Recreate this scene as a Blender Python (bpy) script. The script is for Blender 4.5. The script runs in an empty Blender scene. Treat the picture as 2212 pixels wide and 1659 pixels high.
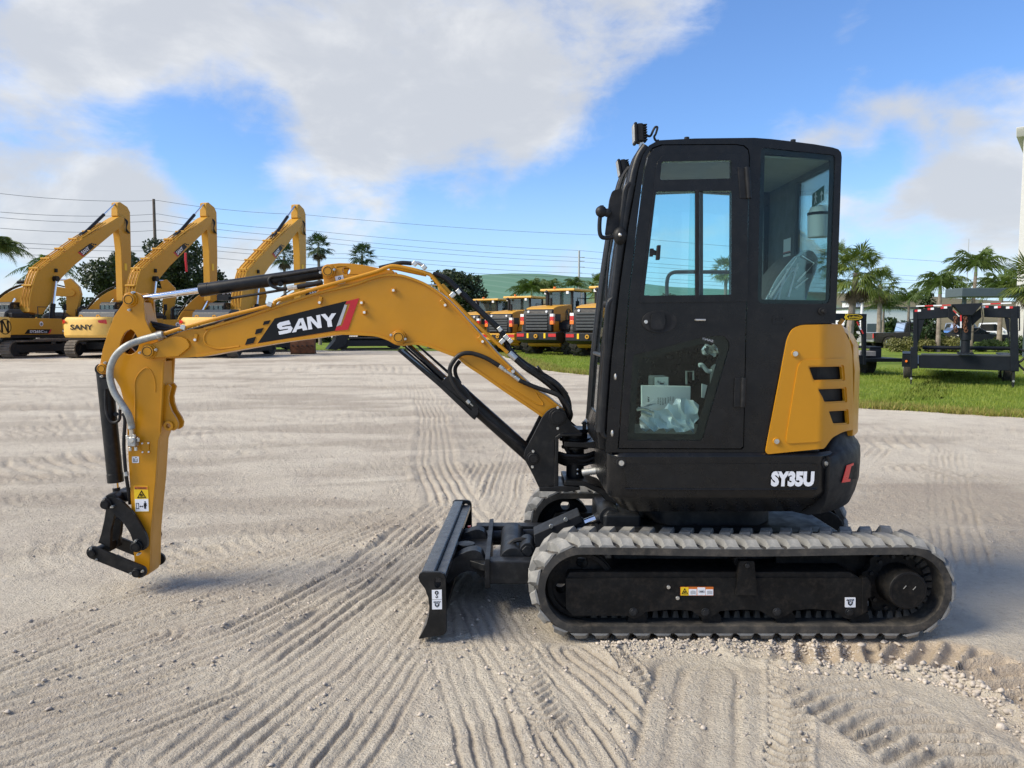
import bpy, bmesh, math, random
import numpy as np
from mathutils import Vector, Matrix
from mathutils.geometry import tessellate_polygon

random.seed(7)
rng = np.random.default_rng(11)
scene = bpy.context.scene
COL = scene.collection

# ------------------------------------------------------------------ camera
CAMH = 1.62
FPX, CX, CY = 1661.2, 1106.0, 829.5          # lens and centre of a 2212 x 1659 frame
TH = math.atan(0.0735)                        # downward pitch
cT, sT = math.cos(TH), math.sin(TH)
cam_d = bpy.data.cameras.new('camera')
cam_d.sensor_fit = 'HORIZONTAL'
cam_d.sensor_width = 36.0
cam_d.lens = 36.0 * FPX / 2212.0
cam_d.clip_start = 0.05
cam_d.clip_end = 6000
cam = bpy.data.objects.new('camera', cam_d)
cam.location = (0, 0, CAMH)
cam.rotation_euler = (math.pi / 2 - TH, 0, 0)
COL.objects.link(cam)
scene.camera = cam

# ------------------------------------------------------------------ light and sky
SUN_EL, SUN_AZ = math.radians(40), math.radians(-104)   # azimuth clockwise from +Y
sd = Vector((math.cos(SUN_EL) * math.sin(SUN_AZ), math.cos(SUN_EL) * math.cos(SUN_AZ), math.sin(SUN_EL)))
sun_d = bpy.data.lights.new('sun', 'SUN')
sun_d.energy = 2.8
sun_d.angle = math.radians(30)
sun_d.color = (1.0, 0.90, 0.72)
sun = bpy.data.objects.new('sun', sun_d)
sun.rotation_euler = (-sd).to_track_quat('-Z', 'Y').to_euler()
sun.location = sd * 50
COL.objects.link(sun)

scene.view_settings.view_transform = 'Standard'
scene.view_settings.look = 'None'
scene.view_settings.gamma = 1.0
scene.view_settings.use_curve_mapping = False
scene.view_settings.exposure = 0.94
try:
    scene.cycles.use_denoising = True
    scene.cycles.max_bounces = 8
    scene.cycles.transparent_max_bounces = 16
    scene.cycles.caustics_reflective = False
    scene.cycles.caustics_refractive = False
    scene.cycles.sample_clamp_indirect = 6
except Exception:
    pass


class NT:
    """small node-tree writer"""
    def __init__(s, tree):
        s.t = tree
    def n(s, typ, **kw):
        nd = s.t.nodes.new(typ)
        for k, v in kw.items():
            if k.startswith('_'):
                setattr(nd, k[1:], v)
        for k, v in kw.items():
            if not k.startswith('_'):
                key = int(k[1:]) if k[0] == 'i' and k[1:].isdigit() else k.replace('__', ' ')
                s.set(nd.inputs[key], v)
        return nd
    def set(s, inp, v):
        if isinstance(v, bpy.types.NodeSocket):
            s.t.links.new(v, inp)
        elif isinstance(v, bpy.types.Node):
            s.t.links.new(v.outputs[0], inp)
        else:
            if isinstance(v, (tuple, list)) and len(v) == 3 and inp.type == 'RGBA':
                v = (*v, 1)
            inp.default_value = v
    def math(s, op, a, b=0.0, c=0.0, clamp=False):
        nd = s.t.nodes.new('ShaderNodeMath'); nd.operation = op; nd.use_clamp = clamp
        s.set(nd.inputs[0], a); s.set(nd.inputs[1], b); s.set(nd.inputs[2], c)
        return nd.outputs[0]
    def vm(s, op, a, b=(0, 0, 0)):
        nd = s.t.nodes.new('ShaderNodeVectorMath'); nd.operation = op
        s.set(nd.inputs[0], a)
        if b is not None: s.set(nd.inputs[1], b)
        return nd
    def mix(s, fac, a, b, blend='MIX'):
        nd = s.t.nodes.new('ShaderNodeMix'); nd.data_type = 'RGBA'; nd.blend_type = blend
        s.set(nd.inputs[0], fac); s.set(nd.inputs[6], a); s.set(nd.inputs[7], b)
        return nd.outputs[2]
    def ramp(s, fac, stops, interp='EASE'):
        nd = s.t.nodes.new('ShaderNodeValToRGB'); cr = nd.color_ramp; cr.interpolation = interp
        while len(cr.elements) < len(stops): cr.elements.new(0.5)
        for e, (p, c) in zip(cr.elements, stops):
            e.position = p; e.color = (*c, 1) if len(c) == 3 else c
        s.set(nd.inputs[0], fac)
        return nd.outputs[0]
    def mapr(s, v, a, b, c=0.0, d=1.0, smooth=True):
        nd = s.t.nodes.new('ShaderNodeMapRange'); nd.interpolation_type = 'SMOOTHSTEP' if smooth else 'LINEAR'
        for i, x in enumerate((v, a, b, c, d)): s.set(nd.inputs[i], x)
        return nd.outputs[0]
    def noise(s, vec, scale, detail=4, rough=0.55, dist=0.0, lac=2.0):
        nd = s.n('ShaderNodeTexNoise', Scale=scale, Detail=detail, Roughness=rough, Distortion=dist, Lacunarity=lac)
        if vec is not None: s.set(nd.inputs['Vector'], vec)
        return nd.outputs[0]


def ray_dir(u, v):
    x = (u - CX) / FPX; up = -(v - CY) / FPX
    d = Vector((x, cT + sT * up, -sT + cT * up)); d.normalize()
    return d


world = bpy.data.worlds.new('World'); scene.world = world; world.use_nodes = True
wt = world.node_tree; wt.nodes.clear(); W = NT(wt)
sky = W.n('ShaderNodeTexSky'); sky.sky_type = 'NISHITA'; sky.sun_disc = False
sky.sun_elevation = SUN_EL; sky.sun_rotation = SUN_AZ
sky.air_density = 1.0; sky.dust_density = 0.6; sky.ozone_density = 2.2; sky.altitude = 10
geo = W.n('ShaderNodeTexCoord'); dirv = geo.outputs['Generated']
nrm = W.vm('NORMALIZE', dirv, None).outputs[0]
sep = W.n('ShaderNodeSeparateXYZ', i0=nrm)
# cloud noise over the dome, a little flattened
cs_ = W.vm('MULTIPLY', nrm, (1.0, 1.0, 1.9)).outputs[0]
big = W.noise(W.vm('ADD', cs_, (2.2, 0.4, 1.1)).outputs[0], 2.3, 2, 0.5, 0.2)
mid = W.noise(W.vm('ADD', cs_, (7.3, 2.1, 4.4)).outputs[0], 6.0, 7, 0.58, 0.35)
fine = W.noise(W.vm('ADD', cs_, (3.1, 9.7, 1.2)).outputs[0], 19.0, 5, 0.6, 0.3)
dens = W.math('MULTIPLY_ADD', W.math('SUBTRACT', big, 0.5), 0.8, 0.46)
dens = W.math('MULTIPLY_ADD', W.math('SUBTRACT', mid, 0.5), 1.35, dens)
dens = W.math('MULTIPLY_ADD', W.math('SUBTRACT', fine, 0.5), 0.5, dens)
# cloud banks and clear gaps of this sky, as broad lobes of direction (u, v, radius, amount)
LOBES = [
    (60, 60, .20, .30), (380, 90, .17, .34), (680, 60, .20, .40), (980, 70, .19, .42), (1240, 120, .14, .36), (1450, 40, .09, .16), (1330, 220, .06, .10),
    (180, 190, .10, .22), (60, 250, .06, .14), (330, 170, .06, .12), (700, 210, .09, .22), (1100, 200, .10, .22),
    (1040, 300, .09, .34), (880, 340, .09, .38), (720, 370, .08, .32), (580, 395, .06, .22), (1180, 320, .06, .20),
    (290, 370, .07, .42), (130, 420, .09, .40), (40, 390, .05, .20), (230, 450, .09, .28), (380, 400, .045, .20), (520, 530, .08, .26), (180, 560, .11, .26), (620, 560, .07, .14),
    (1780, 270, .06, .44), (1860, 245, .06, .40), (1950, 215, .07, .46), (2040, 190, .06, .40), (2120, 160, .07, .46), (2230, 130, .06, .40), (1690, 280, .05, .30), (2080, 350, .06, .48), (2160, 370, .06, .48), (2000, 415, .05, .36), (1890, 420, .05, .34), (2170, 450, .06, .34), (2000, 500, .06, .14), (2180, 540, .05, .12), (1980, 300, .04, -.22), (2100, 260, .04, -.20), (1880, 340, .05, -.22), (1830, 180, .05, -.20), (2000, 120, .05, -.16), (1900, 500, .06, -.12),
    (1900, 60, .06, .18), (1820, 100, .05, .12), (1180, 560, .07, .20), (1230, 530, .05, .12), (980, 560, .05, .10),
    (470, 240, .08, -.24), (330, 275, .07, -.22), (200, 290, .05, -.16), (560, 290, .06, -.20), (640, 300, .05, -.12), (100, 320, .05, -.16), (430, 350, .05, -.16), (480, 430, .06, -.16), (620, 470, .06, -.12), (440, 470, .05, -.10),
    (1560, 230, .12, -.30), (1740, 140, .09, -.30), (1450, 320, .10, -.24), (2080, 40, .09, -.32), (1960, 90, .06, -.16), (2180, 40, .06, -.2), (1900, 340, .05, -.12), (1620, 90, .07, -.18),
    (1060, 450, .10, -.20), (1260, 430, .08, -.20), (880, 470, .07, -.14), (2200, 280, .04, -.14), (1250, 240, .04, -.10),
]
for (u, v, rad, amt) in LOBES:
    d = ray_dir(u, v)
    dot = W.vm('DOT_PRODUCT', nrm, tuple(d)).outputs[1]
    f = W.mapr(dot, math.cos(rad * 1.25), 1.0, 0.0, amt * (0.55 if amt > 0 else 1.15))
    dens = W.math('ADD', dens, f)
mask = W.mapr(dens, 0.27, 0.90)
lift = W.noise(W.vm('ADD', cs_, (1.7, 5.3, 8.47)).outputs[0], 5.0, 6, 0.6, 0.3)
body = W.mapr(W.math('ADD', lift, W.math('MULTIPLY', W.math('ADD', dens, sep.outputs[2]), 0.22)), 0.44, 0.84)
ccol = W.mix(body, (5.5, 5.52, 5.5), (3.7, 3.85, 4.1))
hz = W.mapr(sep.outputs[2], 0.0, 0.22, 0.55, 0.0)
blue = W.mix(1.0, sky.outputs[0], (0.70, 0.90, 1.18), 'MULTIPLY')
skyc = W.mix(hz, blue, (3.7, 5.0, 6.6))
final = W.mix(W.math('MULTIPLY', mask, 0.93), skyc, ccol)
bg = W.n('ShaderNodeBackground', Color=final, Strength=0.092)
out = W.n('ShaderNodeOutputWorld', Surface=bg)


# ------------------------------------------------------------------ helpers: pixels to places
def K(u, v, Y):
    """the point at depth Y that stands at (u, v) of the 2212-wide frame"""
    x = (u - CX) / FPX; up = -(v - CY) / FPX
    t = Y / (cT + sT * up)
    return Vector((x * t, Y, CAMH + (-sT + cT * up) * t))

def KG(u, v, z=0.0):
    x = (u - CX) / FPX; up = -(v - CY) / FPX
    dz = -sT + cT * up
    t = (z - CAMH) / dz
    return Vector((x * t, (cT + sT * up) * t, z))

def KP(u, v, p0, a):
    """point of the vertical plane through p0 with heading a (clockwise from +Y): returns (s, z)"""
    d = ray_dir(u, v)
    n = Vector((math.cos(a), -math.sin(a), 0))
    t = n.dot(Vector((p0[0], p0[1], 0))) / n.dot(Vector((d.x, d.y, 0)))
    q = Vector((d.x * t, d.y * t, CAMH + d.z * t))
    return ((q.x - p0[0]) * math.sin(a) + (q.y - p0[1]) * math.cos(a), q.z)

CROPS = {'A': (0, 700, 2.2114), 'B': (600, 750, 2.212), 'C': (300, 1000, 2.212), 'D': (300, 1600, 2.212), 'E': (1100, 980, 2.212),
         'F': (1700, 1000, 2.765), 'G': (1600, 1350, 2.37), 'H': (1550, 1850, 2.2116), 'I': (2300, 440, 2.0733), 'J': (2850, 500, 2.2418),
         'K': (2300, 1150, 2.37), 'L': (2850, 1200, 1.8433), 'M': (2000, 2000, 2.212), 'N': (2900, 2000, 2.212), 'O': (3250, 850, 2.3696),
         'P': (3300, 1350, 3.0219), 'Q': (0, 1250, 2.212), 'k': (0, 0, 4032 / 2212 * 0 + 0.54861)}
def cv(c, pts):
    x0, y0, s = CROPS[c]
    if c == 'k': return [tuple(p) for p in pts]
    return [((x0 + x / s) * 0.548611, (y0 + y / s) * 0.548611) for x, y in pts]
def cp(c, x, y): return cv(c, [(x, y)])[0]
def XZ(pts, Y): return [(K(u, v, Y).x, K(u, v, Y).z) for u, v in pts]
def PR(c, pts, Y): return XZ(cv(c, pts), Y)
def PT(c, x, y, Y): return K(*cp(c, x, y), Y)


# ------------------------------------------------------------------ helpers: meshes
class MB:
    def __init__(s):
        s.v = []; s.f = []
    def add(s, vs, fs):
        o = len(s.v)
        s.v += [tuple(p) for p in vs]
        s.f += [tuple(i + o for i in f) for f in fs]
        return s
    def box(s, c, size, M=None):
        hx, hy, hz = [a / 2 for a in size]
        vs = [Vector((sx * hx, sy * hy, sz * hz)) for sx in (-1, 1) for sy in (-1, 1) for sz in (-1, 1)]
        if M is not None: vs = [M @ p for p in vs]
        vs = [p + Vector(c) for p in vs]
        return s.add(vs, [(0, 1, 3, 2), (4, 6, 7, 5), (0, 4, 5, 1), (2, 3, 7, 6), (0, 2, 6, 4), (1, 5, 7, 3)])
    def bx(s, x0, x1, y0, y1, z0, z1):
        return s.box(((x0 + x1) / 2, (y0 + y1) / 2, (z0 + z1) / 2), (abs(x1 - x0), abs(y1 - y0), abs(z1 - z0)))
    def prism(s, outer, y0, y1, holes=(), f=None):
        """outline in (x, z) pushed from y0 to y1; f maps (x, y, z) if given"""
        def ccw(l, want):
            a = sum(l[i][0] * l[(i + 1) % len(l)][1] - l[(i + 1) % len(l)][0] * l[i][1] for i in range(len(l)))
            return list(l) if (a > 0) == want else list(l)[::-1]
        loops = [ccw(outer, True)] + [ccw(h, False) for h in holes]
        flat = [p for l in loops for p in l]
        if len(loops) == 1 and len(outer) <= 4:
            tris = [tuple(range(len(flat)))]
        else:
            tris = []
            for t in tessellate_polygon([[Vector((p[0], p[1], 0)) for p in l] for l in loops]):
                a, b, c = (flat[i] for i in t)
                ar = (b[0] - a[0]) * (c[1] - a[1]) - (c[0] - a[0]) * (b[1] - a[1])
                if abs(ar) > 1e-12: tris.append(tuple(t) if ar > 0 else tuple(t)[::-1])
        n = len(flat)
        ya, yb = min(y0, y1), max(y0, y1)
        vs = [(p[0], ya, p[1]) for p in flat] + [(p[0], yb, p[1]) for p in flat]
        fs = [t for t in tris] + [tuple(i + n for i in t[::-1]) for t in tris]
        o = 0
        for l in loops:
            m = len(l)
            for i in range(m):
                j = (i + 1) % m
                fs.append((o + j, o + i, o + i + n, o + j + n))
            o += m
        if f: vs = [f(*p) for p in vs]
        return s.add(vs, fs)
    def cyl(s, p0, p1, r0, r1=None, n=16, cap=True):
        r1 = r0 if r1 is None else r1
        p0, p1 = Vector(p0), Vector(p1)
        d = (p1 - p0).normalized()
        a = d.orthogonal().normalized(); b = d.cross(a)
        vs = []
        for p, r in ((p0, r0), (p1, r1)):
            for i in range(n):
                t = 2 * math.pi * i / n
                vs.append(p + a * (r * math.cos(t)) + b * (r * math.sin(t)))
        fs = [(i, (i + 1) % n, n + (i + 1) % n, n + i) for i in range(n)]
        if cap: fs += [tuple(range(n))[::-1], tuple(range(n, 2 * n))]
        return s.add(vs, fs)
    def ring(s, p0, p1, ro, ri, n=20):
        p0, p1 = Vector(p0), Vector(p1)
        d = (p1 - p0).normalized(); a = d.orthogonal().normalized(); b = d.cross(a)
        vs = []
        for p, r in ((p0, ro), (p1, ro), (p1, ri), (p0, ri)):
            for i in range(n):
                t = 2 * math.pi * i / n
                vs.append(p + a * (r * math.cos(t)) + b * (r * math.sin(t)))
        fs = []
        for k in range(4):
            m = (k + 1) % 4
            fs += [(k * n + i, k * n + (i + 1) % n, m * n + (i + 1) % n, m * n + i) for i in range(n)]
        return s.add(vs, fs)
    def tube(s, path, r, n=8, cap=True, flat=1.0):
        P = [Vector(p) for p in path]
        R = r if isinstance(r, (list, tuple)) else [r] * len(P)
        up = None; rings = []
        for i, p in enumerate(P):
            d = (P[min(i + 1, len(P) - 1)] - P[max(i - 1, 0)])
            if d.length < 1e-9: d = Vector((0, 0, 1))
            d.normalize()
            if up is None: up = d.orthogonal().normalized()
            up = (up - d * up.dot(d))
            up = up.normalized() if up.length > 1e-6 else d.orthogonal().normalized()
            b = d.cross(up)
            rings.append([p + up * (R[i] * math.cos(2 * math.pi * k / n)) + b * (R[i] * math.sin(2 * math.pi * k / n)) for k in range(n)])
        vs = [q for rg in rings for q in rg]
        fs = []
        for i in range(len(P) - 1):
            for k in range(n):
                fs.append((i * n + k, i * n + (k + 1) % n, (i + 1) * n + (k + 1) % n, (i + 1) * n + k))
        if cap:
            fs.append(tuple(range(n))[::-1]); m = (len(P) - 1) * n
            fs.append(tuple(range(m, m + n)))
        return s.add(vs, fs)
    def ball(s, c, r, n=10, m=7, sq=(1, 1, 1)):
        vs = [(c[0], c[1], c[2] + r * sq[2])]
        for j in range(1, m):
            ph = math.pi * j / m
            for i in range(n):
                t = 2 * math.pi * i / n
                vs.append((c[0] + r * sq[0] * math.sin(ph) * math.cos(t), c[1] + r * sq[1] * math.sin(ph) * math.sin(t), c[2] + r * sq[2] * math.cos(ph)))
        vs.append((c[0], c[1], c[2] - r * sq[2]))
        fs = [(0, 1 + i, 1 + (i + 1) % n) for i in range(n)]
        for j in range(m - 2):
            for i in range(n):
                a = 1 + j * n; fs.append((a + i, a + n + i, a + n + (i + 1) % n, a + (i + 1) % n))
        L = len(vs) - 1; a = 1 + (m - 2) * n
        fs += [(a + (i + 1) % n, a + i, L) for i in range(n)]
        return s.add(vs, fs)
    def loft(s, rings, close=True, cap=True):
        n = len(rings[0]); vs = [q for r in rings for q in r]; fs = []
        for i in range(len(rings) - 1):
            for k in range(n if close else n - 1):
                fs.append((i * n + k, i * n + (k + 1) % n, (i + 1) * n + (k + 1) % n, (i + 1) * n + k))
        if cap and close:
            fs.append(tuple(range(n))[::-1]); m = (len(rings) - 1) * n; fs.append(tuple(range(m, m + n)))
        return s.add(vs, fs)
    def xf(s, M):
        s.v = [tuple(M @ Vector(p)) for p in s.v]; return s
    def mesh(s, name, mat=None, smooth=35):
        me = bpy.data.meshes.new(name)
        me.from_pydata(s.v, [], s.f)
        me.validate(clean_customdata=False)
        bm = bmesh.new(); bm.from_mesh(me)
        bmesh.ops.recalc_face_normals(bm, faces=bm.faces)
        bm.to_mesh(me); bm.free()
        if mat is not None: me.materials.append(mat)
        if smooth:
            me.polygons.foreach_set('use_smooth', [True] * len(me.polygons))
            me.set_sharp_from_angle(angle=math.radians(smooth))
        return me
    def build(s, name, mat, parent=None, bevel=0.0, smooth=35, seg=2, label=None):
        me = s.mesh(name, mat, smooth)
        return place(name, me, parent, bevel, seg, label)


def place(name, me, parent=None, bevel=0.0, seg=2, label=None):
    o = bpy.data.objects.new(name, me)
    COL.objects.link(o)
    if parent is not None: adopt(o, parent)
    if bevel:
        m = o.modifiers.new('edge', 'BEVEL'); m.width = bevel; m.segments = seg; m.limit_method = 'ANGLE'
        m.angle_limit = math.radians(32); m.harden_normals = True
    if label: o['label'] = label
    return o

def adopt(o, parent):
    o.parent = parent
    if parent.parent is None and parent.type == 'EMPTY':
        o.matrix_parent_inverse = parent.matrix_basis.inverted() if parent.get('_place') else Matrix.Identity(4)

def thing(name, label, cat, loc=(0, 0, 0), group=None, inworld=True):
    """an Empty at the base of a thing; inworld: parts are modelled in world coordinates"""
    o = bpy.data.objects.new(name, None); COL.objects.link(o)
    o.location = loc; o.empty_display_size = 0.2
    o['label'] = label; o['category'] = cat
    if group: o['group'] = group
    if inworld: o['_place'] = 1
    return o

def tag(o, label, cat, group=None, kind=None):
    if label: o['label'] = label
    if cat: o['category'] = cat
    if group: o['group'] = group
    if kind: o['kind'] = kind
    return o

def copy_tree(o, parent=None):
    c = o.copy(); COL.objects.link(c)
    if parent is not None: c.parent = parent
    for ch in list(o.children):
        copy_tree(ch, c)
    return c

def spline(pts, n=8):
    """Catmull-Rom through the points"""
    P = [Vector(p) for p in pts]
    P = [P[0] * 2 - P[1]] + P + [P[-1] * 2 - P[-2]]
    o = []
    for i in range(1, len(P) - 2):
        a, b, c, d = P[i - 1:i + 3]
        for k in range(n):
            t = k / n
            o.append(0.5 * ((2 * b) + (c - a) * t + (2 * a - 5 * b + 4 * c - d) * t * t + (3 * b - a - 3 * c + d) * t ** 3))
    o.append(P[-2])
    return o
def spline2(pts, n=6): return [(p.x, p.y) for p in spline([(a, b, 0) for a, b in pts], n)]

def rrect(x0, z0, x1, z1, r, n=4):
    o = []
    for cx, cz, a0 in ((x1 - r, z1 - r, 0), (x0 + r, z1 - r, 90), (x0 + r, z0 + r, 180), (x1 - r, z0 + r, 270)):
        for k in range(n + 1):
            a = math.radians(a0 + 90 * k / n); o.append((cx + r * math.cos(a), cz + r * math.sin(a)))
    return o
def rpoly(pts, r, n=4):
    """polygon with rounded corners"""
    o = []; m = len(pts)
    for i in range(m):
        a, b, c = Vector(pts[i - 1]), Vector(pts[i]), Vector(pts[(i + 1) % m])
        rr = r[i] if isinstance(r, (list, tuple)) else r
        d1, d2 = (a - b), (c - b)
        k = min(rr, d1.length * .45, d2.length * .45)
        if k < 1e-5: o.append(tuple(b)); continue
        p, q = b + d1.normalized() * k, b + d2.normalized() * k
        for j in range(n + 1):
            t = j / n; w = (p * (1 - t) + b * t) * (1 - t) + (b * (1 - t) + q * t) * t
            o.append((w.x, w.y))
    return o
def circ(c, r, n=20): return [(c[0] + r * math.cos(2 * math.pi * i / n), c[1] + r * math.sin(2 * math.pi * i / n)) for i in range(n)]
def capsule(a, b, r, n=8):
    a, b = Vector(a), Vector(b); d = (b - a).normalized(); t0 = math.atan2(d.y, d.x); o = []
    for c, s in ((b, -90), (a, 90)):
        for k in range(n + 1):
            t = t0 + math.radians(s + 180 * k / n); o.append((c.x + r * math.cos(t), c.y + r * math.sin(t)))
    return o

_txt = {}
def text2d(s, bold=0.0):
    """triangles of a word in its own plane, width and height set to 1"""
    key = (s, bold)
    if key not in _txt:
        cu = bpy.data.curves.new('lettering', 'FONT'); cu.body = s; cu.size = 1; cu.offset = bold; cu.resolution_u = 3
        ob = bpy.data.objects.new('lettering', cu)
        me = bpy.data.meshes.new_from_object(ob)
        vs = np.array([v.co[:] for v in me.vertices]); fs = [tuple(p.vertices) for p in me.polygons]
        mn, mx = vs.min(0), vs.max(0)
        vs = (vs - mn) / np.maximum(mx - mn, 1e-6)
        bpy.data.objects.remove(ob); bpy.data.curves.remove(cu); bpy.data.meshes.remove(me)
        _txt[key] = (vs[:, :2], fs)
    return _txt[key]
def lettering(name, s, mat, parent, f, bold=0.0, shear=0.0):
    """f(a, b) gives the place of the word's point at a of its width, b of its height"""
    vs, fs = text2d(s, bold)
    m = MB().add([f(a + shear * b, b) for a, b in vs], fs)
    me = m.mesh(name, mat, 0)
    return place(name, me, parent)

# ------------------------------------------------------------------ materials
MAT = {}
def newmat(name):
    m = bpy.data.materials.new(name); m.use_nodes = True
    m.node_tree.nodes.clear()
    return m, NT(m.node_tree)
def finish(m, t, bsdf):
    t.n('ShaderNodeOutputMaterial', Surface=bsdf)
    MAT[m.name] = m
    return m
def paint(name, col, rough=0.4, metal=0.0, dust=0.0, dustcol=(0.36, 0.32, 0.27), var=0.08, spec=0.5, coat=0.0, bump=0.0, scale=6.0, bscale=180):
    m, t = newmat(name)
    co = t.n('ShaderNodeTexCoord').outputs['Object']
    n1 = t.noise(co, scale, 5, 0.6)
    c = t.mix(t.mapr(n1, 0.3, 0.7), tuple(x * (1 - var) for x in col), tuple(min(1, x * (1 + var)) for x in col))
    r = t.mapr(t.noise(co, scale * 2.3, 4, 0.6), 0.3, 0.7, rough * 0.85, min(1, rough * 1.2))
    if dust:
        g = t.n('ShaderNodeNewGeometry')
        n2 = t.noise(co, scale * 3.1, 6, 0.7)
        f = t.mapr(n2, 0.42, 0.78, 0.0, dust)
        c = t.mix(f, c, dustcol)
        r = t.math('ADD', r, t.math('MULTIPLY', f, 0.3), clamp=True)
    kw = {}
    b = t.n('ShaderNodeBsdfPrincipled', Base__Color=c, Roughness=r, Metallic=metal)
    b.inputs['Specular IOR Level'].default_value = spec
    if coat:
        b.inputs['Coat Weight'].default_value = coat; b.inputs['Coat Roughness'].default_value = 0.12
    if bump:
        bn = t.n('ShaderNodeBump', Strength=1.0, Distance=bump, Height=t.noise(co, bscale, 3, 0.6))
        t.set(b.inputs['Normal'], bn.outputs[0])
    return finish(m, t, b)

YEL = (0.54, 0.24, 0.009)
paint('yellow_paint', YEL, 0.33, var=0.04, dust=0.02, coat=0.12, spec=0.3)
paint('yellow_panel', (0.54, 0.24, 0.009), 0.36, var=0.03, dust=0.0, coat=0.1, spec=0.3, bump=0.0003, bscale=240)
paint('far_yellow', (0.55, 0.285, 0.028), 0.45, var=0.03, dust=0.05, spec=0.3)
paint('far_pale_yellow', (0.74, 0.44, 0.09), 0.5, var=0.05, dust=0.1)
paint('black_paint', (0.0085, 0.009, 0.010), 0.38, var=0.2, dust=0.05, spec=0.28)
paint('black_cab', (0.0065, 0.007, 0.008), 0.28, var=0.15, dust=0.02, spec=0.3, bump=0.0002, bscale=300)
paint('black_plastic', (0.012, 0.0125, 0.0135), 0.55, var=0.15, dust=0.05, bump=0.0004, bscale=400, spec=0.25)
paint('black_frame', (0.0085, 0.0085, 0.0085), 0.55, var=0.3, dust=0.14, dustcol=(0.14, 0.11, 0.085), bump=0.0006, bscale=120, scale=9, spec=0.15)
paint('black_steel', (0.010, 0.0115, 0.014), 0.42, var=0.2, dust=0.12, dustcol=(0.22, 0.21, 0.20), spec=0.3)
paint('blade_steel', (0.022, 0.026, 0.034), 0.27, var=0.3, spec=0.6, dust=0.25, dustcol=(0.16, 0.17, 0.19), scale=9)
paint('hose_black', (0.011, 0.011, 0.012), 0.5, var=0.2, dust=0.06, spec=0.3)
paint('rubber', (0.20, 0.197, 0.187), 0.85, var=0.25, dust=0.85, dustcol=(0.42, 0.40, 0.36), scale=5, bump=0.0015, bscale=70, spec=0.2)
paint('rubber_belt', (0.045, 0.043, 0.040), 0.8, var=0.3, dust=0.65, dustcol=(0.17, 0.145, 0.115), scale=4, bump=0.001, bscale=80, spec=0.2)
paint('tyre_rubber', (0.030, 0.029, 0.028), 0.85, var=0.3, dust=0.5, dustcol=(0.16, 0.13, 0.10), scale=4)
paint('chrome', (0.78, 0.78, 0.80), 0.12, 1.0, var=0.03)
paint('zinc', (0.62, 0.61, 0.57), 0.35, 0.9, var=0.12, scale=20)
paint('zinc_dull', (0.45, 0.45, 0.43), 0.5, 0.7, var=0.2, scale=20, bump=0.0008, bscale=160)
paint('hose_sleeve', (0.34, 0.35, 0.33), 0.5, 0.35, var=0.15, scale=30, bump=0.0012, bscale=300)
paint('white_cap', (0.80, 0.80, 0.78), 0.4)
paint('white_print', (0.80, 0.81, 0.84), 0.45, var=0.02)
paint('grey_print', (0.45, 0.46, 0.48), 0.45, var=0.02)
paint('black_print', (0.010, 0.010, 0.011), 0.4, var=0.05, spec=0.2)
paint('red_print', (0.50, 0.012, 0.020), 0.4, var=0.03)
paint('red_reflector', (0.78, 0.03, 0.03), 0.3, var=0.05)
paint('orange_print', (0.62, 0.16, 0.02), 0.45, var=0.02)
paint('yellow_print', (0.85, 0.55, 0.01), 0.45, var=0.02)
paint('dark_brown', (0.05, 0.03, 0.02), 0.6)
paint('lining', (0.34, 0.35, 0.32), 0.85, var=0.04)
paint('lining_dark', (0.085, 0.09, 0.09), 0.8, var=0.06)
paint('seat_cloth', (0.07, 0.07, 0.072), 0.85, var=0.15, scale=20)
paint('plastic_film', (0.80, 0.82, 0.82), 0.2, var=0.1, spec=0.8)
paint('bottle_plastic', (0.72, 0.75, 0.74), 0.45, var=0.03)
paint('paper', (0.78, 0.79, 0.76), 0.7, var=0.02)
paint('sign_green', (0.01, 0.09, 0.05), 0.5)
paint('green_print', (0.02, 0.22, 0.10), 0.5)
paint('rust', (0.13, 0.05, 0.022), 0.8, var=0.35, dust=0.4, dustcol=(0.06, 0.03, 0.02), scale=3)
paint('dark_grey_paint', (0.013, 0.014, 0.016), 0.5, var=0.12, dust=0.08, dustcol=(0.12, 0.11, 0.10), spec=0.3)
paint('mid_grey_paint', (0.042, 0.048, 0.052), 0.5, var=0.1, dust=0.1, dustcol=(0.16, 0.16, 0.15))
paint('trailer_black', (0.007, 0.009, 0.013), 0.45, var=0.2, dust=0.06, dustcol=(0.06, 0.07, 0.08), scale=3, spec=0.25)
paint('trailer_deck', (0.30, 0.27, 0.24), 0.8, var=0.2, dust=0.3)
paint('canopy_grey', (0.075, 0.10, 0.115), 0.55, var=0.05)
paint('building_white', (0.62, 0.61, 0.58), 0.75, var=0.05)
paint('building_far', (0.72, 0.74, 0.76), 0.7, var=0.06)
paint('car_white', (0.80, 0.81, 0.82), 0.25, coat=0.6)
paint('car_black', (0.008, 0.008, 0.010), 0.2, coat=0.8)
paint('car_grey', (0.16, 0.18, 0.20), 0.3, coat=0.6)
paint('alloy', (0.65, 0.66, 0.67), 0.3, 0.8)
paint('lamp_red', (0.55, 0.015, 0.012), 0.25, coat=0.6)
paint('lamp_orange', (0.90, 0.20, 0.015), 0.25, coat=0.6)
paint('lamp_white', (0.82, 0.83, 0.84), 0.25, coat=0.6)
paint('pole_wood', (0.13, 0.10, 0.08), 0.85, var=0.25, scale=2)
paint('pole_steel', (0.42, 0.43, 0.43), 0.55, 0.3, var=0.05)
paint('wire', (0.16, 0.17, 0.19), 0.6)
paint('bark', (0.16, 0.125, 0.095), 0.9, var=0.3, dust=0.5, dustcol=(0.24, 0.21, 0.18), scale=3, bump=0.01, bscale=14)
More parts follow.
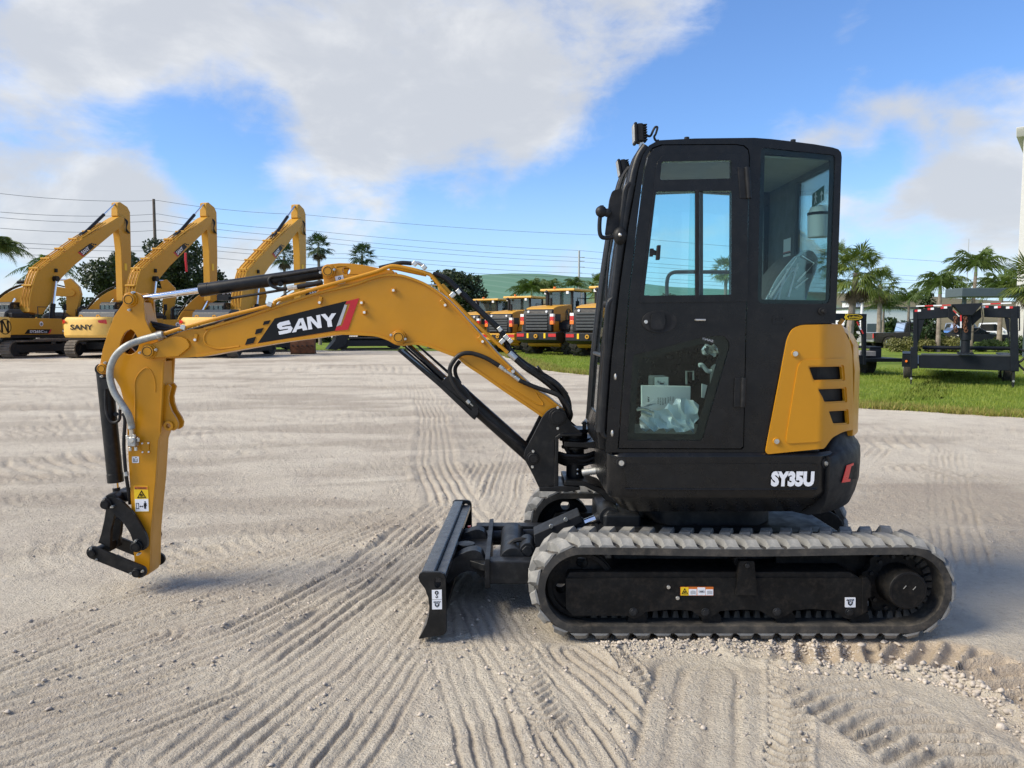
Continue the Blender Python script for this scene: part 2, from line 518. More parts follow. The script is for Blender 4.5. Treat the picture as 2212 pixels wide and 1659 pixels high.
paint('palm_trunk', (0.24, 0.20, 0.165), 0.9, var=0.25, scale=3, bump=0.012, bscale=10)
paint('palm_boots', (0.13, 0.085, 0.055), 0.9, var=0.3, scale=4)
paint('green_shaft', (0.16, 0.24, 0.08), 0.5, var=0.15)

def leafmat(name, a, b, c=None, trans=0.35, rough=0.55):
    """leaf colour varies from leaf to leaf by position; part of the light passes through"""
    m, t = newmat(name)
    co = t.n('ShaderNodeTexCoord').outputs['Object']
    n = t.noise(co, 1.1, 3, 0.6); n2 = t.noise(co, 9.0, 2, 0.6)
    col = t.mix(t.mapr(n, 0.3, 0.7), a, b)
    col = t.mix(t.mapr(n2, 0.35, 0.75, 0, 0.7), col, c or tuple(x * 1.5 for x in b))
    d = t.n('ShaderNodeBsdfPrincipled', Base__Color=col, Roughness=rough)
    d.inputs['Specular IOR Level'].default_value = 0.35
    tr = t.n('ShaderNodeBsdfTranslucent', Color=t.mix(1.0, col, (1.0, 1.15, 0.5), 'MULTIPLY'))
    mx = t.n('ShaderNodeMixShader', i0=trans, i1=d, i2=tr)
    return finish(m, t, mx)
leafmat('oak_leaf', (0.024, 0.036, 0.018), (0.046, 0.066, 0.03), (0.075, 0.098, 0.048), 0.2)
leafmat('oak_leaf_b', (0.022, 0.036, 0.014), (0.045, 0.066, 0.022), (0.07, 0.09, 0.035), 0.2)
leafmat('fan_leaf', (0.075, 0.125, 0.026), (0.13, 0.18, 0.035), (0.24, 0.25, 0.06), 0.28)
leafmat('fan_leaf_far', (0.026, 0.050, 0.020), (0.045, 0.08, 0.028), (0.09, 0.13, 0.05), 0.22)
leafmat('feather_leaf', (0.05, 0.095, 0.026), (0.09, 0.145, 0.035), (0.17, 0.21, 0.06), 0.30)
leafmat('dead_frond', (0.10, 0.072, 0.045), (0.16, 0.12, 0.075), (0.20, 0.15, 0.09), 0.15)
leafmat('shrub_leaf', (0.10, 0.115, 0.035), (0.17, 0.17, 0.05), (0.24, 0.21, 0.075), 0.2)
leafmat('hedge_leaf', (0.030, 0.060, 0.016), (0.055, 0.095, 0.025), (0.09, 0.14, 0.035), 0.2)
leafmat('conifer_leaf', (0.014, 0.035, 0.014), (0.028, 0.055, 0.02), (0.05, 0.08, 0.025), 0.15)
leafmat('grass_blade', (0.16, 0.235, 0.030), (0.26, 0.315, 0.046), (0.36, 0.37, 0.08), 0.4, 0.6)
leafmat('grass_dry', (0.22, 0.20, 0.05), (0.32, 0.27, 0.075), (0.40, 0.33, 0.12), 0.3, 0.7)

def glassmat(name, tint, refl=1.0, body=0.0, bodycol=(0.3, 0.5, 0.5)):
    """thin tinted sheet: light passes straight through with the tint, the rest mirrors by angle"""
    m, t = newmat(name)
    fr = t.n('ShaderNodeFresnel', IOR=1.5)
    tr = t.n('ShaderNodeBsdfTransparent', Color=tint)
    gl = t.n('ShaderNodeBsdfGlossy', Color=(0.95, 0.97, 1.0), Roughness=0.015)
    src = tr
    if body:
        df = t.n('ShaderNodeBsdfDiffuse', Color=bodycol)
        src = t.n('ShaderNodeMixShader', i0=body, i1=tr, i2=df)
    mx = t.n('ShaderNodeMixShader', i0=t.math('MULTIPLY', fr.outputs[0], refl), i1=src, i2=gl)
    return finish(m, t, mx)
glassmat('cab_glass', (0.84, 0.95, 0.945), 0.8)
glassmat('cab_glass_dark', (0.80, 0.905, 0.88), 0.4)
glassmat('clear_film', (0.90, 0.93, 0.93), 3.0, 0.18, (0.8, 0.82, 0.82))
glassmat('car_glass', (0.10, 0.13, 0.14), 1.6)
glassmat('far_cab_glass', (0.50, 0.62, 0.60), 1.6, 0.1, (0.3, 0.38, 0.38))
leafmat('bottle_plastic', (0.72, 0.76, 0.74), (0.76, 0.78, 0.77), (0.74, 0.78, 0.76), 0.55, 0.4)
def mirrormat():
    m, t = newmat('mirror_glass')
    return finish(m, t, t.n('ShaderNodeBsdfGlossy', Color=(0.85, 0.88, 0.9), Roughness=0.02))
mirrormat()

def sandmat():
    m, t = newmat('sand')
    co = t.n('ShaderNodeTexCoord').outputs['Object']
    n1 = t.noise(co, 0.22, 5, 0.6, 0.4)
    n2 = t.noise(co, 1.6, 6, 0.65, 0.3)
    n3 = t.noise(co, 26, 5, 0.7)
    vor = t.n('ShaderNodeTexVoronoi', Vector=co, Scale=95.0)
    c = t.ramp(n1, [(0.30, (0.465, 0.408, 0.328)), (0.52, (0.58, 0.518, 0.42)), (0.72, (0.665, 0.607, 0.50))])
    c = t.mix(t.mapr(n2, 0.35, 0.75, 0, 0.45), c, (0.36, 0.30, 0.25))
    c = t.mix(t.mapr(n3, 0.48, 0.80, 0, 0.65), c, (0.68, 0.63, 0.55))
    c = t.mix(t.mapr(n3, 0.24, 0.45, 0.6, 0), c, (0.25, 0.21, 0.175))
    at = t.n('ShaderNodeAttribute', _attribute_name='fresh')
    c = t.mix(t.math('MULTIPLY', at.outputs['Fac'], 0.75), c, (0.52, 0.42, 0.315))
    da = t.n('ShaderNodeAttribute', _attribute_name='damp_shade')
    c = t.mix(t.math('MULTIPLY', da.outputs['Fac'], 0.55), c, (0.27, 0.222, 0.178))  # damp streaks, plus shade painted into the grooves of the marks
    h = t.math('ADD', t.math('MULTIPLY', t.noise(co, 55, 6, 0.75), 1.0), t.math('MULTIPLY', vor.outputs['Distance'], 0.25))
    h = t.math('ADD', h, t.math('MULTIPLY', t.noise(co, 9, 5, 0.7), 1.3))
    h = t.math('ADD', h, t.math('MULTIPLY', t.noise(co, 24, 4, 0.7), 0.9))
    bn = t.n('ShaderNodeBump', Strength=1.0, Distance=0.019, Height=h)
    b = t.n('ShaderNodeBsdfPrincipled', Base__Color=c, Roughness=0.95, Normal=bn.outputs[0])
    b.inputs['Specular IOR Level'].default_value = 0.15
    return finish(m, t, b)
sandmat()
paint('sand_clod', (0.49, 0.43, 0.365), 0.95, var=0.22, spec=0.1, scale=9, bump=0.004, bscale=90)

def lawnmat():
    m, t = newmat('lawn_turf')
    co = t.n('ShaderNodeTexCoord').outputs['Object']
    n1 = t.noise(co, 0.35, 5, 0.65); n2 = t.noise(co, 7, 5, 0.7)
    c = t.ramp(n1, [(0.3, (0.14, 0.21, 0.026)), (0.55, (0.19, 0.265, 0.034)), (0.75, (0.26, 0.31, 0.05))])
    c = t.mix(t.mapr(n2, 0.35, 0.7, 0, 0.45), c, (0.11, 0.17, 0.024))
    c = t.mix(t.mapr(t.noise(co, 0.9, 5, 0.7, 0.5), 0.48, 0.72, 0, 0.65), c, (0.27, 0.25, 0.065))
    bn = t.n('ShaderNodeBump', Strength=1.0, Distance=0.06, Height=t.noise(co, 20, 5, 0.75))
    b = t.n('ShaderNodeBsdfPrincipled', Base__Color=c, Roughness=0.9, Normal=bn.outputs[0])
    b.inputs['Specular IOR Level'].default_value = 0.15
    return finish(m, t, b)
lawnmat()

def hillmat():
    m, t = newmat('landfill_slope')
    co = t.n('ShaderNodeTexCoord').outputs['Object']
    s = t.n('ShaderNodeSeparateXYZ', i0=co)
    at = t.n('ShaderNodeAttribute', _attribute_name='tarp')
    wv = t.n('ShaderNodeTexWave', Vector=co, Scale=0.055, Distortion=0.6, Detail=2.0)
    wv.wave_type = 'BANDS'; wv.bands_direction = 'DIAGONAL'
    tc = t.mix(t.mapr(wv.outputs['Fac'], 0.0, 0.2, 0.5, 0.0), (0.085, 0.185, 0.122), (0.15, 0.25, 0.185))
    tc = t.mix(t.mapr(t.noise(co, 0.03, 4, 0.6), 0.35, 0.7, 0, 0.5), tc, (0.10, 0.21, 0.15))
    gc = t.ramp(t.noise(co, 0.05, 5, 0.65), [(0.3, (0.10, 0.095, 0.04)), (0.55, (0.15, 0.125, 0.065)), (0.75, (0.115, 0.125, 0.045))])
    c = t.mix(at.outputs['Fac'], gc, tc)
    b = t.n('ShaderNodeBsdfPrincipled', Base__Color=c, Roughness=0.9)
    return finish(m, t, b)
hillmat()

# ------------------------------------------------------------------ the sand lot
def hsh(ix, iy, seed):
    h = (ix.astype(np.int64) * 374761393 + iy.astype(np.int64) * 668265263 + seed * 974634777) & 0xFFFFFFFF
    h = ((h ^ (h >> 13)) * 1274126177) & 0xFFFFFFFF
    return ((h ^ (h >> 16)) & 0xFFFF) / 65535.0
def vnoise(x, y, seed=0):
    ix, iy = np.floor(x), np.floor(y); fx, fy = x - ix, y - iy
    fx = fx * fx * (3 - 2 * fx); fy = fy * fy * (3 - 2 * fy)
    a, b, c, d = hsh(ix, iy, seed), hsh(ix + 1, iy, seed), hsh(ix, iy + 1, seed), hsh(ix + 1, iy + 1, seed)
    return a + (b - a) * fx + (c - a) * fy + (a - b - c + d) * fx * fy
def fbm(x, y, oct=4, seed=0, gain=0.5):
    s = np.zeros_like(x); a = 0.5; f = 1.0
    for o in range(oct):
        s += a * (vnoise(x * f, y * f, seed + o * 17) - 0.5) * 2; f *= 2.03; a *= gain
    return s
def smooth(e0, e1, x):
    t = np.clip((x - e0) / (e1 - e0), 0, 1); return t * t * (3 - 2 * t)
def along(path, x, y):
    """distance along and signed distance across a polyline, nearest segment"""
    best = np.full(x.shape, 1e9); S = np.zeros_like(x); T = np.zeros_like(x); L = 0
    for (x0, y0), (x1, y1) in zip(path[:-1], path[1:]):
        dx, dy = x1 - x0, y1 - y0; l = math.hypot(dx, dy)
        t = ((x - x0) * dx + (y - y0) * dy) / l
        tc = np.clip(t, 0, l); qx, qy = x0 + dx * tc / l, y0 + dy * tc / l
        d2 = (x - qx) ** 2 + (y - qy) ** 2
        sg = ((x - x0) * dy - (y - y0) * dx) / l
        m = d2 < best
        best = np.where(m, d2, best); S = np.where(m, L + t, S); T = np.where(m, np.where(np.abs(t - tc) > 1e-6, np.sign(sg) * np.sqrt(d2), sg), T)
        L += l
    return S, T, L
def gp(*kp): return [tuple(KG(u, v)[:2]) for u, v in kp]

# wheel and crawler marks: (kind, path, width, pitch, depth, slant)
MARKS = [
    ('rib', gp((360, 1640), (640, 1440), (850, 1270), (1010, 1130), (1060, 1000)), 0.60, 0.075, 0.016, 0),
    ('rib', gp((700, 1655), (880, 1420), (1020, 1220), (1085, 1090), (1120, 960)), 0.42, 0.062, 0.013, 0),
    ('rib', gp((1085, 1655), (1040, 1500), (1000, 1385), (985, 1300)), 0.34, 0.062, 0.012, 0),
    ('rib', gp((1290, 1655), (1180, 1500), (1090, 1385), (1040, 1290)), 0.30, 0.058, 0.013, 0),
    ('rib', gp((1455, 1600), (1330, 1490), (1230, 1400)), 0.26, 0.065, 0.015, 0),
    ('rib', gp((900, 830), (935, 900), (940, 1000), (1000, 1130)), 0.55, 0.09, 0.018, 0),
    ('rib', gp((2050, 930), (2045, 1030), (2062, 1150), (2075, 1230)), 0.36, 0.07, 0.014, 0),
    ('rib', gp((760, 820), (880, 850), (990, 880)), 0.5, 0.1, 0.018, 0),
    # bundles of short parallel ridges left by cleats, lying along the run of the marks
    ('rib', gp((-40, 1640), (200, 1560), (450, 1470)), 0.62, 0.070, 0.026, 0),
    ('rib', gp((-120, 1520), (100, 1450), (330, 1370)), 0.55, 0.066, 0.022, 0),
    ('rib', gp((400, 1215), (540, 1190), (690, 1165)), 0.95, 0.078, 0.026, 0),
    ('rib', gp((-60, 1230), (120, 1195), (300, 1160)), 0.75, 0.080, 0.020, 0),
    ('rib', gp((-40, 1030), (120, 1005), (240, 985)), 1.3, 0.11, 0.024, 0),
    ('rib', gp((20, 1100), (180, 1090), (330, 1085)), 0.9, 0.10, 0.016, 0),
    ('rib', gp((905, 1420), (960, 1405), (1010, 1395)), 0.20, 0.060, 0.026, 0),
    ('lug', gp((1110, 1410), (1150, 1500), (1190, 1560)), 0.17, 0.055, 0.026, 0.7),
    ('lug', gp((1330, 1400), (1400, 1490), (1460, 1570)), 0.10, 0.05, 0.026, 0.5),
    ('lug', gp((1700, 1440), (1705, 1540), (1700, 1659)), 0.16, 0.06, 0.028, 0.5),
    ('rib', gp((1480, 1659), (1490, 1560), (1500, 1450)), 0.40, 0.13, 0.009, 0),
    ('lug', gp((1800, 1500), (1930, 1570), (2110, 1690)), 0.48, 0.084, 0.034, -0.25),
    ('rib', gp((470, 910), (640, 900), (800, 905)), 1.3, 0.12, 0.020, 0),
    ('rib', gp((40, 850), (300, 848), (560, 838)), 1.6, 0.2, 0.022, 0),
    ('lug', gp((1900, 1010), (1990, 1010), (2100, 1030)), 0.5, 0.12, 0.018, 0.3),
    ('rib', gp((1880, 960), (2010, 955), (2212, 975)), 0.9, 0.13, 0.018, 0),
    ('rib', gp((560, 800), (760, 790), (900, 800)), 2.0, 0.26, 0.03, 0),
    ('rib', gp((-60, 1440), (220, 1330), (560, 1230), (860, 1110)), 0.5, 0.075, 0.016, 0),
    ('rib', gp((-60, 1560), (240, 1470), (520, 1370), (760, 1240), (960, 1090)), 0.3, 0.08, 0.020, 0),
]
NDRAWN = len(MARKS)
_mr = np.random.default_rng(8)
for _k in range(84):
    _d = 1 / _mr.uniform(1 / 36, 1 / 5.0); _x = _mr.uniform(-.74, .74) * _d
    if _d < 7: _a = _mr.normal(.68, .10) if _x < -.08 * _d else (_mr.normal(1.15, .15) if _x < .1 * _d else _mr.normal(1.75, .3))
    else: _a = _mr.normal(.06, .16) if _mr.random() < .8 else _mr.uniform(.5, 1.5)
    if _d < 7 and _x > .3 * _d: _a = _mr.normal(.05, .2)
    _l = _mr.uniform(1.2, 3.0) * (.45 + .12 * _d); _c = _mr.normal(0, .10)
    _p = [(_x + _l * _t * math.cos(_a + _c * _t), _d + _l * _t * math.sin(_a + _c * _t * 2)) for _t in np.linspace(-.5, .5, 5)]
    _lug = _mr.random() < .22 and _d > 5
    MARKS.insert(0, ('lug' if _lug else 'rib', _p, float(_mr.uniform(.3, .7) * (1 + .03 * _d)), float(_mr.uniform(.085, .13) * (1 + .03 * _d)) if _lug else float(_mr.uniform(.058, .085) * (1 + .035 * _d)), float(_mr.uniform(.009, .017)), float(_mr.uniform(-.6, .9))))
CRAWL = [tuple(KG(1660, 1392)[:2]), tuple(KG(1900, 1400)[:2]), tuple(KG(2080, 1430)[:2]), tuple(KG(2260, 1500)[:2]), tuple(KG(2420, 1620)[:2])]

def ground_height(x, y):
    r = np.hypot(x, y)
    z = 0.010 * fbm(x * 0.5, y * 0.5, 3, 3) + 0.012 * fbm(x * 1.7 + 3, y * 1.7, 4, 5)
    z += 0.008 * fbm(x * 9, y * 9, 3, 9) * smooth(16, 6, r) + 0.007 * fbm(x * 1.2 - y * .5, y * 7 + x * 1.2, 4, 14)
    fresh = np.zeros_like(x); damp_shade = np.zeros_like(x)
    warp = 0.016 * fbm(x * 5, y * 5, 4, 21) + 0.005 * fbm(x * 22, y * 22, 2, 25) + 0.03 * fbm(x * 1.1, y * 1.1, 2, 23)
    crumb = fbm(x * 26, y * 26, 3, 31)
    for mi, (kind, path, wd, pitch, dep, sl) in enumerate(MARKS):
        dep = dep * 0.88
        fl = (0.62 if path[0][0] < -0.6 else 0.36) if mi >= len(MARKS) - NDRAWN else 0.25
        bx0, bx1 = min(p[0] for p in path) - 1.2, max(p[0] for p in path) + 1.2
        by0, by1 = min(p[1] for p in path) - 1.2, max(p[1] for p in path) + 1.2
        m = (x > bx0) & (x < bx1) & (y > by0) & (y < by1)
        if not m.any(): continue
        xs, ys = x[m], y[m]
        S, T, L = along(path, xs, ys); T = T + warp[m]; S = S + warp[m] * 1.5
        q = np.abs(T) / (wd / 2)
        ends = smooth(-0.25, 0.05, S) * smooth(L + 0.25, L - 0.05, S)
        inside = smooth(1.08, 0.92, q) * ends
        berm = np.exp(-((q - 1.16) / 0.17) ** 2) * ends
        fade = fl + (1.1 - fl) * smooth(-0.22, 0.28, fbm(xs * 1.7, ys * 1.7, 4, 77))
        lay = inside * np.clip(fade * 1.6, 0, 1)
        if kind == 'rib':
            w = np.abs(((T / pitch) % 1.0) - 0.5) * 2
            ix = np.floor(T / pitch)
            h = (smooth(0.15, 0.55, w) - 0.55) * (1 + 0.45 * crumb[m]) * (0.25 + 1.15 * vnoise(S * 1.1 + ix * 7.3, ix * 3.7 + mi, 61))
            z[m] = z[m] * (1 - 0.85 * lay) + dep * (1.2 * h - 0.35) * inside * fade + dep * 0.55 * berm * fade * (1 + 0.9 * crumb[m])
            damp_shade[m] = damp_shade[m] * (1 - 0.8 * lay) + 0.5 * inside * fade * (1 - w) ** 1.5  # rib grooves darkened: shade lines painted in the damp sand colour
        else:
            w = np.abs((((S + sl * np.abs(T)) / pitch) % 1.0) - 0.5) * 2
            h = (smooth(0.2, 0.8, w) - 0.4) * (1 + 0.6 * crumb[m])
            z[m] = z[m] * (1 - 0.85 * lay) + dep * h * inside * fade + dep * 0.4 * berm * fade * (1 + crumb[m])
            damp_shade[m] = damp_shade[m] * (1 - 0.8 * lay) + 0.6 * inside * fade * smooth(0.7, 0.2, w)  # painted shade again, in the gaps between lug ridges
    # the machine's own crawler print, freshly pressed
    S, T, L = along(CRAWL, x, y)
    T2 = T + warp
    q = np.abs(T2 + 0.02) / 0.21
    ins = smooth(1.12, 0.9, q) * smooth(-0.1, 0.15, S)
    w = np.abs((((S + 0.25 * T2) / 0.113) % 1.0) - 0.5) * 2
    z = z * (1 - ins) + ins * (-0.030 + 0.046 * smooth(0.25, 1.0, w) * (1 + 0.25 * crumb))
    z += 0.028 * np.exp(-((q - 1.22) / 0.17) ** 2) * smooth(-0.6, 0.2, S) * (1 + 1.2 * crumb) * smooth(-.1, .1, T2)
    fresh = np.maximum(fresh, smooth(1.35, 0.95, q) * smooth(-0.1, 0.3, S))
    # crumbled edge along the near crawler
    yy = 3.83 + 0.02 * fbm(x * 5, y * 0 + 2, 2, 8)
    edge = np.exp(-((y - yy) / 0.05) ** 2) * smooth(0.42, 0.62, x) * smooth(1.75, 1.4, x)
    z += edge * 0.020 * (1 + 1.3 * crumb)
    # flat under the crawlers
    under = smooth(0.0, 0.2, x) * smooth(2.35, 2.15, x) * (smooth(3.86, 3.92, y) * smooth(4.26, 4.2, y) + smooth(5.14, 5.2, y) * smooth(5.56, 5.5, y))
    z = z * (1 - under) - 0.012 * under
    z -= 0.016 * smooth(0.0, 0.3, x) * smooth(2.3, 2.0, x) * smooth(3.45, 3.7, y) * smooth(4.1, 3.9, y)
    # streaky damp patches across the lot
    st = fbm(x * 0.22 + 5, y * 0.9, 5, 55)
    damp_shade = np.maximum(damp_shade, 0.85 * smooth(0.10, 0.34, st) * smooth(4, 8, r))
    st2 = fbm(x * 0.35 + y * .12 + 9, y * 1.5 - x * .35, 5, 58)
    damp_shade = np.maximum(damp_shade, (0.75 + 0.25 * crumb) * smooth(0.02, 0.30, st2) * smooth(3.2, 5.5, r) * smooth(26, 12, r) * smooth(0.6, -1.2, x))
    z += 0.006 * crumb * smooth(0.02, 0.25, st2) * smooth(0.6, -1.2, x)
    z += -0.008 * smooth(0.1, 0.3, st) * smooth(5, 8, r)
    z += 0.014 * crumb * smooth(0.12, 0.3, st) * smooth(5, 8, r) * 0.6
    return z, fresh, damp_shade

def build_ground():
    na, nr = 940, 500
    ang = np.linspace(math.radians(-52), math.radians(52), na)
    inv = np.linspace(1 / 1.9, 1 / 62, nr); rad = 1 / inv
    A, R = np.meshgrid(ang, rad)
    x = (R * np.sin(A)).ravel(); y = (R * np.cos(A)).ravel()
    z, fresh, damp_shade = ground_height(x, y)
    z = z * smooth(62, 50, np.hypot(x, y))
    V = np.stack([x, y, z], 1)
    i = np.arange(nr - 1)[:, None] * na + np.arange(na - 1)[None, :]
    F = np.stack([i, i + 1, i + na + 1, i + na], -1).reshape(-1, 4)[:, ::-1]
    # the plain sheet under and beyond it, out to the horizon
    N = len(V); g = []
    radii = [0.0, 8, 30, 70, 200, 700, 2500]; m = 48
    ex = [(r_ * math.sin(2 * math.pi * k / m), r_ * math.cos(2 * math.pi * k / m), -0.14) for r_ in radii[1:] for k in range(m)]
    ex.append((0, 0, -0.14)); c = N + len(ex) - 1
    f2 = []
    for a in range(len(radii) - 2):
        for k in range(m):
            p, q = N + a * m + k, N + a * m + (k + 1) % m
            f2.append((p, p + m, q + m, q))
    f3 = [(c, N + k, N + (k + 1) % m) for k in range(m)]
    V = np.vstack([V, np.array(ex)])
    me = bpy.data.meshes.new('ground')
    nq = len(F) + len(f2); nt = len(f3)
    me.vertices.add(len(V)); me.vertices.foreach_set('co', V.ravel())
    loops = np.concatenate([F.ravel(), np.array(f2).ravel(), np.array(f3).ravel()]).astype(np.int32)
    me.loops.add(len(loops)); me.loops.foreach_set('vertex_index', loops)
    starts = np.concatenate([np.arange(nq) * 4, nq * 4 + np.arange(nt) * 3]).astype(np.int32)
    me.polygons.add(nq + nt); me.polygons.foreach_set('loop_start', starts)
    me.polygons.foreach_set('use_smooth', np.ones(nq + nt, dtype=bool))
    me.update(calc_edges=True); me.validate()
    pad = np.zeros(len(ex))
    for nm, arr in (('fresh', np.concatenate([fresh, pad])), ('damp_shade', np.concatenate([damp_shade, pad]))):
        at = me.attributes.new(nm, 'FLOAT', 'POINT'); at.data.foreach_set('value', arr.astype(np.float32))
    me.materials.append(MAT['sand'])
    o = bpy.data.objects.new('ground', me); COL.objects.link(o); o['kind'] = 'structure'
    o['label'] = 'pale sandy lot crossed by wheel and crawler marks'
    return o
build_ground()

def tri_mesh(name, V, F, mat, kind=None, label=None, parent=None, smooth=False):
    """mesh from arrays of points and triangles"""
    me = bpy.data.meshes.new(name); V = np.asarray(V, np.float32); F = np.asarray(F, np.int32)
    me.vertices.add(len(V)); me.vertices.foreach_set('co', V.ravel())
    me.loops.add(F.size); me.loops.foreach_set('vertex_index', F.ravel())
    me.polygons.add(len(F)); me.polygons.foreach_set('loop_start', np.arange(len(F), dtype=np.int32) * F.shape[1])
    if smooth: me.polygons.foreach_set('use_smooth', np.ones(len(F), dtype=bool))
    me.update(calc_edges=True); me.materials.append(mat)
    o = bpy.data.objects.new(name, me); COL.objects.link(o)
    if kind: o['kind'] = kind
    if label: o['label'] = label
    if parent is not None: adopt(o, parent)
    return o

# clods and crumbs of sand thrown up along the marks
def build_clods():
    P = []
    def sow(n, x, y, s0, s1):
        for k in range(n): P.append((x[k], y[k], s0 + (s1 - s0) * rng.random() ** 3))
    for kind, path, wd, pitch, dep, sl in MARKS:
        pl = np.array(path); seg = np.hypot(*(pl[1:] - pl[:-1]).T); n = int(seg.sum() * (90 if path[0][1] < 4.5 else 16))
        if path[0][1] > 6: continue
        for k in range(n):
            i = rng.choice(len(seg), p=seg / seg.sum()); t = rng.random(); p = pl[i] * (1 - t) + pl[i + 1] * t
            d = (pl[i + 1] - pl[i]) / seg[i]; s = rng.choice([-1, 1]) * wd / 2 * rng.normal(1.15, 0.12) if kind == 'rib' else rng.uniform(-.55, .55) * wd
            P.append((p[0] + d[1] * s, p[1] - d[0] * s, 0.0018 + 0.009 * rng.random() ** 5))
    n = 1500; sow(n, rng.uniform(.45, 1.75, n), 3.82 + rng.normal(0, .05, n), .002, .011)
    pl = np.array(CRAWL)
    for k in range(1300):
        i = rng.integers(0, len(pl) - 1); t = rng.random(); p = pl[i] * (1 - t) + pl[i + 1] * t; d = pl[i + 1] - pl[i]; d = d / np.hypot(*d)
        s = rng.normal(0.27, 0.05) if rng.random() < .75 else rng.uniform(-.2, .2)
        P.append((p[0] + d[1] * s, p[1] - d[0] * s, 0.002 + 0.014 * rng.random() ** 5))
    n = 700; a = rng.uniform(-.66, .66, n); r = 1 / rng.uniform(1 / 12, 1 / 2.3, n)
    sow(n, r * np.sin(a), r * np.cos(a), .0015, .006)
    P = np.array(P)
    zz = ground_height(P[:, 0].copy(), P[:, 1].copy())[0]
    base = np.array([(1, 0, 0), (-1, 0, 0), (0, 1, 0), (0, -1, 0), (0, 0, 1), (0, 0, -1)], float)
    tri = np.array([(0, 2, 4), (2, 1, 4), (1, 3, 4), (3, 0, 4), (2, 0, 5), (1, 2, 5), (3, 1, 5), (0, 3, 5)])
    # twice split octahedron would cost; one split gives 18 points, 32 faces
    vs = base.tolist(); cache = {}; fs = []
    def midp(a, b):
        k = (min(a, b), max(a, b))
        if k not in cache:
            p = np.array(vs[a]) + np.array(vs[b]); vs.append((p / np.linalg.norm(p)).tolist()); cache[k] = len(vs) - 1
        return cache[k]
    for a, b, c in tri:
        ab, bc, ca = midp(a, b), midp(b, c), midp(c, a); fs += [(a, ab, ca), (b, bc, ab), (c, ca, bc), (ab, bc, ca)]
    base = np.array(vs); tri = np.array(fs)
    N = len(P); B = base[None] * (1 + 0.42 * rng.normal(size=(N, len(base), 1)).clip(-1, 1))
    B = B * P[:, 2][:, None, None] * np.stack([rng.uniform(.8, 1.5, N), rng.uniform(.8, 1.3, N), rng.uniform(.55, .9, N)], 1)[:, None, :]
    th = rng.uniform(0, 6.28, N); c, s = np.cos(th)[:, None], np.sin(th)[:, None]
    X = B[:, :, 0] * c - B[:, :, 1] * s; Y = B[:, :, 0] * s + B[:, :, 1] * c
    V = np.stack([X + P[:, 0:1], Y + P[:, 1:2], B[:, :, 2] + (zz + P[:, 2] * .35)[:, None]], -1).reshape(-1, 3)
    F = (tri[None] + (np.arange(N) * len(base))[:, None, None]).reshape(-1, 3)
    tri_mesh('sand_clods', V, F, MAT['sand_clod'], 'stuff', 'loose crumbs and clods of sand along the wheel marks')
build_clods()

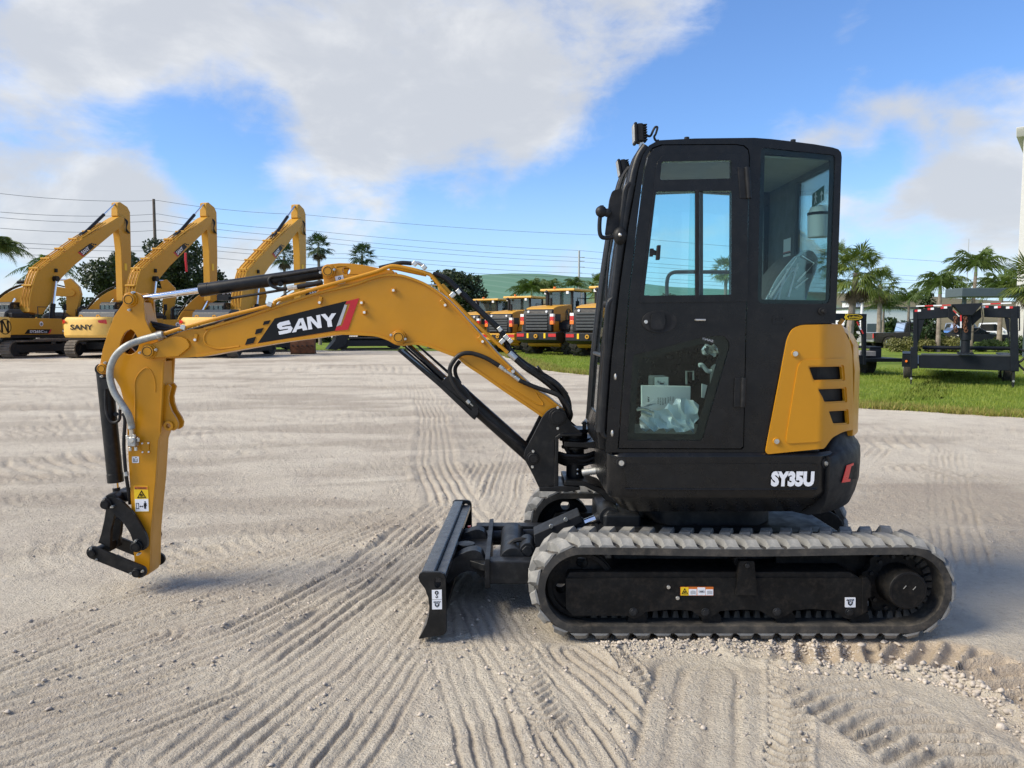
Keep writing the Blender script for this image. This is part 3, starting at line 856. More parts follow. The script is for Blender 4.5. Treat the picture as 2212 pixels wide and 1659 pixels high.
# ------------------------------------------------------------------ the lawn
EDGE = [(24, 3.0), (15.0, 9.3), (9.2, 13.75), (7.0, 15.5), (4.9, 19.5), (3.0, 25.6), (1.25, 29.6), (0.6, 36), (-0.6, 45), (-4, 53), (-14, 55), (-30, 56.5), (-70, 58)]
def build_lawn():
    e = []
    for (x0, y0), (x1, y1) in zip(EDGE[:-1], EDGE[1:]):
        n = max(2, int(math.hypot(x1 - x0, y1 - y0) / 0.12)) if max(y0, y1) < 60 and min(x0, x1) > -20 else 20
        for k in range(n):
            t = k / n; e.append((x0 + (x1 - x0) * t, y0 + (y1 - y0) * t))
    e = np.array(e + [EDGE[-1]])
    w = 0.30 * fbm(e[:, 0] * 0.8, e[:, 1] * 0.8, 4, 91) + 0.12 * fbm(e[:, 0] * 5, e[:, 1] * 5, 2, 92)
    d = np.gradient(e, axis=0); d /= np.maximum(np.hypot(d[:, 0], d[:, 1])[:, None], 1e-6)
    nrm = np.stack([d[:, 1], -d[:, 0]], 1)            # away from the sand
    edge = e + nrm * w[:, None]
    rings = []
    for off, z in ((0.0, 0.0), (0.12, 0.03), (0.8, 0.05), (3, 0.05), (12, 0.05), (60, 0.0), (400, -0.02)):
        q = edge + nrm * off if off < 4 else None
        if q is None:
            c = np.array([25.0, 40.0])
            q = edge * 0 + edge + (nrm * 3) + np.array([0.55, 0.83]) * off
        rings.append(np.column_stack([q, np.full(len(q), z)]))
    V = np.vstack(rings); n = len(edge); i = np.arange(len(rings) - 1)[:, None] * n + np.arange(n - 1)[None]
    F = np.stack([i, i + 1, i + n + 1, i + n], -1).reshape(-1, 4)
    o = tri_mesh('lawn', V, F, MAT['lawn_turf'], 'structure', 'mown green lawn beyond the sand')
    # blades
    n1 = 150000
    pick = rng.integers(0, len(edge) - 1, n1)
    vis = (edge[:, 1] > 8) & (edge[:, 1] < 47)
    idx = np.nonzero(vis[:-1])[0]; pick = idx[rng.integers(0, len(idx), n1)]
    # fewer where the edge lies far away
    keep = rng.random(n1) < np.clip(16.0 / edge[pick, 1], 0.25, 1) ** 1.2
    pick = pick[keep]; t = rng.random(len(pick))[:, None]
    p = edge[pick] * (1 - t) + edge[pick + 1] * t
    off = rng.random(len(pick)) ** 1.7 * 13 - 0.10
    p = p + nrm[pick] * off[:, None]
    dist = np.hypot(p[:, 0], p[:, 1])
    dry = (off < 0.75 + 0.5 * fbm(p[:, 0] * .8, p[:, 1] * .8, 3, 12)) & (rng.random(len(off)) < 0.75)
    def blades(sel, name, mat, hmin, hmax, label):
        q = p[sel]; k = len(q); dd = dist[sel]
        h = rng.uniform(hmin, hmax, k); a = rng.uniform(0, 6.28, k); wd = 0.004 + 0.00045 * dd
        lean = rng.normal(0, .5, (k, 2)) * h[:, None]
        b0 = np.column_stack([q[:, 0] + np.cos(a) * wd, q[:, 1] + np.sin(a) * wd, np.full(k, .0)])
        b1 = np.column_stack([q[:, 0] - np.cos(a) * wd, q[:, 1] - np.sin(a) * wd, np.full(k, .0)])
        tp = np.column_stack([q[:, 0] + lean[:, 0], q[:, 1] + lean[:, 1], h + 0.03])
        V = np.stack([b0, b1, tp], 1).reshape(-1, 3)
        tri_mesh(name, V, np.arange(3 * k).reshape(-1, 3), mat, 'stuff', label)
    blades(~dry, 'grass', MAT['grass_blade'], .05, .12, 'green grass blades of the lawn')
    blades(dry, 'grass', MAT['grass_dry'], .05, .13, 'straw coloured dry grass along the sand edge')
build_lawn()

# ------------------------------------------------------------------ far ground: landfill hill
def build_hill():
    nx, ny = 260, 40
    xs = np.linspace(-260, 420, nx); ys = np.linspace(215, 420, ny)
    X, Y = np.meshgrid(xs, ys)
    # crest profile against X at the reference depth of 300 m
    cx = np.array([-260, -120, -60, -24, -12, 0, 12, 36, 62, 90, 118, 150, 200, 300, 420])
    cz = np.array([1, 3, 8, 20.0, 22.2, 22.8, 22.6, 20.4, 17.5, 16.2, 15.4, 14.4, 11.5, 7, 4])
    crest = np.interp(X, cx, cz)
    t = np.clip((Y - 222) / 78, 0, 1)
    Z = crest * (t ** 0.85) + 0.25 * fbm(X * .05, Y * .05, 3, 4)
    Z[0] = -1
    Z = np.where(t >= 1, crest, Z)
    V = np.stack([X.ravel(), Y.ravel(), Z.ravel()], 1)
    i = np.arange(ny - 1)[:, None] * nx + np.arange(nx - 1)[None]
    F = np.stack([i, i + 1, i + nx + 1, i + nx], -1).reshape(-1, 4)
    o = tri_mesh('hill', V, F, MAT['landfill_slope'], 'structure', 'broad landfill hill with a green cover on its upper slope', smooth=True)
    tz = smooth(0.40, 0.42, np.clip((Y - 222) / 78, 0, 1) + 0.01 * fbm(X * .1, Y * .1, 2, 6)) * smooth(112, 108, X) * smooth(-30, -27, X)
    at = o.data.attributes.new('tarp', 'FLOAT', 'POINT'); at.data.foreach_set('value', tz.ravel().astype(np.float32))
build_hill()

# ================================================================== the compact excavator
YT0, YT1 = 3.90, 4.20          # near crawler
YF0, YF1 = 5.20, 5.50          # far crawler
YB0, YB1, YBM = 4.62, 4.82, 4.72
SWX, SWY = 1.17, 4.70          # slew centre
mini = thing('mini_excavator', 'yellow and black compact excavator with enclosed cab standing on the sand', 'excavator', (1.17, 4.70, 0))
mY, mK = MAT['yellow_paint'], MAT['black_paint']

def pin(parent, c, x, y, Y0, r=0.034, mat=None, bolt=None, Y1=None):
    """pivot boss: collar, grooved end face, grease nipple and lock bolt as sub-parts"""
    p = PT(c, x, y, Y0); mat = mat or mY
    b = MB().cyl((p.x, Y0 - 0.03, p.z), (p.x, (Y1 or YB1) + 0.03, p.z), r, n=28).cyl((p.x, Y0 - 0.012, p.z), (p.x, Y0 + .01, p.z), r * 1.28, n=28)
    o = b.build('pivot_pin', mat, parent, 0.003)
    MB().ring((p.x, Y0 - 0.0315, p.z), (p.x, Y0 - 0.029, p.z), r * .80, r * .70, 28).build('groove', MAT['black_print'], o, smooth=30)
    for dx, dz in bolt or ():
        q = (p.x + dx, p.z + dz)
        MB().cyl((q[0], Y0 - 0.016, q[1]), (q[0], Y0 + 0.01, q[1]), 0.0085, n=6).cyl((q[0], Y0 - 0.03, q[1]), (q[0], Y0 - 0.016, q[1]), 0.005, n=8).build('bolt', MAT['zinc'], o, smooth=30)
    return o

# ---------------------------------------------------------------- boom
def build_boom():
    top = cv('C', [(700, 765), (880, 692), (985, 657), (1110, 645), (1480, 540), (2050, 350)]) + cv('E', [(620, 312), (800, 252), (900, 226), (1000, 220), (1100, 235), (1250, 290), (1350, 350), (1480, 450), (1600, 578), (1800, 800), (1950, 965)]) + cv('G', [(1185, 415), (1300, 490), (1400, 570), (1475, 630)])
    end = cv('G', [(1495, 690), (1470, 750), (1400, 778), (1330, 740)])
    bot = cv('G', [(1270, 690), (1100, 575), (900, 440), (700, 300), (560, 208), (470, 128)]) + cv('E', [(1520, 935), (1400, 890), (1300, 852), (1200, 832), (1130, 836), (1070, 842), (1010, 828), (960, 800), (900, 776), (830, 758), (700, 750), (600, 745), (490, 747), (300, 775), (0, 815)]) + cv('C', [(1250, 862), (1150, 882), (1050, 895), (880, 908), (690, 908)])
    nose = cv('C', [(640, 900), (605, 875), (592, 845), (598, 815), (618, 793), (645, 782)])
    def smo(l, n=3): return spline2(XZ(l, YB0 + .01), n)
    T, B = smo(top), smo(bot)
    outer = T + XZ(end, YB0 + .01) + B + XZ(nose, YB0 + .01)
    boom = MB().prism(outer, YB0 + 0.012, YB1 - 0.012).build('boom', mY, mini, 0.003)
    # top and bottom cover plates, proud of the side plates
    def strip(L, inward):
        m = MB(); ring = []
        for i, p in enumerate(L):
            a, b = Vector(L[max(i - 1, 0)]), Vector(L[min(i + 1, len(L) - 1)])
            d = (b - a).normalized(); n = Vector((-d.y, d.x)) * inward
            q = Vector(p) + n * 0.013; p = Vector(p) - n * 0.003
            ring.append([(p.x, YB0, p.y), (p.x, YB1, p.y), (q.x, YB1, q.y), (q.x, YB0, q.y)])
        return m.loft(ring)
    strip(T[9:], -1).build('top_plate', mY, boom, 0.004)
    strip(B[:-6], -1).build('bottom_plate', mY, boom, 0.004)
    # doubler plate at the nose
    dbl = PR('C', [(630, 792), (700, 770), (800, 728), (860, 716), (920, 722), (965, 745), (988, 785), (985, 815), (890, 893), (690, 905), (640, 895), (600, 862), (598, 822)], YB0)
    MB().prism(dbl, YB0 - 0.004, YB0 + .02).build('nose_plate', mY, boom, 0.004)
    # weld recess line of the nose
    rl = [PT('C', x, y, YB0 + .012) for x, y in [(1290, 590), (1200, 630), (1140, 675), (1115, 725), (1125, 775), (1170, 808), (1260, 825), (1420, 805)]]
    MB().tube(spline(rl, 5), 0.006, 8).build('weld_bead', mY, boom)
    rl = [PT('G', x, y, YB0 + .012) for x, y in [(1190, 420), (1230, 500), (1275, 560), (1265, 582), (1200, 560), (1100, 500), (900, 380)]]
    MB().tube(spline(rl, 5), 0.004, 8).build('weld_bead', mY, boom)
    # cylinder bracket on top
    br = PR('E', [(300, 398), (350, 345), (388, 300), (382, 260), (374, 215), (380, 180), (400, 152), (440, 132), (520, 124), (600, 125), (720, 138), (860, 166), (990, 190), (1010, 222), (900, 230), (800, 256), (620, 316)], YB0 + .02)
    h = PT('E', 583, 190, YB0 + .02)
    for y0 in (YB0 + 0.02, YB1 - 0.045):
        MB().prism(br, y0, y0 + 0.025, [circ((h.x, h.z), 0.023, 18)]).build('cylinder_bracket', mY, boom, 0.003)
    pin(boom, 'E', 430, 195, YB0 + .015, 0.032, bolt=[(-.047, -.008), (.036, .008)])
    pin(boom, 'E', 1042, 770, YB0, 0.034, bolt=[(-.046, .014), (.040, -.010)])
    pin(boom, 'C', 638, 848, YB0, 0.036, bolt=[(-.050, -.008), (.047, .010)])
    # clips with white capped bolts
    for c, x, y, w, hh, a in [('C', 1048, 730, .020, .044, 10), ('E', 360, 450, .020, .046, 12), ('E', 997, 362, .026, .026, 0), ('E', 720, 470, .024, .026, 0), ('E', 745, 553, .024, .026, 0), ('E', 1432, 475, .022, .050, -42), ('E', 1758, 792, .022, .048, -42)]:
        p = PT(c, x, y, YB0 + .012)
        o = MB().box((0, 0, 0), (w, 0.02, hh)).xf(Matrix.Translation((p.x, YB0 + .006, p.z)) @ Matrix.Rotation(math.radians(a), 4, 'Y')).build('mounting_lug', mY, boom, 0.003)
        ax = math.radians(a); off = -hh * .28 if hh > .03 else 0
        bx_, bz_ = p.x + off * math.sin(ax), p.z + off * math.cos(ax)
        MB().cyl((bx_, YB0 - .012, bz_), (bx_, YB0 + .004, bz_), 0.0078, 0.0085, n=10).build('white_cap', MAT['white_cap'], o)
    # print: black field, white name, red and grey slashes, chequers
    yd = YB0 + 0.0095
    def decal(name, mat, pts, c='B'): return MB().prism(PR(c, pts, yd), yd, yd + 0.004).build(name, MAT[mat], boom, smooth=0)
    decal('name_panel', 'black_print', [(1065, 1115), (1690, 962), (1590, 1222), (918, 1330)])
    yd -= 0.0015
    decal('red_slash', 'red_print', [(1690, 965), (1800, 938), (1703, 1212), (1590, 1222), (1605, 1185), (1650, 1178), (1724, 985), (1684, 990)])
    decal('grey_slash', 'grey_print', [(1675, 992), (1695, 1000), (1640, 1168), (1603, 1186)])
    for q in ([(972, 1140), (1027, 1130), (1010, 1162), (962, 1172)], [(905, 1210), (968, 1196), (946, 1240), (892, 1253)], [(826, 1293), (900, 1274), (880, 1330), (806, 1345)]):
        decal('chequer_print', 'black_print', q)
    yd -= 0.0015
    # letters S A N Y drawn as solid outlines
    S_ = [(1107, 1150), (1190, 1130), (1205, 1165), (1130, 1180), (1128, 1190), (1205, 1178), (1222, 1200), (1205, 1235), (1170, 1245), (1105, 1257), (1097, 1228), (1180, 1212), (1182, 1203), (1112, 1213), (1090, 1195), (1086, 1168)]
    A_ = [(1275, 1118), (1312, 1110), (1352, 1213), (1312, 1220), (1304, 1200), (1260, 1210), (1252, 1232), (1216, 1238)]
    Ah = [(1292, 1140), (1302, 1175), (1276, 1180)]
    N_ = [(1345, 1104), (1382, 1096), (1438, 1155), (1426, 1088), (1460, 1082), (1475, 1195), (1440, 1200), (1378, 1135), (1393, 1207), (1358, 1213)]
    Y_ = [(1466, 1080), (1506, 1074), (1535, 1110), (1560, 1072), (1600, 1068), (1558, 1130), (1567, 1185), (1528, 1190), (1521, 1140)]
    for q in (S_, N_, Y_): MB().prism(PR('B', q, yd), yd, yd + .003).build('letter', MAT['white_print'], boom, smooth=0)
    MB().prism(PR('B', A_, yd), yd, yd + .003, [PR('B', Ah, yd)]).build('letter', MAT['white_print'], boom, smooth=0)
    yd = YB0 + .018
    st = MB().prism(PR('B', [(1590, 750), (1660, 735), (1668, 780), (1600, 797)], yd), yd, yd + .004).build('hook_sticker', MAT['white_print'], boom, smooth=0)
    cx_, cz_ = PR('B', [(1630, 765)], yd - .001)[0]
    MB().ring((cx_, yd - .0012, cz_), (cx_, yd + .001, cz_), 0.0085, 0.0045, 14).build('hook_print', MAT['black_print'], st, smooth=0)
    MB().prism(PR('B', [(1610, 812), (1680, 796), (1680, 804), (1612, 821)], YB0 + .01), YB0 + .008, YB0 + .013).build('hook_sticker', MAT['white_print'], boom, smooth=0)
    # steel pipes with clamps along the top
    yp = YB0 - 0.004
    def pipe(c, pts, r, mat, n=5, y=yp, name='pipe'): return MB().tube(spline([PT(cc, x, z, y) for cc, x, z in [(p if len(p) == 3 else (c, *p)) for p in pts]], n), r, 10).build(name, MAT[mat], boom)
    pipe('E', [('C', 745, 702), ('C', 925, 645), ('C', 1300, 545), ('C', 1700, 445), (0, 440), (480, 300), (820, 205), (930, 163), (1000, 150), (1130, 172), (1290, 215), (1330, 240), (1420, 345), (1500, 432), (1700, 640), (1990, 905)], 0.0115, 'yellow_paint')
    pipe('E', [(960, 178), (1010, 172), (1120, 195), (1280, 228)], 0.010, 'yellow_paint', y=YB0 + .03)
    pipe('E', [('C', 800, 715), ('C', 1000, 660), ('C', 1500, 520), ('C', 2050, 365)], 0.009, 'hose_black', y=YB0 + .05, name='hose')
    pipe('E', [(870, 165), (980, 140), (1060, 122), (1150, 126)], 0.013, 'hose_black', y=YB0 + .04, name='hose')
    pipe('E', [(1150, 126), (1205, 122), (1240, 140), (1275, 178)], 0.010, 'zinc', y=YB0 + .04, name='elbow_fitting')
    for c, x, y, w in [('C', 938, 640, .030), ('C', 1690, 440, .030), ('E', 1510, 400, .034), ('E', 1940, 805, .034), ('C', 720, 712, .03), ('E', 1180, 128, .026), ('E', 1262, 160, .026)]:
        p = PT(c, x, y, yp)
        MB().box((0, 0, 0), (w, .04, .026)).xf(Matrix.Translation(p) @ Matrix.Rotation(math.radians(17 if x < 1000 or c == 'C' else -45), 4, 'Y')).build('pipe_clamp', MAT['zinc'], boom, 0.003)
    for c, x, y, a in [('C', 1690, 455, 17), ('E', 1490, 425, -45), ('E', 1910, 835, -45)]:
        p = PT(c, x, y, YB0 + .01)
        MB().box((0, 0, 0), (.022, .03, .035)).xf(Matrix.Translation(p) @ Matrix.Rotation(math.radians(a), 4, 'Y')).build('clamp_bracket', mY, boom, 0.003)
    # fitting chain low on the boom
    f = [PT('G', x, y, YB0 - .012) for x, y in [(868, 215), (905, 245), (938, 270), (975, 292), (1010, 315), (1055, 350)]]
    o = MB().tube([f[0], f[1]], .014, 8).tube([f[1], f[2]], .011, 6).tube([f[2], f[3]], .009, 8).tube([f[3], f[4]], .012, 6).tube([f[4], f[5]], .013, 8).build('hose_fitting', MAT['zinc'], boom, 0.002)
    p = PT('G', 970, 275, YB0)
    MB().box((0, 0, 0), (.022, .03, .05)).xf(Matrix.Translation(p) @ Matrix.Rotation(math.radians(-30), 4, 'Y')).build('fitting_block', mY, boom, .003)
    p = PT('G', 995, 265, YB0); MB().cyl((p.x, YB0 - .02, p.z), (p.x, YB0 + .01, p.z), .011, n=10).build('bolt', MAT['zinc'], boom)
    hose = lambda pts, r, y, name='hose': MB().tube(spline([PT(c, x, z, y + (dy if len(rest) else 0)) for c, x, z, *rest in pts for dy in [rest[0] if rest else 0]], 7), r, 10).build(name, MAT['hose_black'], boom)
    hose([('G', 868, 215), ('G', 740, 140), ('G', 600, 96), ('G', 500, 112), ('G', 430, 185), ('G', 405, 262), ('G', 430, 360), ('G', 490, 455), ('G', 565, 535)], .0135, YB0 - .01)
    hose([('G', 500, 168), ('G', 458, 232), ('G', 462, 300), ('G', 500, 380)], .0125, YB1)
    hose([('G', 1050, 348), ('G', 1200, 412), ('G', 1400, 482), ('G', 1490, 560), ('G', 1535, 660), ('G', 1520, 720, .05)], .0135, YB0 - .01)
    # bundle on the back of the boom
    for k, (dx, dy, r) in enumerate([(0, 0, .013), (5, .03, .009), (9, .06, .010), (-4, .05, .010), (13, .09, .009), (18, .02, .008)]):
        pts = [('E', 1340 + dx, 215 - dx * .4), ('E', 1450 + dx, 262 - dx * .5), ('E', 1565 + dx, 372 - dx * .6), ('E', 1760 + dx, 560 - dx * .6), ('E', 1930 + dx, 730 - dx * .6), ('G', 960 + dx, 75 - dx), ('G', 1080 + dx, 190 - dx), ('G', 1240 + dx, 290 - dx), ('G', 1400 + dx, 390 - dx * .6), ('G', 1490 + dx, 500), ('G', 1520 + dx * .8, 620), ('G', 1505 + dx * .6, 720), ('G', 1470 + dx, 860), ('G', 1500 + dx, 1000), ('G', 1620, 1100 + k * 6), ('G', 1790, 1060 + k * 9)]
        hose(pts, r, YB0 + .03 + dy)
    p0, p1 = PT('E', 2000, 905, YB0 + .02), PT('E', 2060, 960, YB0 + .02)
    MB().tube([p0, p1], .02, 8).build('hose_coupling', MAT['zinc'], boom, .002)
    MB().tube(spline([p1, PT('G', 1120, 235, YB0 + .02), PT('G', 1260, 330, YB0 + .03), PT('G', 1400, 450, YB0 + .05), PT('G', 1490, 600, YB0 + .06), PT('G', 1510, 740, YB0 + .08)], 7), .0185, 10).build('hose', MAT['hose_black'], boom)
    for c, x, y in [('G', 1250, 250), ('G', 1475, 440), ('E', 1565, 375), ('E', 1920, 700), ('E', 1975, 770), ('E', 2010, 800)]:
        p = PT(c, x, y, YB0 + .04); zc_ = c == 'E'
        MB().box((0, 0, 0), (.026 if zc_ else .012, .08, .03 if zc_ else .055)).xf(Matrix.Translation(p) @ Matrix.Rotation(math.radians(-40), 4, 'Y')).build('hose_clamp' if zc_ else 'cable_tie', MAT['zinc' if zc_ else 'hose_black'], boom, .003)
    return boom
boom = build_boom()

def cylinder(name, p0, p1, rod_from, r_rod, r_bar, rod_first=True, mats=('chrome', 'black_paint'), eye=0.035):
    """hydraulic ram from p0 (rod eye) to p1 (barrel eye); rod_from: share of the length taken by the rod"""
    p0, p1 = Vector(p0), Vector(p1); m = p0.lerp(p1, rod_from); d = (p1 - p0).normalized()
    o = MB().cyl(m, p1, r_bar, n=24).cyl(m - d * .006, m + d * .05, r_bar * 1.04, n=24).cyl(p1 - d * .03, p1, r_bar * .8, n=16).build(name, MAT[mats[1]], mini, 0.003)
    MB().cyl(p0 + d * .03, m + d * .02, r_rod, n=20).build('piston_rod', MAT[mats[0]], o)
    MB().cyl(p0 - Vector((0, .045, 0)), p0 + Vector((0, .045, 0)), eye, n=20).cyl(p0, p0 + d * .06, r_rod * 1.25, n=16).build('rod_eye', MAT[mats[1]], o, .003)
    MB().cyl(p1 - Vector((0, .045, 0)), p1 + Vector((0, .045, 0)), eye, n=20).build('barrel_eye', MAT[mats[1]], o, .003)
    return o
# arm ram above the boom
ram = cylinder('arm_cylinder', PT('C', 480, 402, YBM), PT('E', 430, 200, YBM), .355, .0185, .040)
q = lambda c, x, y, Y=YBM: PT(c, x, y, Y)
MB().tube(spline([q('B', 1440, 690, YBM - .045), q('B', 1120, 742, YBM - .047), q('B', 1040, 752, YBM - .047), q('B', 1015, 785, YBM - .05), q('B', 1040, 830, YBM - .05), q('B', 1110, 855, YBM - .05), q('B', 1180, 852, YBM - .05)], 6), .010, 8).build('feed_pipe', MAT['hose_black'], ram)
MB().tube([q('B', 1180, 852, YBM - .05), q('B', 1265, 843, YBM - .05)], .016, 6).build('union', MAT['zinc'], ram, .002)
MB().tube([q('B', 1265, 840, YBM - .05), q('B', 1370, 822, YBM - .05), q('B', 1480, 800, YBM - .05)], .016, 10).build('hose', MAT['hose_black'], ram)
MB().tube([q('B', 1170, 860, YBM - .03), q('B', 900, 905, YBM - .03), q('B', 640, 945, YBM - .03)], .008, 8).box(q('B', 625, 935, YBM - .03), (.07, .05, .035)).build('feed_pipe', MAT['hose_black'], ram)
MB().cyl(q('B', 1115, 815, YBM - .06), q('B', 1115, 815, YBM - .03), .016, n=10).build('port_boss', mK, ram)
# boom ram below
ram2 = cylinder('boom_cylinder', PT('E', 1042, 775, YBM), PT('G', 1180, 1070, YBM), .44, .021, .047)
def obl(o, c, pts, Y0, Y1, mat, name, bev=.003): return MB().prism(PR(c, pts, (Y0 + Y1) / 2), Y0, Y1).build(name, MAT[mat], o, bev)
obl(ram2, 'E', [(1040, 885), (1062, 872), (1420, 1160), (1730, 1440), (1708, 1480), (1690, 1470), (1400, 1195)], YBM - .065, YBM + .065, 'black_paint', 'rod_guard')
obl(ram2, 'E', [(1080, 880), (1095, 872), (1420, 1150), (1480, 1090), (1560, 1140), (1740, 1380), (1725, 1440), (1420, 1175)], YBM - .07, YBM - .058, 'black_paint', 'guard_side')
obl(ram2, 'E', [(1110, 845), (1135, 838), (1450, 1112), (1425, 1135)], YBM - .05, YBM - .038, 'black_paint', 'guard_rail')
obl(ram2, 'E', [(1180, 830), (1205, 830), (1500, 1085), (1480, 1100)], YBM + .035, YBM + .05, 'black_paint', 'guard_rail')
MB().tube([PT('G', 565, 535, YBM - .06), PT('G', 590, 562, YBM - .06)], .016, 8).tube([PT('G', 595, 565, YBM - .06), PT('G', 622, 590, YBM - .06)], .012, 6).build('hose_fitting', MAT['zinc'], ram2, .002)
MB().tube(spline([PT('G', 640, 600, YBM - .055), PT('G', 740, 700, YBM - .055), PT('G', 900, 830, YBM - .055), PT('G', 1030, 930, YBM - .055), PT('G', 1075, 960, YBM - .05)], 5), .009, 8).box(PT('G', 640, 640, YBM - .06), (.04, .03, .04)).build('feed_pipe', MAT['hose_black'], ram2)

# ---------------------------------------------------------------- arm
YA0, YA1, YAM = 4.645, 4.795, 4.72
def build_arm():
    hole = cv('C', [(380, 818), (386, 765), (420, 690), (468, 658), (505, 680), (535, 735), (545, 800), (520, 850), (470, 876), (430, 868)])
    upper = cv('C', [(240, 1045), (212, 1010), (205, 965), (230, 830), (270, 700), (330, 540), (400, 440), (435, 370), (475, 338), (520, 334), (562, 352), (586, 405), (592, 500), (602, 570), (625, 625), (665, 700), (740, 780), (775, 860), (770, 930)])
    low = cv('C', [(755, 1200), (741, 1548)]) + cv('D', [(712, 300), (690, 650), (665, 900), (648, 1100), (640, 1430), (620, 1470), (545, 1500), (500, 1460), (505, 1330), (498, 1250), (480, 900), (460, 560), (446, 300), (440, 0)]) + cv('C', [(440, 1430), (420, 1310), (382, 1165), (335, 1085), (290, 1060)])
    out_n = XZ(upper, YA0) + XZ(low, YA0)
    hl = spline2(XZ(hole, YA0), 3)
    arm = MB().prism(out_n, YA0, YA0 + .022, [hl]).build('arm', mY, mini, .003)
    MB().prism(out_n, YA1 - .022, YA1, [hl]).build('far_side_plate', mY, arm, .003)
    # closed box below the pivot, with the front and back webs
    MB().prism(XZ(cv('C', [(340, 1090), (380, 1060), (600, 960), (760, 935)]) + low[:-1], YA0), YA0 + .0225, YA1 - .0225).build('box_section', mY, arm)
    MB().prism(XZ(cv('C', [(592, 510), (602, 570), (625, 625), (665, 700), (690, 750), (660, 770), (600, 660), (575, 580), (560, 470), (575, 420)]), YA0), YA0 + .0225, YA1 - .0225).build('back_web', mY, arm)
    MB().prism(XZ(cv('C', [(225, 960), (245, 835), (290, 700), (345, 560), (375, 570), (320, 720), (275, 850), (255, 970)]), YA0), YA0 + .0225, YA1 - .0225).build('front_web', mY, arm)
    # raised stiffening outline
    rl = [PT('C', x, y, YA0) for x, y in [(514, 1548), (514, 1250), (512, 1120), (540, 1050), (590, 1000), (635, 1000), (670, 1050), (690, 1130), (690, 1200)]]
    MB().tube(spline(rl, 4), .0045, 8).build('weld_bead', mY, arm)
    MB().prism(PR('C', [(745, 930), (765, 930), (752, 1250), (735, 1548), (720, 1548), (738, 1200)], YA0 - .002), YA0 - .006, YA0 + .005).build('edge_strip', mY, arm, .003)
    # thumb bracket on the machine side
    tb = cv('C', [(770, 1150), (800, 1130), (822, 1160), (812, 1200), (800, 1250), (805, 1300), (830, 1370), (870, 1430), (888, 1475), (880, 1520), (850, 1540), (800, 1532), (780, 1500), (760, 1440), (745, 1548)])
    tbl = XZ(tb, YA0 + .03)
    hc = PT('C', 810, 1495, YA0 + .03)
    for y0 in (YA0 + .03, YA1 - .045):
        MB().prism(tbl, y0, y0 + .02, [circ((hc.x, hc.z), .015, 14)]).build('thumb_bracket', mY, arm, .003)
    MB().ring((hc.x, YA0 + .015, hc.z), (hc.x, YA0 + .03, hc.z), .030, .015, 20).build('bracket_boss', mY, arm, .002)
    pin(arm, 'C', 475, 398, YA0, .034, bolt=[(-.004, -.062), (.020, .042)], Y1=YA1)
    pin(arm, 'C', 240, 998, YA0, .027, bolt=[(-.006, -.046), (.018, .036)], Y1=YA1)
    # plate with four bolts and stickers
    o = MB().prism(PR('D', [(572, 305), (640, 308), (638, 408), (570, 402)], YA0), YA0 - .008, YA0 + .004).build('cover_plate', mY, arm, .002)
    for x, y in [(577, 322), (630, 320), (580, 398), (633, 396)]:
        p = PT('D', x, y, YA0 - .008); MB().cyl((p.x, YA0 - .014, p.z), (p.x, YA0 - .006, p.z), .0055, n=8).build('bolt', MAT['white_cap'], o)
    ys = YA0 - .0025
    def stick(name, mat, pts, par, lift=0.0): return MB().prism(PR('D', pts, ys), ys - lift, ys - lift + .0022).build(name, MAT[mat], par, smooth=0)
    s = stick('lubrication_sticker', 'white_print', rpoly([(485, 437), (546, 437), (546, 493), (487, 493)], 5), arm)
    for pts in ([(497, 450), (501, 450), (501, 484), (497, 484)], [(507, 455), (511, 455), (511, 480), (530, 480), (530, 455), (534, 455), (534, 485), (507, 485)], [(512, 450), (521, 441), (530, 450)], [(513, 466), (528, 466), (528, 469), (513, 469)]): stick('pictogram', 'black_print', pts, s, .001)
    s = stick('warning_sticker', 'yellow_print', rpoly([(500, 691), (625, 694), (636, 918), (512, 920)], 8), arm)
    stick('warning_band', 'orange_print', [(505, 696), (622, 699), (624, 724), (507, 722)], s, .001)
    stick('white_field', 'white_print', [(512, 808), (628, 806), (632, 913), (517, 915)], s, .001)
    f = lambda a, b: Vector((*(lambda p: (p.x, ys - .002, p.z))(PT('D', 532 + a * 78, 720 - b * 15, ys)),))
    lettering('lettering', 'WARNING', MAT['dark_brown'], s, f, .012)
    stick('pictogram', 'dark_brown', [(512, 720), (520, 704), (528, 720)], s, .002)
    MB().prism(PR('D', [(569, 730), (609, 797), (530, 800)], ys), ys - .002, ys - .0004, [PR('D', [(569, 744), (598, 791), (541, 793)], ys)]).build('pictogram', MAT['black_print'], s, smooth=0)
    for pts in ([(552, 765), (578, 762), (578, 768), (552, 771)], [(560, 770), (568, 768), (572, 788), (560, 785)], [(572, 775), (582, 773), (580, 786)]): stick('pictogram', 'black_print', pts, s, .002)
    MB().prism(PR('D', [(521, 842), (546, 841), (548, 892), (523, 893)], ys), ys - .002, ys - .0004, [PR('D', [(525, 847), (542, 846), (544, 887), (527, 888)], ys)]).build('pictogram', MAT['dark_grey_paint'], s, smooth=0)
    for pts in ([(552, 871), (562, 862), (562, 868), (576, 868), (576, 862), (587, 871), (576, 880), (576, 874), (562, 874), (562, 880)], [(590, 842), (612, 841), (616, 868), (610, 868), (610, 892), (603, 892), (602, 872), (599, 892), (593, 892), (592, 868), (588, 868)]): stick('pictogram', 'black_print', pts, s, .002)
    p = PT('D', 600, 832, ys); MB().cyl((p.x, ys - .002, p.z), (p.x, ys - .0004, p.z), .0046, n=12).build('pictogram', MAT['black_print'], s, smooth=0)
    # auxiliary valve and the big grey sleeved hose
    v = MB().box(PT('D', 495, 305, YA0 - .03), (.048, .05, .058)).build('valve_block', MAT['zinc_dull'], arm, .006)
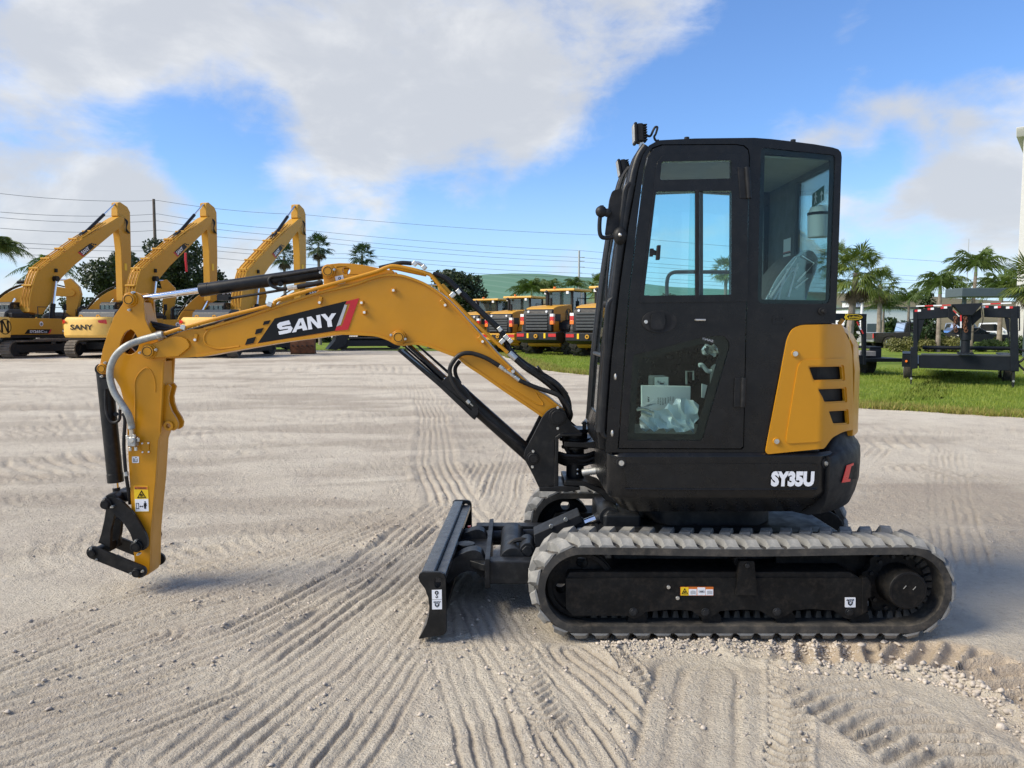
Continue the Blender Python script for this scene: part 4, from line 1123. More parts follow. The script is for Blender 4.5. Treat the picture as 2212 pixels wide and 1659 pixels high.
    p = PT('D', 478, 295, YA0 - .06); MB().cyl(p, p + Vector((0, .02, 0)), .016, n=14).build('valve_spool', MAT['zinc'], v, .002)
    for x, y in [(445, 270), (505, 262), (540, 290), (470, 372), (520, 370)]:
        p = PT('D', x, y, YA0 - .035); MB().cyl(p - Vector((0, 0, .012)), p + Vector((0, 0, .012)), .010, n=6).build('valve_port', MAT['zinc'], v, .002)
    MB().tube([PT('D', 482, 195, YA0 - .035), PT('D', 486, 262, YA0 - .03)], .015, 8).build('valve_neck', MAT['zinc'], v, .002)
    hs_ = [('C', 755, 700), ('C', 680, 718), ('C', 560, 752), ('C', 440, 802), ('C', 350, 880), ('C', 302, 980), ('C', 296, 1080), ('C', 330, 1200), ('C', 400, 1310), ('C', 455, 1400), ('C', 478, 1480), ('D', 482, 195)]
    MB().tube(spline([PT(c, x, y, YB0 - .02 - (.03 if 2 < i < 10 else 0)) for i, (c, x, y) in enumerate(hs_)], 8), .0205, 14).build('sleeved_hose', MAT['hose_sleeve'], arm)
    MB().tube([PT('C', 700, 715, YB0 - .02), PT('C', 745, 702, YB0 - .012)], .024, 8).build('hose_end', MAT['zinc'], arm, .002)
    # thin hoses between arm and boom
    for k, (a, b) in enumerate([(600, 650), (650, 690), (600, 640), (620, 660)]):
        pts = [PT('C', 615 + 10 * k, a - 10 + k * 16, YAM - .02 + .03 * (k % 2)), PT('C', 720, 612 + k * 14, YAM), PT('C', 860, 640 + k * 6, YAM), PT('C', 1000, 648, YAM)]
        MB().tube(spline(pts, 6), .010, 8).build('hose', MAT['hose_black'], arm)
    MB().tube(spline([PT('C', 540, 700, YAM), PT('C', 470, 800, YAM), PT('C', 420, 870, YAM)], 5), .012, 8).build('hose', MAT['hose_black'], arm)
    MB().tube(spline([PT('D', 405, 60, YA0 - .02), PT('D', 425, 120, YA0 - .02), PT('D', 415, 330, YA0 - .02), PT('D', 430, 560, YA0 - .02), PT('D', 450, 700, YA0), PT('D', 470, 850, YA0 + .03)], 6), .011, 8).build('hose', MAT['hose_black'], arm)
    MB().tube([PT('D', 433, 570, YA0 - .02), PT('D', 440, 605, YA0 - .02)], .0145, 8).build('hose_clamp', MAT['zinc_dull'], arm)
    return arm
arm = build_arm()
# bucket ram
ram3 = cylinder('bucket_cylinder', PT('D', 358, 790, YAM), PT('C', 242, 1002, YAM), .125, .018, .046)
MB().tube(spline([PT('Q', 925, 575, YAM - .05), PT('Q', 920, 640, YAM - .05), PT('Q', 922, 780, YAM - .05), PT('Q', 935, 850, YAM - .055), PT('Q', 965, 905, YAM - .055), PT('Q', 1010, 912, YAM - .055), PT('Q', 1042, 880, YAM - .055), PT('Q', 1045, 800, YAM - .05)], 6), .0095, 8).box(PT('Q', 925, 580, YAM - .05), (.04, .03, .06)).build('feed_pipe', MAT['hose_black'], ram3)
MB().tube([PT('Q', 1042, 795, YAM - .05), PT('Q', 1042, 765, YAM - .05)], .014, 6).build('union', MAT['zinc'], ram3)
MB().tube([PT('Q', 1042, 760, YAM - .05), PT('Q', 1038, 700, YAM - .05)], .008, 6).build('thin_pipe', MAT['zinc'], ram3)
MB().cyl(PT('Q', 1010, 842, YAM - .065), PT('Q', 1010, 842, YAM), .014, n=10).build('port_boss', mK, ram3)
# links at the tip
def link(name, c, pts, Y0, th, bev=.004): return MB().prism(spline2(PR(c, pts, Y0), 3) if len(pts) > 12 else PR(c, pts, Y0), Y0, Y0 + th).build(name, mK, mini, bev)
gl = [(250, 830), (280, 800), (330, 795), (380, 820), (440, 870), (510, 950), (570, 1050), (610, 1130), (622, 1200), (600, 1245), (560, 1255), (515, 1235), (500, 1200), (470, 1110), (420, 1030), (370, 970), (345, 960), (300, 885), (262, 880)]
link('tipping_lever', 'D', gl, YA0 - .045, .022)
link('tipping_lever', 'D', gl, YA1 + .020, .022)
hl_ = [(262, 860), (345, 880), (330, 960), (300, 1080), (295, 1230), (190, 1190), (215, 1110), (240, 1000)]
link('bucket_link', 'D', hl_, YA0 - .020, .03)
link('bucket_link', 'D', [(330, 960), (395, 1000), (385, 1110), (365, 1190), (345, 1235), (300, 1220), (310, 1100)], YA0 + .07, .03)
MB().bx(*[PT('D', 300, 1200, YAM).x, PT('D', 350, 1200, YAM).x], YA0, YA1, PT('D', 300, 1235, YAM).z, PT('D', 300, 1160, YAM).z).build('link_spacer', mK, mini, .003)
a, b = PR('D', [(150, 1270), (562, 1435)], YA0 - .05)
for y0 in (YA0 - .062, YA1 + .04):
    MB().prism(capsule(a, b, .0345 * 1.12), y0, y0 + .02).build('side_link', mK, mini, .003)
for c, x, y, r, bl in [('D', 265, 850, .026, [(.04, -.014), (-.01, .034)]), ('D', 528, 1218, .028, [(.014, -.046), (.0, .036)]), ('D', 150, 1275, .024, [(.024, -.040), (-.006, .03)]), ('D', 535, 1445, .024, [(.038, .012), (-.036, -.004)])]:
    pin(mini, c, x, y, YA0 - .052, r, mK, bl, YA1 + .05)
p = PT('D', 380, 790, YAM); MB().cyl((p.x, YA0 - .03, p.z), (p.x, YA1 + .03, p.z), .045, n=20).box((p.x + .05, YAM, p.z + .01), (.10, .06, .06)).build('link_knuckle', mK, mini, .006)

# ---------------------------------------------------------------- swing post
def build_swing():
    plate = cv('G', [(1270, 690), (1310, 640), (1350, 612), (1410, 600), (1460, 615), (1490, 650), (1505, 700), (1545, 762), (1640, 842), (1560, 842), (1450, 845), (1400, 870), (1382, 920), (1385, 1330), (1240, 1355), (1160, 1190), (1112, 1105), (1096, 1060), (1108, 1000), (1180, 870)])
    s = MB().prism(XZ(plate, YB0 - .04), YB0 - .045, YB0 - .02).build('swing_post', mK, mini, .003)
    MB().prism(XZ(plate, YB0 - .04), YB1 + .02, YB1 + .045).build('far_cheek', mK, s, .003)
    z = lambda y: PT('G', 1400, y, 4.6).z
    x = lambda g, Y=4.6: PT('G', g, 1000, Y).x
    MB().prism([(x(1240), z(1335)), (x(1400), z(1330)), (x(1420), z(1325)), (x(1530), z(1325)), (x(1620), z(1335)), (x(1620), z(1360)), (x(1500), z(1378)), (x(1240), z(1372))], YB0 - .06, YB1 + .06).build('lower_plate', mK, s, .004)
    MB().prism([(x(1385), z(870)), (x(1430), z(838)), (x(1640), z(835)), (x(1640), z(860)), (x(1450), z(865)), (x(1418), z(890)), (x(1418), z(1335)), (x(1375), z(1340))], YB0 - .055, YB1 + .055).build('back_web', mK, s, .006)
    kx, ky = x(1575, YBM), YBM
    MB().cyl((kx, ky, z(1010)), (kx, ky, z(830)), .075, n=28).cyl((kx, ky, z(1335)), (kx, ky, z(1010)), .055, n=28).cyl((kx, ky, z(850)), (kx, ky, z(815)), .10, n=28).cyl((kx, ky, z(935)), (kx, ky, z(905)), .098, n=28).cyl((kx, ky, z(1010)), (kx, ky, z(985)), .085, n=28).build('king_pin', mK, s, .003)
    MB().box((kx + .05, ky - .06, z(790)), (.022, .022, .06)).cyl((kx + .05, ky - .06, z(770)), (kx + .05, ky - .06, z(755)), .018, n=6).build('lock_bolt', mK, s, .002)
    for yy in (1195, 1235):
        MB().ball((kx + .01, ky - .078, z(yy)), .008, 8, 5).build('grease_nipple', MAT['zinc'], s)
    # lugs of the main frame reaching forward
    for ya, yb, yc in ((905, 870, 800), (1262, 1250, 1330)):
        pl = [(x(1470), z(ya + 10)), (x(1680, 4.4), z(ya + 20)), (x(1860, 4.4), z(yb + (30 if ya < 1000 else 90))), (x(2000, 4.4), z(yb + (40 if ya < 1000 else 200))), (x(2000, 4.4), z(yb + (110 if ya < 1000 else 320))), (x(1840, 4.4), z(yb + (110 if ya < 1000 else 150))), (x(1690, 4.4), z(ya + 65)), (x(1470), z(ya + 55))]
        MB().prism(pl, YBM - .16, YBM + .16).build('frame_lug', mK, s, .008)
    for k in range(5):
        zz = z(1040 + 26 * k); a0 = Vector((x(1420), YBM - .08 + .03 * k, zz))
        MB().tube(spline([a0, Vector((x(1520), YBM - .10 + .02 * k, zz - .012)), Vector((x(1680), YBM - .10 + .02 * k, zz - .010)), Vector((x(1840), YBM - .06 + .03 * k, zz + .02))], 6), .013, 8).build('hose', MAT['hose_black'], s)
    # swing ram
    MB().cyl((x(1640), YBM - .16, z(1200)), (x(1900), YBM - .2, z(1150)), .022, n=14).build('swing_rod', MAT['zinc_dull'], s)
    pin(s, 'G', 1412, 690, YB0 - .045, .042, mK, [(0, -.068), (0, .056)], YB1 + .04)
    pin(s, 'G', 1182, 1074, YB0 - .045, .030, mK, [(-.004, -.052), (0, .042)], YB1 + .04)
build_swing()

# ---------------------------------------------------------------- turntable house
RT = 0.87
def plan_pt(u, v, R=RT, yf=3.93, z=None):
    """where the ray through (u, v) meets the upright skin of the house: flat side, round tail; returns place and outward normal"""
    up = -(v - CY) / FPX; q_ = ((u - CX) / FPX) / (cT + sT * up); kz = (-sT + cT * up) / (cT + sT * up)
    xc = SWX + math.sqrt(max(R * R - (SWY - yf) ** 2, 0))
    if q_ * yf <= xc: Y, n = yf, Vector((0, -1, 0))
    else:
        a = q_ * q_ + 1; b = -2 * (q_ * SWX + SWY); c = SWX ** 2 + SWY ** 2 - R * R
        Y = (-b - math.sqrt(max(b * b - 4 * a * c, 0))) / (2 * a)
        n = Vector((q_ * Y - SWX, Y - SWY, 0)).normalized()
    return Vector((q_ * Y, Y, CAMH + kz * Y)), n
def draped(outer, holes, R, yf, th, cuts=26, lift=0.0):
    """flat outline in (u, v) laid on the house skin, th thick"""
    bm = bmesh.new()
    loops = [outer] + list(holes); flat = [p for l in loops for p in l]
    vs = [bm.verts.new((p[0], p[1], 0)) for p in flat]
    for t in tessellate_polygon([[Vector((p[0], p[1], 0)) for p in l] for l in loops]):
        try: bm.faces.new([vs[i] for i in t])
        except ValueError: pass
    u0, u1 = min(p[0] for p in flat), max(p[0] for p in flat)
    for k in range(1, cuts):
        bmesh.ops.bisect_plane(bm, geom=bm.verts[:] + bm.edges[:] + bm.faces[:], plane_co=(u0 + (u1 - u0) * k / cuts, 0, 0), plane_no=(1, 0, 0), dist=1e-5)
    bm.verts.index_update(); bm.edges.index_update()
    P = [plan_pt(v.co.x, v.co.y, R, yf) for v in bm.verts]
    n = len(P); V = [p + nn * (th + lift) for p, nn in P] + [p + nn * lift for p, nn in P]
    F = [tuple(v.index for v in f.verts) for f in bm.faces]; F = F + [tuple(i + n for i in f[::-1]) for f in F]
    for e in bm.edges:
        if e.is_boundary: a, b = e.verts[0].index, e.verts[1].index; F.append((a, b, b + n, a + n))
    bm.free()
    return MB().add(V, F)
def plan_ring(R, yh, x0, z, n=40):
    """closed plan outline of the house at height z: front corner, flat side, round tail, flat side"""
    xc = math.sqrt(max(R * R - yh * yh, 1e-6)); a0 = math.atan2(yh, xc); o = []
    r = .09
    for k in range(5):
        t = math.pi + math.pi / 2 * k / 4; o.append((x0 + r + r * math.cos(t), SWY - yh + r + r * math.sin(t), z))
    o.append((SWX - .1, SWY - yh, z))
    for k in range(n + 1):
        t = -a0 + 2 * a0 * k / n; o.append((SWX + R * math.cos(t), SWY + R * math.sin(t), z))
    o.append((SWX - .1, SWY + yh, z))
    for k in range(5):
        t = math.pi / 2 + math.pi / 2 * k / 4; o.append((x0 + r + r * math.cos(t), SWY + yh - r + r * math.sin(t), z))
    return o
def Zk(v, Y): return K(1106, v, Y).z
HX0 = K(1313, 1000, 3.95).x
zt, zb = Zk(978, 3.93), Zk(1072, 3.93)
house = MB().loft([plan_ring(RT - .13, .64, HX0 + .10, Zk(1118, 3.93)), plan_ring(RT - .05, .72, HX0 + .04, Zk(1090, 3.93)), plan_ring(RT - .015, .76, HX0 + .005, zb - .008), plan_ring(RT - .004, .768, HX0, zb + .02), plan_ring(RT - .004, .768, HX0, zt - .018), plan_ring(RT - .02, .752, HX0 + .012, zt)]).build('lower_body', MAT['black_cab'], mini, .006, smooth=40)
# side cover with its step line, bolts and print
cov = draped(rpoly(cv('k', [(1346, 1003), (1770, 1001), (1768, 1055), (1356, 1054)]), 10), [], RT - .004, 3.932, .004).build('side_cover', MAT['black_cab'], house, .003)
MB().tube([plan_pt(u, v, RT, 3.93)[0] for u, v in [(1350, 1056), (1500, 1057), (1650, 1057), (1764, 1057)]], .006, 8).build('cover_ridge', MAT['black_cab'], house)
for u, v in [(1342, 1000), (1783, 1001)]:
    p, n = plan_pt(u, v, RT, 3.93)
    o = MB().cyl(p + n * .002, p - n * .008, .026, n=20).build('bolt_cup', MAT['black_plastic'], house)
    MB().cyl(p + n * .008, p, .014, n=16).cyl(p + n * .014, p + n * .006, .009, n=6).build('bolt', MAT['zinc'], o)
def on_house(u0, v0, u1, v1, R=RT, yf=3.93, lift=.002):
    def f(a, b):
        p, n = plan_pt(u0 + (u1 - u0) * a, v0 + (v1 - v0) * b, R, yf); return p + n * lift
    return f
lettering('lettering', 'SY35U', MAT['white_print'], house, on_house(1663, 1050, 1756, 1017, lift=.012), .065, .02)
# counterweight, round the tail
def cw_rings():
    prof = [(.0, 1108, -.11), (.0, 1098, -.035), (0, 1075, -.012), (0, 1045, .006), (0, 1000, .010), (0, 978, .006), (0, 968, -.006), (0, 962, -.022), (0, 948, -.030), (0, 934, -.042), (0, 928, -.07), (0, 926, -.14)]
    rings = []
    a0, a1 = -math.radians(57.5), math.radians(57.5); n = 44
    for k in range(n + 1):
        t = a0 + (a1 - a0) * k / n; e = min(k, n - k) / n
        rise = min(1, e / .10); rise = rise * rise * (3 - 2 * rise)
        ring = []
        for _, v, dr in prof:
            z = Zk(v, 4.1)
            lim = Zk(978, 4.1) + .004
            if z > lim: z = lim + (z - lim) * rise
            R = RT + .012 + dr
            ring.append((SWX + R * math.cos(t), SWY + R * math.sin(t), z))
        # inner side
        for v in (926, 1108):
            z = Zk(v, 4.1); lim = Zk(978, 4.1) + .004
            if z > lim: z = lim + (z - lim) * rise
            ring.append((SWX + .55 * math.cos(t), SWY + .55 * math.sin(t), z))
        rings.append(ring)
    return rings
cw = MB().loft(cw_rings()).build('counterweight', MAT['black_plastic'], mini, smooth=50)
dr = RT + .022
draped(cv('L', [(885, 1165), (935, 1147), (935, 1162), (918, 1172), (896, 1265), (912, 1262), (910, 1282), (850, 1290)]), [], dr, 3.9, .002, 12, .004).build('red_mark', MAT['red_reflector'], cw, smooth=0)
draped(cv('L', [(918, 1172), (962, 1150), (975, 1160), (962, 1262), (896, 1270)]), [], dr, 3.9, .001, 12, .001).build('mark_recess', MAT['black_frame'], cw, smooth=0)
# engine cover: near panel with three grilles, then the hood round the tail
vent = [cv('L', [(612, 452), (838, 447), (846, 540), (645, 546)]), cv('L', [(678, 612), (858, 606), (864, 697), (716, 704)]), cv('L', [(745, 772), (874, 766), (880, 856), (778, 860)])]
vr = [rpoly(v, 3, 3) for v in vent]
pout = rpoly(cv('L', [(455, 250), (490, 175), (560, 146), (838, 140), (905, 285), (917, 360), (922, 600), (932, 903), (850, 920), (772, 962), (715, 1042), (310, 1082), (300, 1060), (330, 900), (400, 540)]), [8, 10, 10, 4, 8, 8, 0, 6, 8, 8, 4, 4, 4, 0, 0], 3)
RP, YP = .862, 3.945
pan = draped(pout, vr, RP, YP, .012, 30).build('engine_cover', MAT['yellow_panel'], mini, .0035, smooth=40)
inn = rpoly(cv('L', [(560, 400), (890, 385), (912, 880), (760, 935), (690, 990), (440, 1005), (450, 930), (500, 620), (530, 440)]), 14, 4)
draped(inn, [[((p[0] - sum(a[0] for a in v) / len(v)) * 1.10 + sum(a[0] for a in v) / len(v), (p[1] - sum(a[1] for a in v) / len(v)) * 1.22 + sum(a[1] for a in v) / len(v)) for p in v] for v in vr], RP, YP, .006, 30, .0118).build('raised_field', MAT['yellow_panel'], pan, .005, smooth=40, seg=3)
for v, vv in zip(vent, vr):
    big_ = [((p[0] - sum(a[0] for a in v) / 4) * 1.06 + sum(a[0] for a in v) / 4, (p[1] - sum(a[1] for a in v) / 4) * 1.1 + sum(a[1] for a in v) / 4) for p in v]
    g = draped(big_, [], RP - .03, YP + .03, .004, 14).build('grille', MAT['black_print'], pan, smooth=0)
    # honeycomb of thin walls
    m = MB(); us = [p[0] for p in v]; vs_ = [p[1] for p in v]; h = 3.3; r_ = 0
    vv0 = min(vs_)
    def inside(u, w):
        c = False
        for i in range(4):
            (x1, y1), (x2, y2) = v[i - 1], v[i]
            if (y1 > w) != (y2 > w) and u < (x2 - x1) * (w - y1) / (y2 - y1) + x1: c = not c
        return c
    row = 0
    while vv0 + row * h * .866 < max(vs_):
        w = vv0 + row * h * .866; u = min(us) + (h / 2 if row % 2 else 0)
        while u < max(us):
            if inside(u, w):
                o_, i_ = [], []
                for k in range(6):
                    t = math.radians(60 * k + 30)
                    for L_, rr in ((o_, h * .577), (i_, h * .42)):
                        p, n = plan_pt(u + rr * math.cos(t), w + rr * math.sin(t), RP, YP); L_.append(p - n * .006)
                m.add(o_ + i_, [(k, (k + 1) % 6, 6 + (k + 1) % 6, 6 + k) for k in range(6)])
            u += h
        row += 1
    hc = m.build('honeycomb', MAT['black_plastic'], g, smooth=0); hc['kind'] = 'stuff'
for x, y in [(510, 355), (375, 988)]:
    p, n = plan_pt(*cp('L', x, y), RP, YP)
    o = MB().cyl(p + n * .018, p + n * .008, .019, n=20).build('bolt_washer', mY, pan, .003)
    MB().cyl(p + n * .022, p + n * .01, .013, n=16).cyl(p + n * .028, p + n * .02, .008, n=6).build('bolt', MAT['zinc'], o)
def hood():
    rings = []; n = 30
    p0, _ = plan_pt(*cp('L', 920, 600), RP, YP); a0 = math.atan2(p0.y - SWY, p0.x - SWX) + .03
    for k in range(n + 1):
        t = a0 + (-2 * a0) * k / n
        rings.append([(SWX + R_ * math.cos(t), SWY + R_ * math.sin(t), Zk(v, 4.2)) for v, R_ in [(940, .874), (800, .874), (775, .866), (745, .862), (722, .83), (702, .775), (697, .70), (697, .45), (940, .45)]])
    return MB().loft(rings)
hd = hood().build('engine_hood', MAT['yellow_panel'], mini, .004, smooth=40)
p, n = plan_pt(*cp('L', 912, 225), .858, YP)
MB().add([p + Vector((a, b, c)) for a, b, c in [(-.012, -.01, .05), (.018, .05, .05), (.03, .06, -.05), (-.0, -.004, -.05)]], [(0, 1, 2, 3)]).build('warning_sticker', MAT['yellow_print'], hd, smooth=0)
MB().tube([Vector((p.x - .05, p.y + .02, Zk(700, 4.1))), Vector((p.x - .03, p.y + .02, Zk(690, 4.1)))], .012, 6).build('hood_latch', mY, hd)

# ---------------------------------------------------------------- cab
YC0, YC1, YCF = 3.95, 3.985, 4.90
YFP = 4.56                      # far front pillar: the corner beyond it is cut off
mC = MAT['black_cab']
ol = [(1309, 977), (1312, 905), (1322, 770), (1341, 610), (1358, 490), (1372, 412), (1380, 365), (1389, 335), (1402, 314), (1422, 303), (1500, 299)] + cv('J', [(60, 97), (270, 95), (420, 106), (600, 127), (800, 152), (960, 180), (1010, 196), (1035, 222), (1042, 265), (1036, 420), (1020, 900), (1005, 1300), (995, 1560)]) + [(1805, 698)] + cv('L', [(600, 139), (530, 154), (485, 184), (450, 245), (395, 540), (340, 830), (300, 1050), (297, 1084)])
doorout = [(1334, 970), (1358, 631), (1380, 450), (1390, 368), (1397, 336), (1409, 319), (1428, 312), (1590, 311), (1608, 314), (1617, 322), (1620, 338), (1618, 440), (1607, 966), (1602, 971)]
rwin = rpoly(cv('J', [(328, 178), (972, 246), (984, 275), (938, 1560), (298, 1560)]), [12, 10, 10, 14, 14], 4)
side = MB().prism(XZ(ol, YC0), YC0, YC1, [XZ(doorout, YC0), XZ(rwin, YC0)]).build('cab_side', mC, mini, .010, seg=3)
xz = lambda l, Y: XZ(l, Y)
# roof shell and rear wall, swept from near side to far side along the outline
def sweep(pts, thick, y0, y1e, y1s=()):
    P = XZ(pts, YC0); rings = []
    for i, p in enumerate(P):
        a, b = Vector(P[max(i - 1, 0)]), Vector(P[min(i + 1, len(P) - 1)]); d = (b - a).normalized(); n = Vector((d.y, -d.x))
        q = Vector(p) + n * thick; y1 = y1s[i] if i < len(y1s) else y1e
        rings.append([(p[0], y0, p[1]), (p[0], y1, p[1]), (q.x, y1, q.y), (q.x, y0, q.y)])
    return MB().loft(rings)
sweep(ol[8:20], .045, YC1 - .002, YCF, (YFP, YFP + .04, YFP + .12)).build('roof', mC, mini, .008)
far = [(u + 75, v) for u, v in ol[:9]] + [(1470, 306)] + list(ol[10:24]) + [(1800, 760), (1790, 977)]
fw = [(1372, 690), (1396, 460), (1420, 345), (1780, 352), (1770, 690)]
fx = lambda l: XZ(l, YC0)
wall_f = MB().prism(fx(far), YCF - .004, YCF + .03, [rpoly(fx([(1412, 780), (1436, 560), (1466, 350), (1600, 345), (1782, 356), (1778, 690)]), .04)]).build('cab_far_side', mC, mini, .006)
g = MB().prism(rpoly(fx([(1410, 782), (1434, 560), (1464, 348), (1600, 343), (1784, 354), (1780, 692)]), .04), YCF + .010, YCF + .015).build('window_pane', MAT['cab_glass'], wall_f, smooth=0)
# rear wall with window on the near half
xr = K(1812, 400, YC0).x
rwm = MB(); zr0, zr1, zr2 = Zk(700, 3.95), Zk(655, 3.95), Zk(340, 3.95)
rwm.bx(xr - .035, xr, 4.46, YCF, zr0, zr2).bx(xr - .035, xr, YC1, 4.46, zr0, zr1 + .01).bx(xr - .035, xr, YC1, 4.46, Zk(368, 4.1), zr2)
rear = rwm.build('cab_rear_wall', MAT['lining_dark'], mini)
MB().bx(xr - .022, xr - .016, YC1, 4.46, zr1, Zk(366, 4.1)).build('window_pane', MAT['cab_glass'], rear, smooth=0)
# roof lining
zl = Zk(322, 3.95)
MB().prism([(K(1420, 330, YC0).x, zl), (xr - .04, Zk(345, 3.95)), (xr - .04, Zk(341, 3.95)), (K(1420, 330, YC0).x, zl + .01)], YC1 + .002, YCF - .006).build('roof_lining', MAT['lining'], mini)
# floor and inner lower walls
MB().bx(HX0 + .04, xr - .04, YC1 + .01, YCF - .01, zt - .02, zt + .03).build('cab_floor', MAT['lining_dark'], mini, .004)
MB().bx(xr - .2, xr - .04, YC1 + .01, YCF - .01, zt, Zk(680, 3.95)).build('rear_shelf', MAT['lining_dark'], mini, .01)
# front: pillars, windscreen, lower nose
front = [(1300, 935), (1303, 900), (1313, 770), (1331, 615), (1349, 490), (1364, 412), (1374, 365), (1384, 335), (1398, 314)]
def fpts(dx, Y): return [Vector((K(u, v, YC0).x + dx, Y, K(u, v, YC0).z)) for u, v in front]
for Y, nm in ((YC0 + .03, 'front_pillar'), (YFP, 'front_pillar')):
    MB().tube(spline(fpts(.0, Y), 4), .026, 12).build(nm, MAT['black_paint'], mini)
MB().tube(spline(fpts(-.012, YC0 + .12), 4), .014, 10).build('screen_frame', MAT['black_paint'], mini)
MB().tube(spline(fpts(-.008, YFP - .07), 4), .014, 10).build('screen_frame', MAT['black_paint'], mini)
gl_ = fpts(-.006, 0); ws = MB(); rings = []
for p in gl_[:8]: rings.append([(p.x, YC0 + .12, p.z), (p.x, YFP - .07, p.z), (p.x + .006, YFP - .07, p.z), (p.x + .006, YC0 + .12, p.z)])
ws.loft(rings).build('windscreen', MAT['cab_glass'], mini, smooth=60)
MB().tube([fpts(-.01, YC0 + .12)[2], fpts(-.01, YFP - .07)[2]], .012, 8).build('screen_rail', MAT['black_paint'], mini)
MB().prism(XZ([(1298, 977), (1292, 930), (1298, 900), (1325, 890), (1332, 977)], YC0), YC0 + .06, YFP + .05).build('cab_nose', mC, mini, .012)
cr = []
for i, p in enumerate(fpts(0, YFP)[1:8]): cr.append([(p.x, YFP + .02, p.z), (p.x + .17, YCF, p.z), (p.x + .175, YCF, p.z), (p.x + .005, YFP + .02, p.z)])
MB().loft(cr).build('corner_pane', MAT['cab_glass'], mini, smooth=60)
# yellow side of the far tank seen past the nose
MB().bx(K(1296, 800, 5.2).x, K(1310, 800, 5.2).x + .8, 5.0, 5.42, zt + .0, Zk(880, 5.0)).build('side_tank', MAT['yellow_panel'], mini, .03)
# grab rail and mirror
rail = [('I', 412, 600), ('I', 372, 592), ('I', 338, 640), ('I', 322, 760), ('I', 300, 950), ('I', 270, 1250), ('I', 245, 1500), ('K', 225, 150), ('K', 205, 600), ('K', 178, 1000), ('K', 168, 1220), ('K', 185, 1335), ('K', 238, 1350)]
rl = MB().tube(spline([PT(c, x, y, YC0 + .02) for c, x, y in rail], 5), .0155, 10).build('grab_rail', MAT['black_paint'], mini)
mir = MB().prism(rpoly(PR('I', [(228, 648), (303, 628), (312, 700), (292, 905), (250, 992), (168, 1012), (185, 880), (205, 720)], 3.98), .012), 3.965, 3.99).build('mirror_head', MAT['black_plastic'], mini, .008)
MB().prism(rpoly(PR('I', [(228, 660), (296, 642), (303, 710), (284, 900), (245, 982), (178, 1000), (192, 880), (210, 730)], 3.98), .012), 3.991, 3.994).build('mirror_glass', MAT['mirror_glass'], mir, smooth=0)
MB().tube(spline([PT('I', x, y, 3.96) for x, y in [(140, 820), (128, 880), (126, 970), (140, 1018), (175, 1030), (250, 1020), (290, 1010)]], 6), .011, 10).build('mirror_arm', MAT['black_paint'], mir)
for x, y, r in [(140, 815, .030), (190, 825, .022)]:
    p = PT('I', x, y, 3.95); MB().ball(p, r, 14, 9, (1, .9, 1)).build('mirror_joint', MAT['black_plastic'], mir)
p = PT('I', 145, 765, 3.95); MB().cyl(p, p - Vector((0, 0, .03)), .010, n=10).build('mirror_knob', MAT['black_plastic'], mir)
p = PT('I', 293, 1012, 3.955); MB().ball(p, .044, 16, 10, (.82, .8, 1.05)).build('mirror_clamp', MAT['black_plastic'], mir)
MB().ball((p.x - .005, p.y - .036, p.z), .010, 8, 6).build('clamp_screw', MAT['zinc'], mir)
# wiper
wp = [PT('I', x, y, 4.1) for x, y in [(232, 1030), (205, 1180), (190, 1340), (180, 1500), (182, 1580)]]
wip = MB().tube(wp, .006, 6).build('wiper', MAT['hose_black'], mini)
MB().ball(PT('I', 182, 1572, 4.1), .022, 10, 7, (.9, 1, 1)).build('wiper_motor', MAT['black_plastic'], wip)
for c, x, y in [('K', 292, 790), ('K', 262, 1318)]:
    MB().ball(PT(c, x, y, YC0), .014, 10, 7, (.6, 1, 1.3)).build('screen_latch', MAT['zinc'], mini)
# work lamps on the roof
def lamp(ax, ay, Y, s=1.0, a=0):
    x0, y0 = ax, ay
    p = PT('I', x0, y0, Y); M = Matrix.Translation(p) @ Matrix.Rotation(math.radians(a), 4, 'Y') @ Matrix.Scale(s, 4)
    b = MB().box((0, 0, 0), (.045, .105, .125)).xf(M).build('work_lamp', MAT['black_plastic'], mini, .008)
    MB().box((-.032, 0, 0), (.022, .115, .140)).xf(M).build('lamp_bezel', MAT['black_plastic'], b, .006)
    MB().box((-.0435, 0, 0), (.004, .095, .118)).xf(M).build('lamp_lens', MAT['zinc_dull'], b, .002)
    for k in range(7):
        MB().box((.034, 0, -.051 + .017 * k), (.026, .10, .006)).xf(M).build('cooling_fin', MAT['black_plastic'], b)
    MB().box((.01, 0, -.085), (.03, .05, .05)).xf(M).build('lamp_bracket', MAT['zinc'], b, .003)
    return b
l1 = lamp(452, 180, YC0 + .12, .74, -3)
l2 = lamp(318, 460, YFP, .72, -10)
MB().tube(spline([PT('I', x, y, YC0 + .12) for x, y in [(500, 190), (540, 198), (565, 150), (582, 125), (598, 130), (585, 180), (572, 205), (585, 235), (610, 235)]], 6), .006, 8).build('lamp_cable', MAT['hose_black'], l1)
MB().tube(spline([PT('I', x, y, YFP) for x, y in [(342, 410), (360, 425), (365, 455), (362, 480)]], 6), .005, 8).build('lamp_cable', MAT['hose_black'], l2)
for c, x, y in [('I', 838, 220), ('J', 612, 125)]:
    p = PT(c, x, y, YC0 + .15); MB().cyl(p - Vector((0, 0, .01)), p + Vector((0, 0, .008)), .014, n=8).build('roof_bolt', mK, mini, .002)

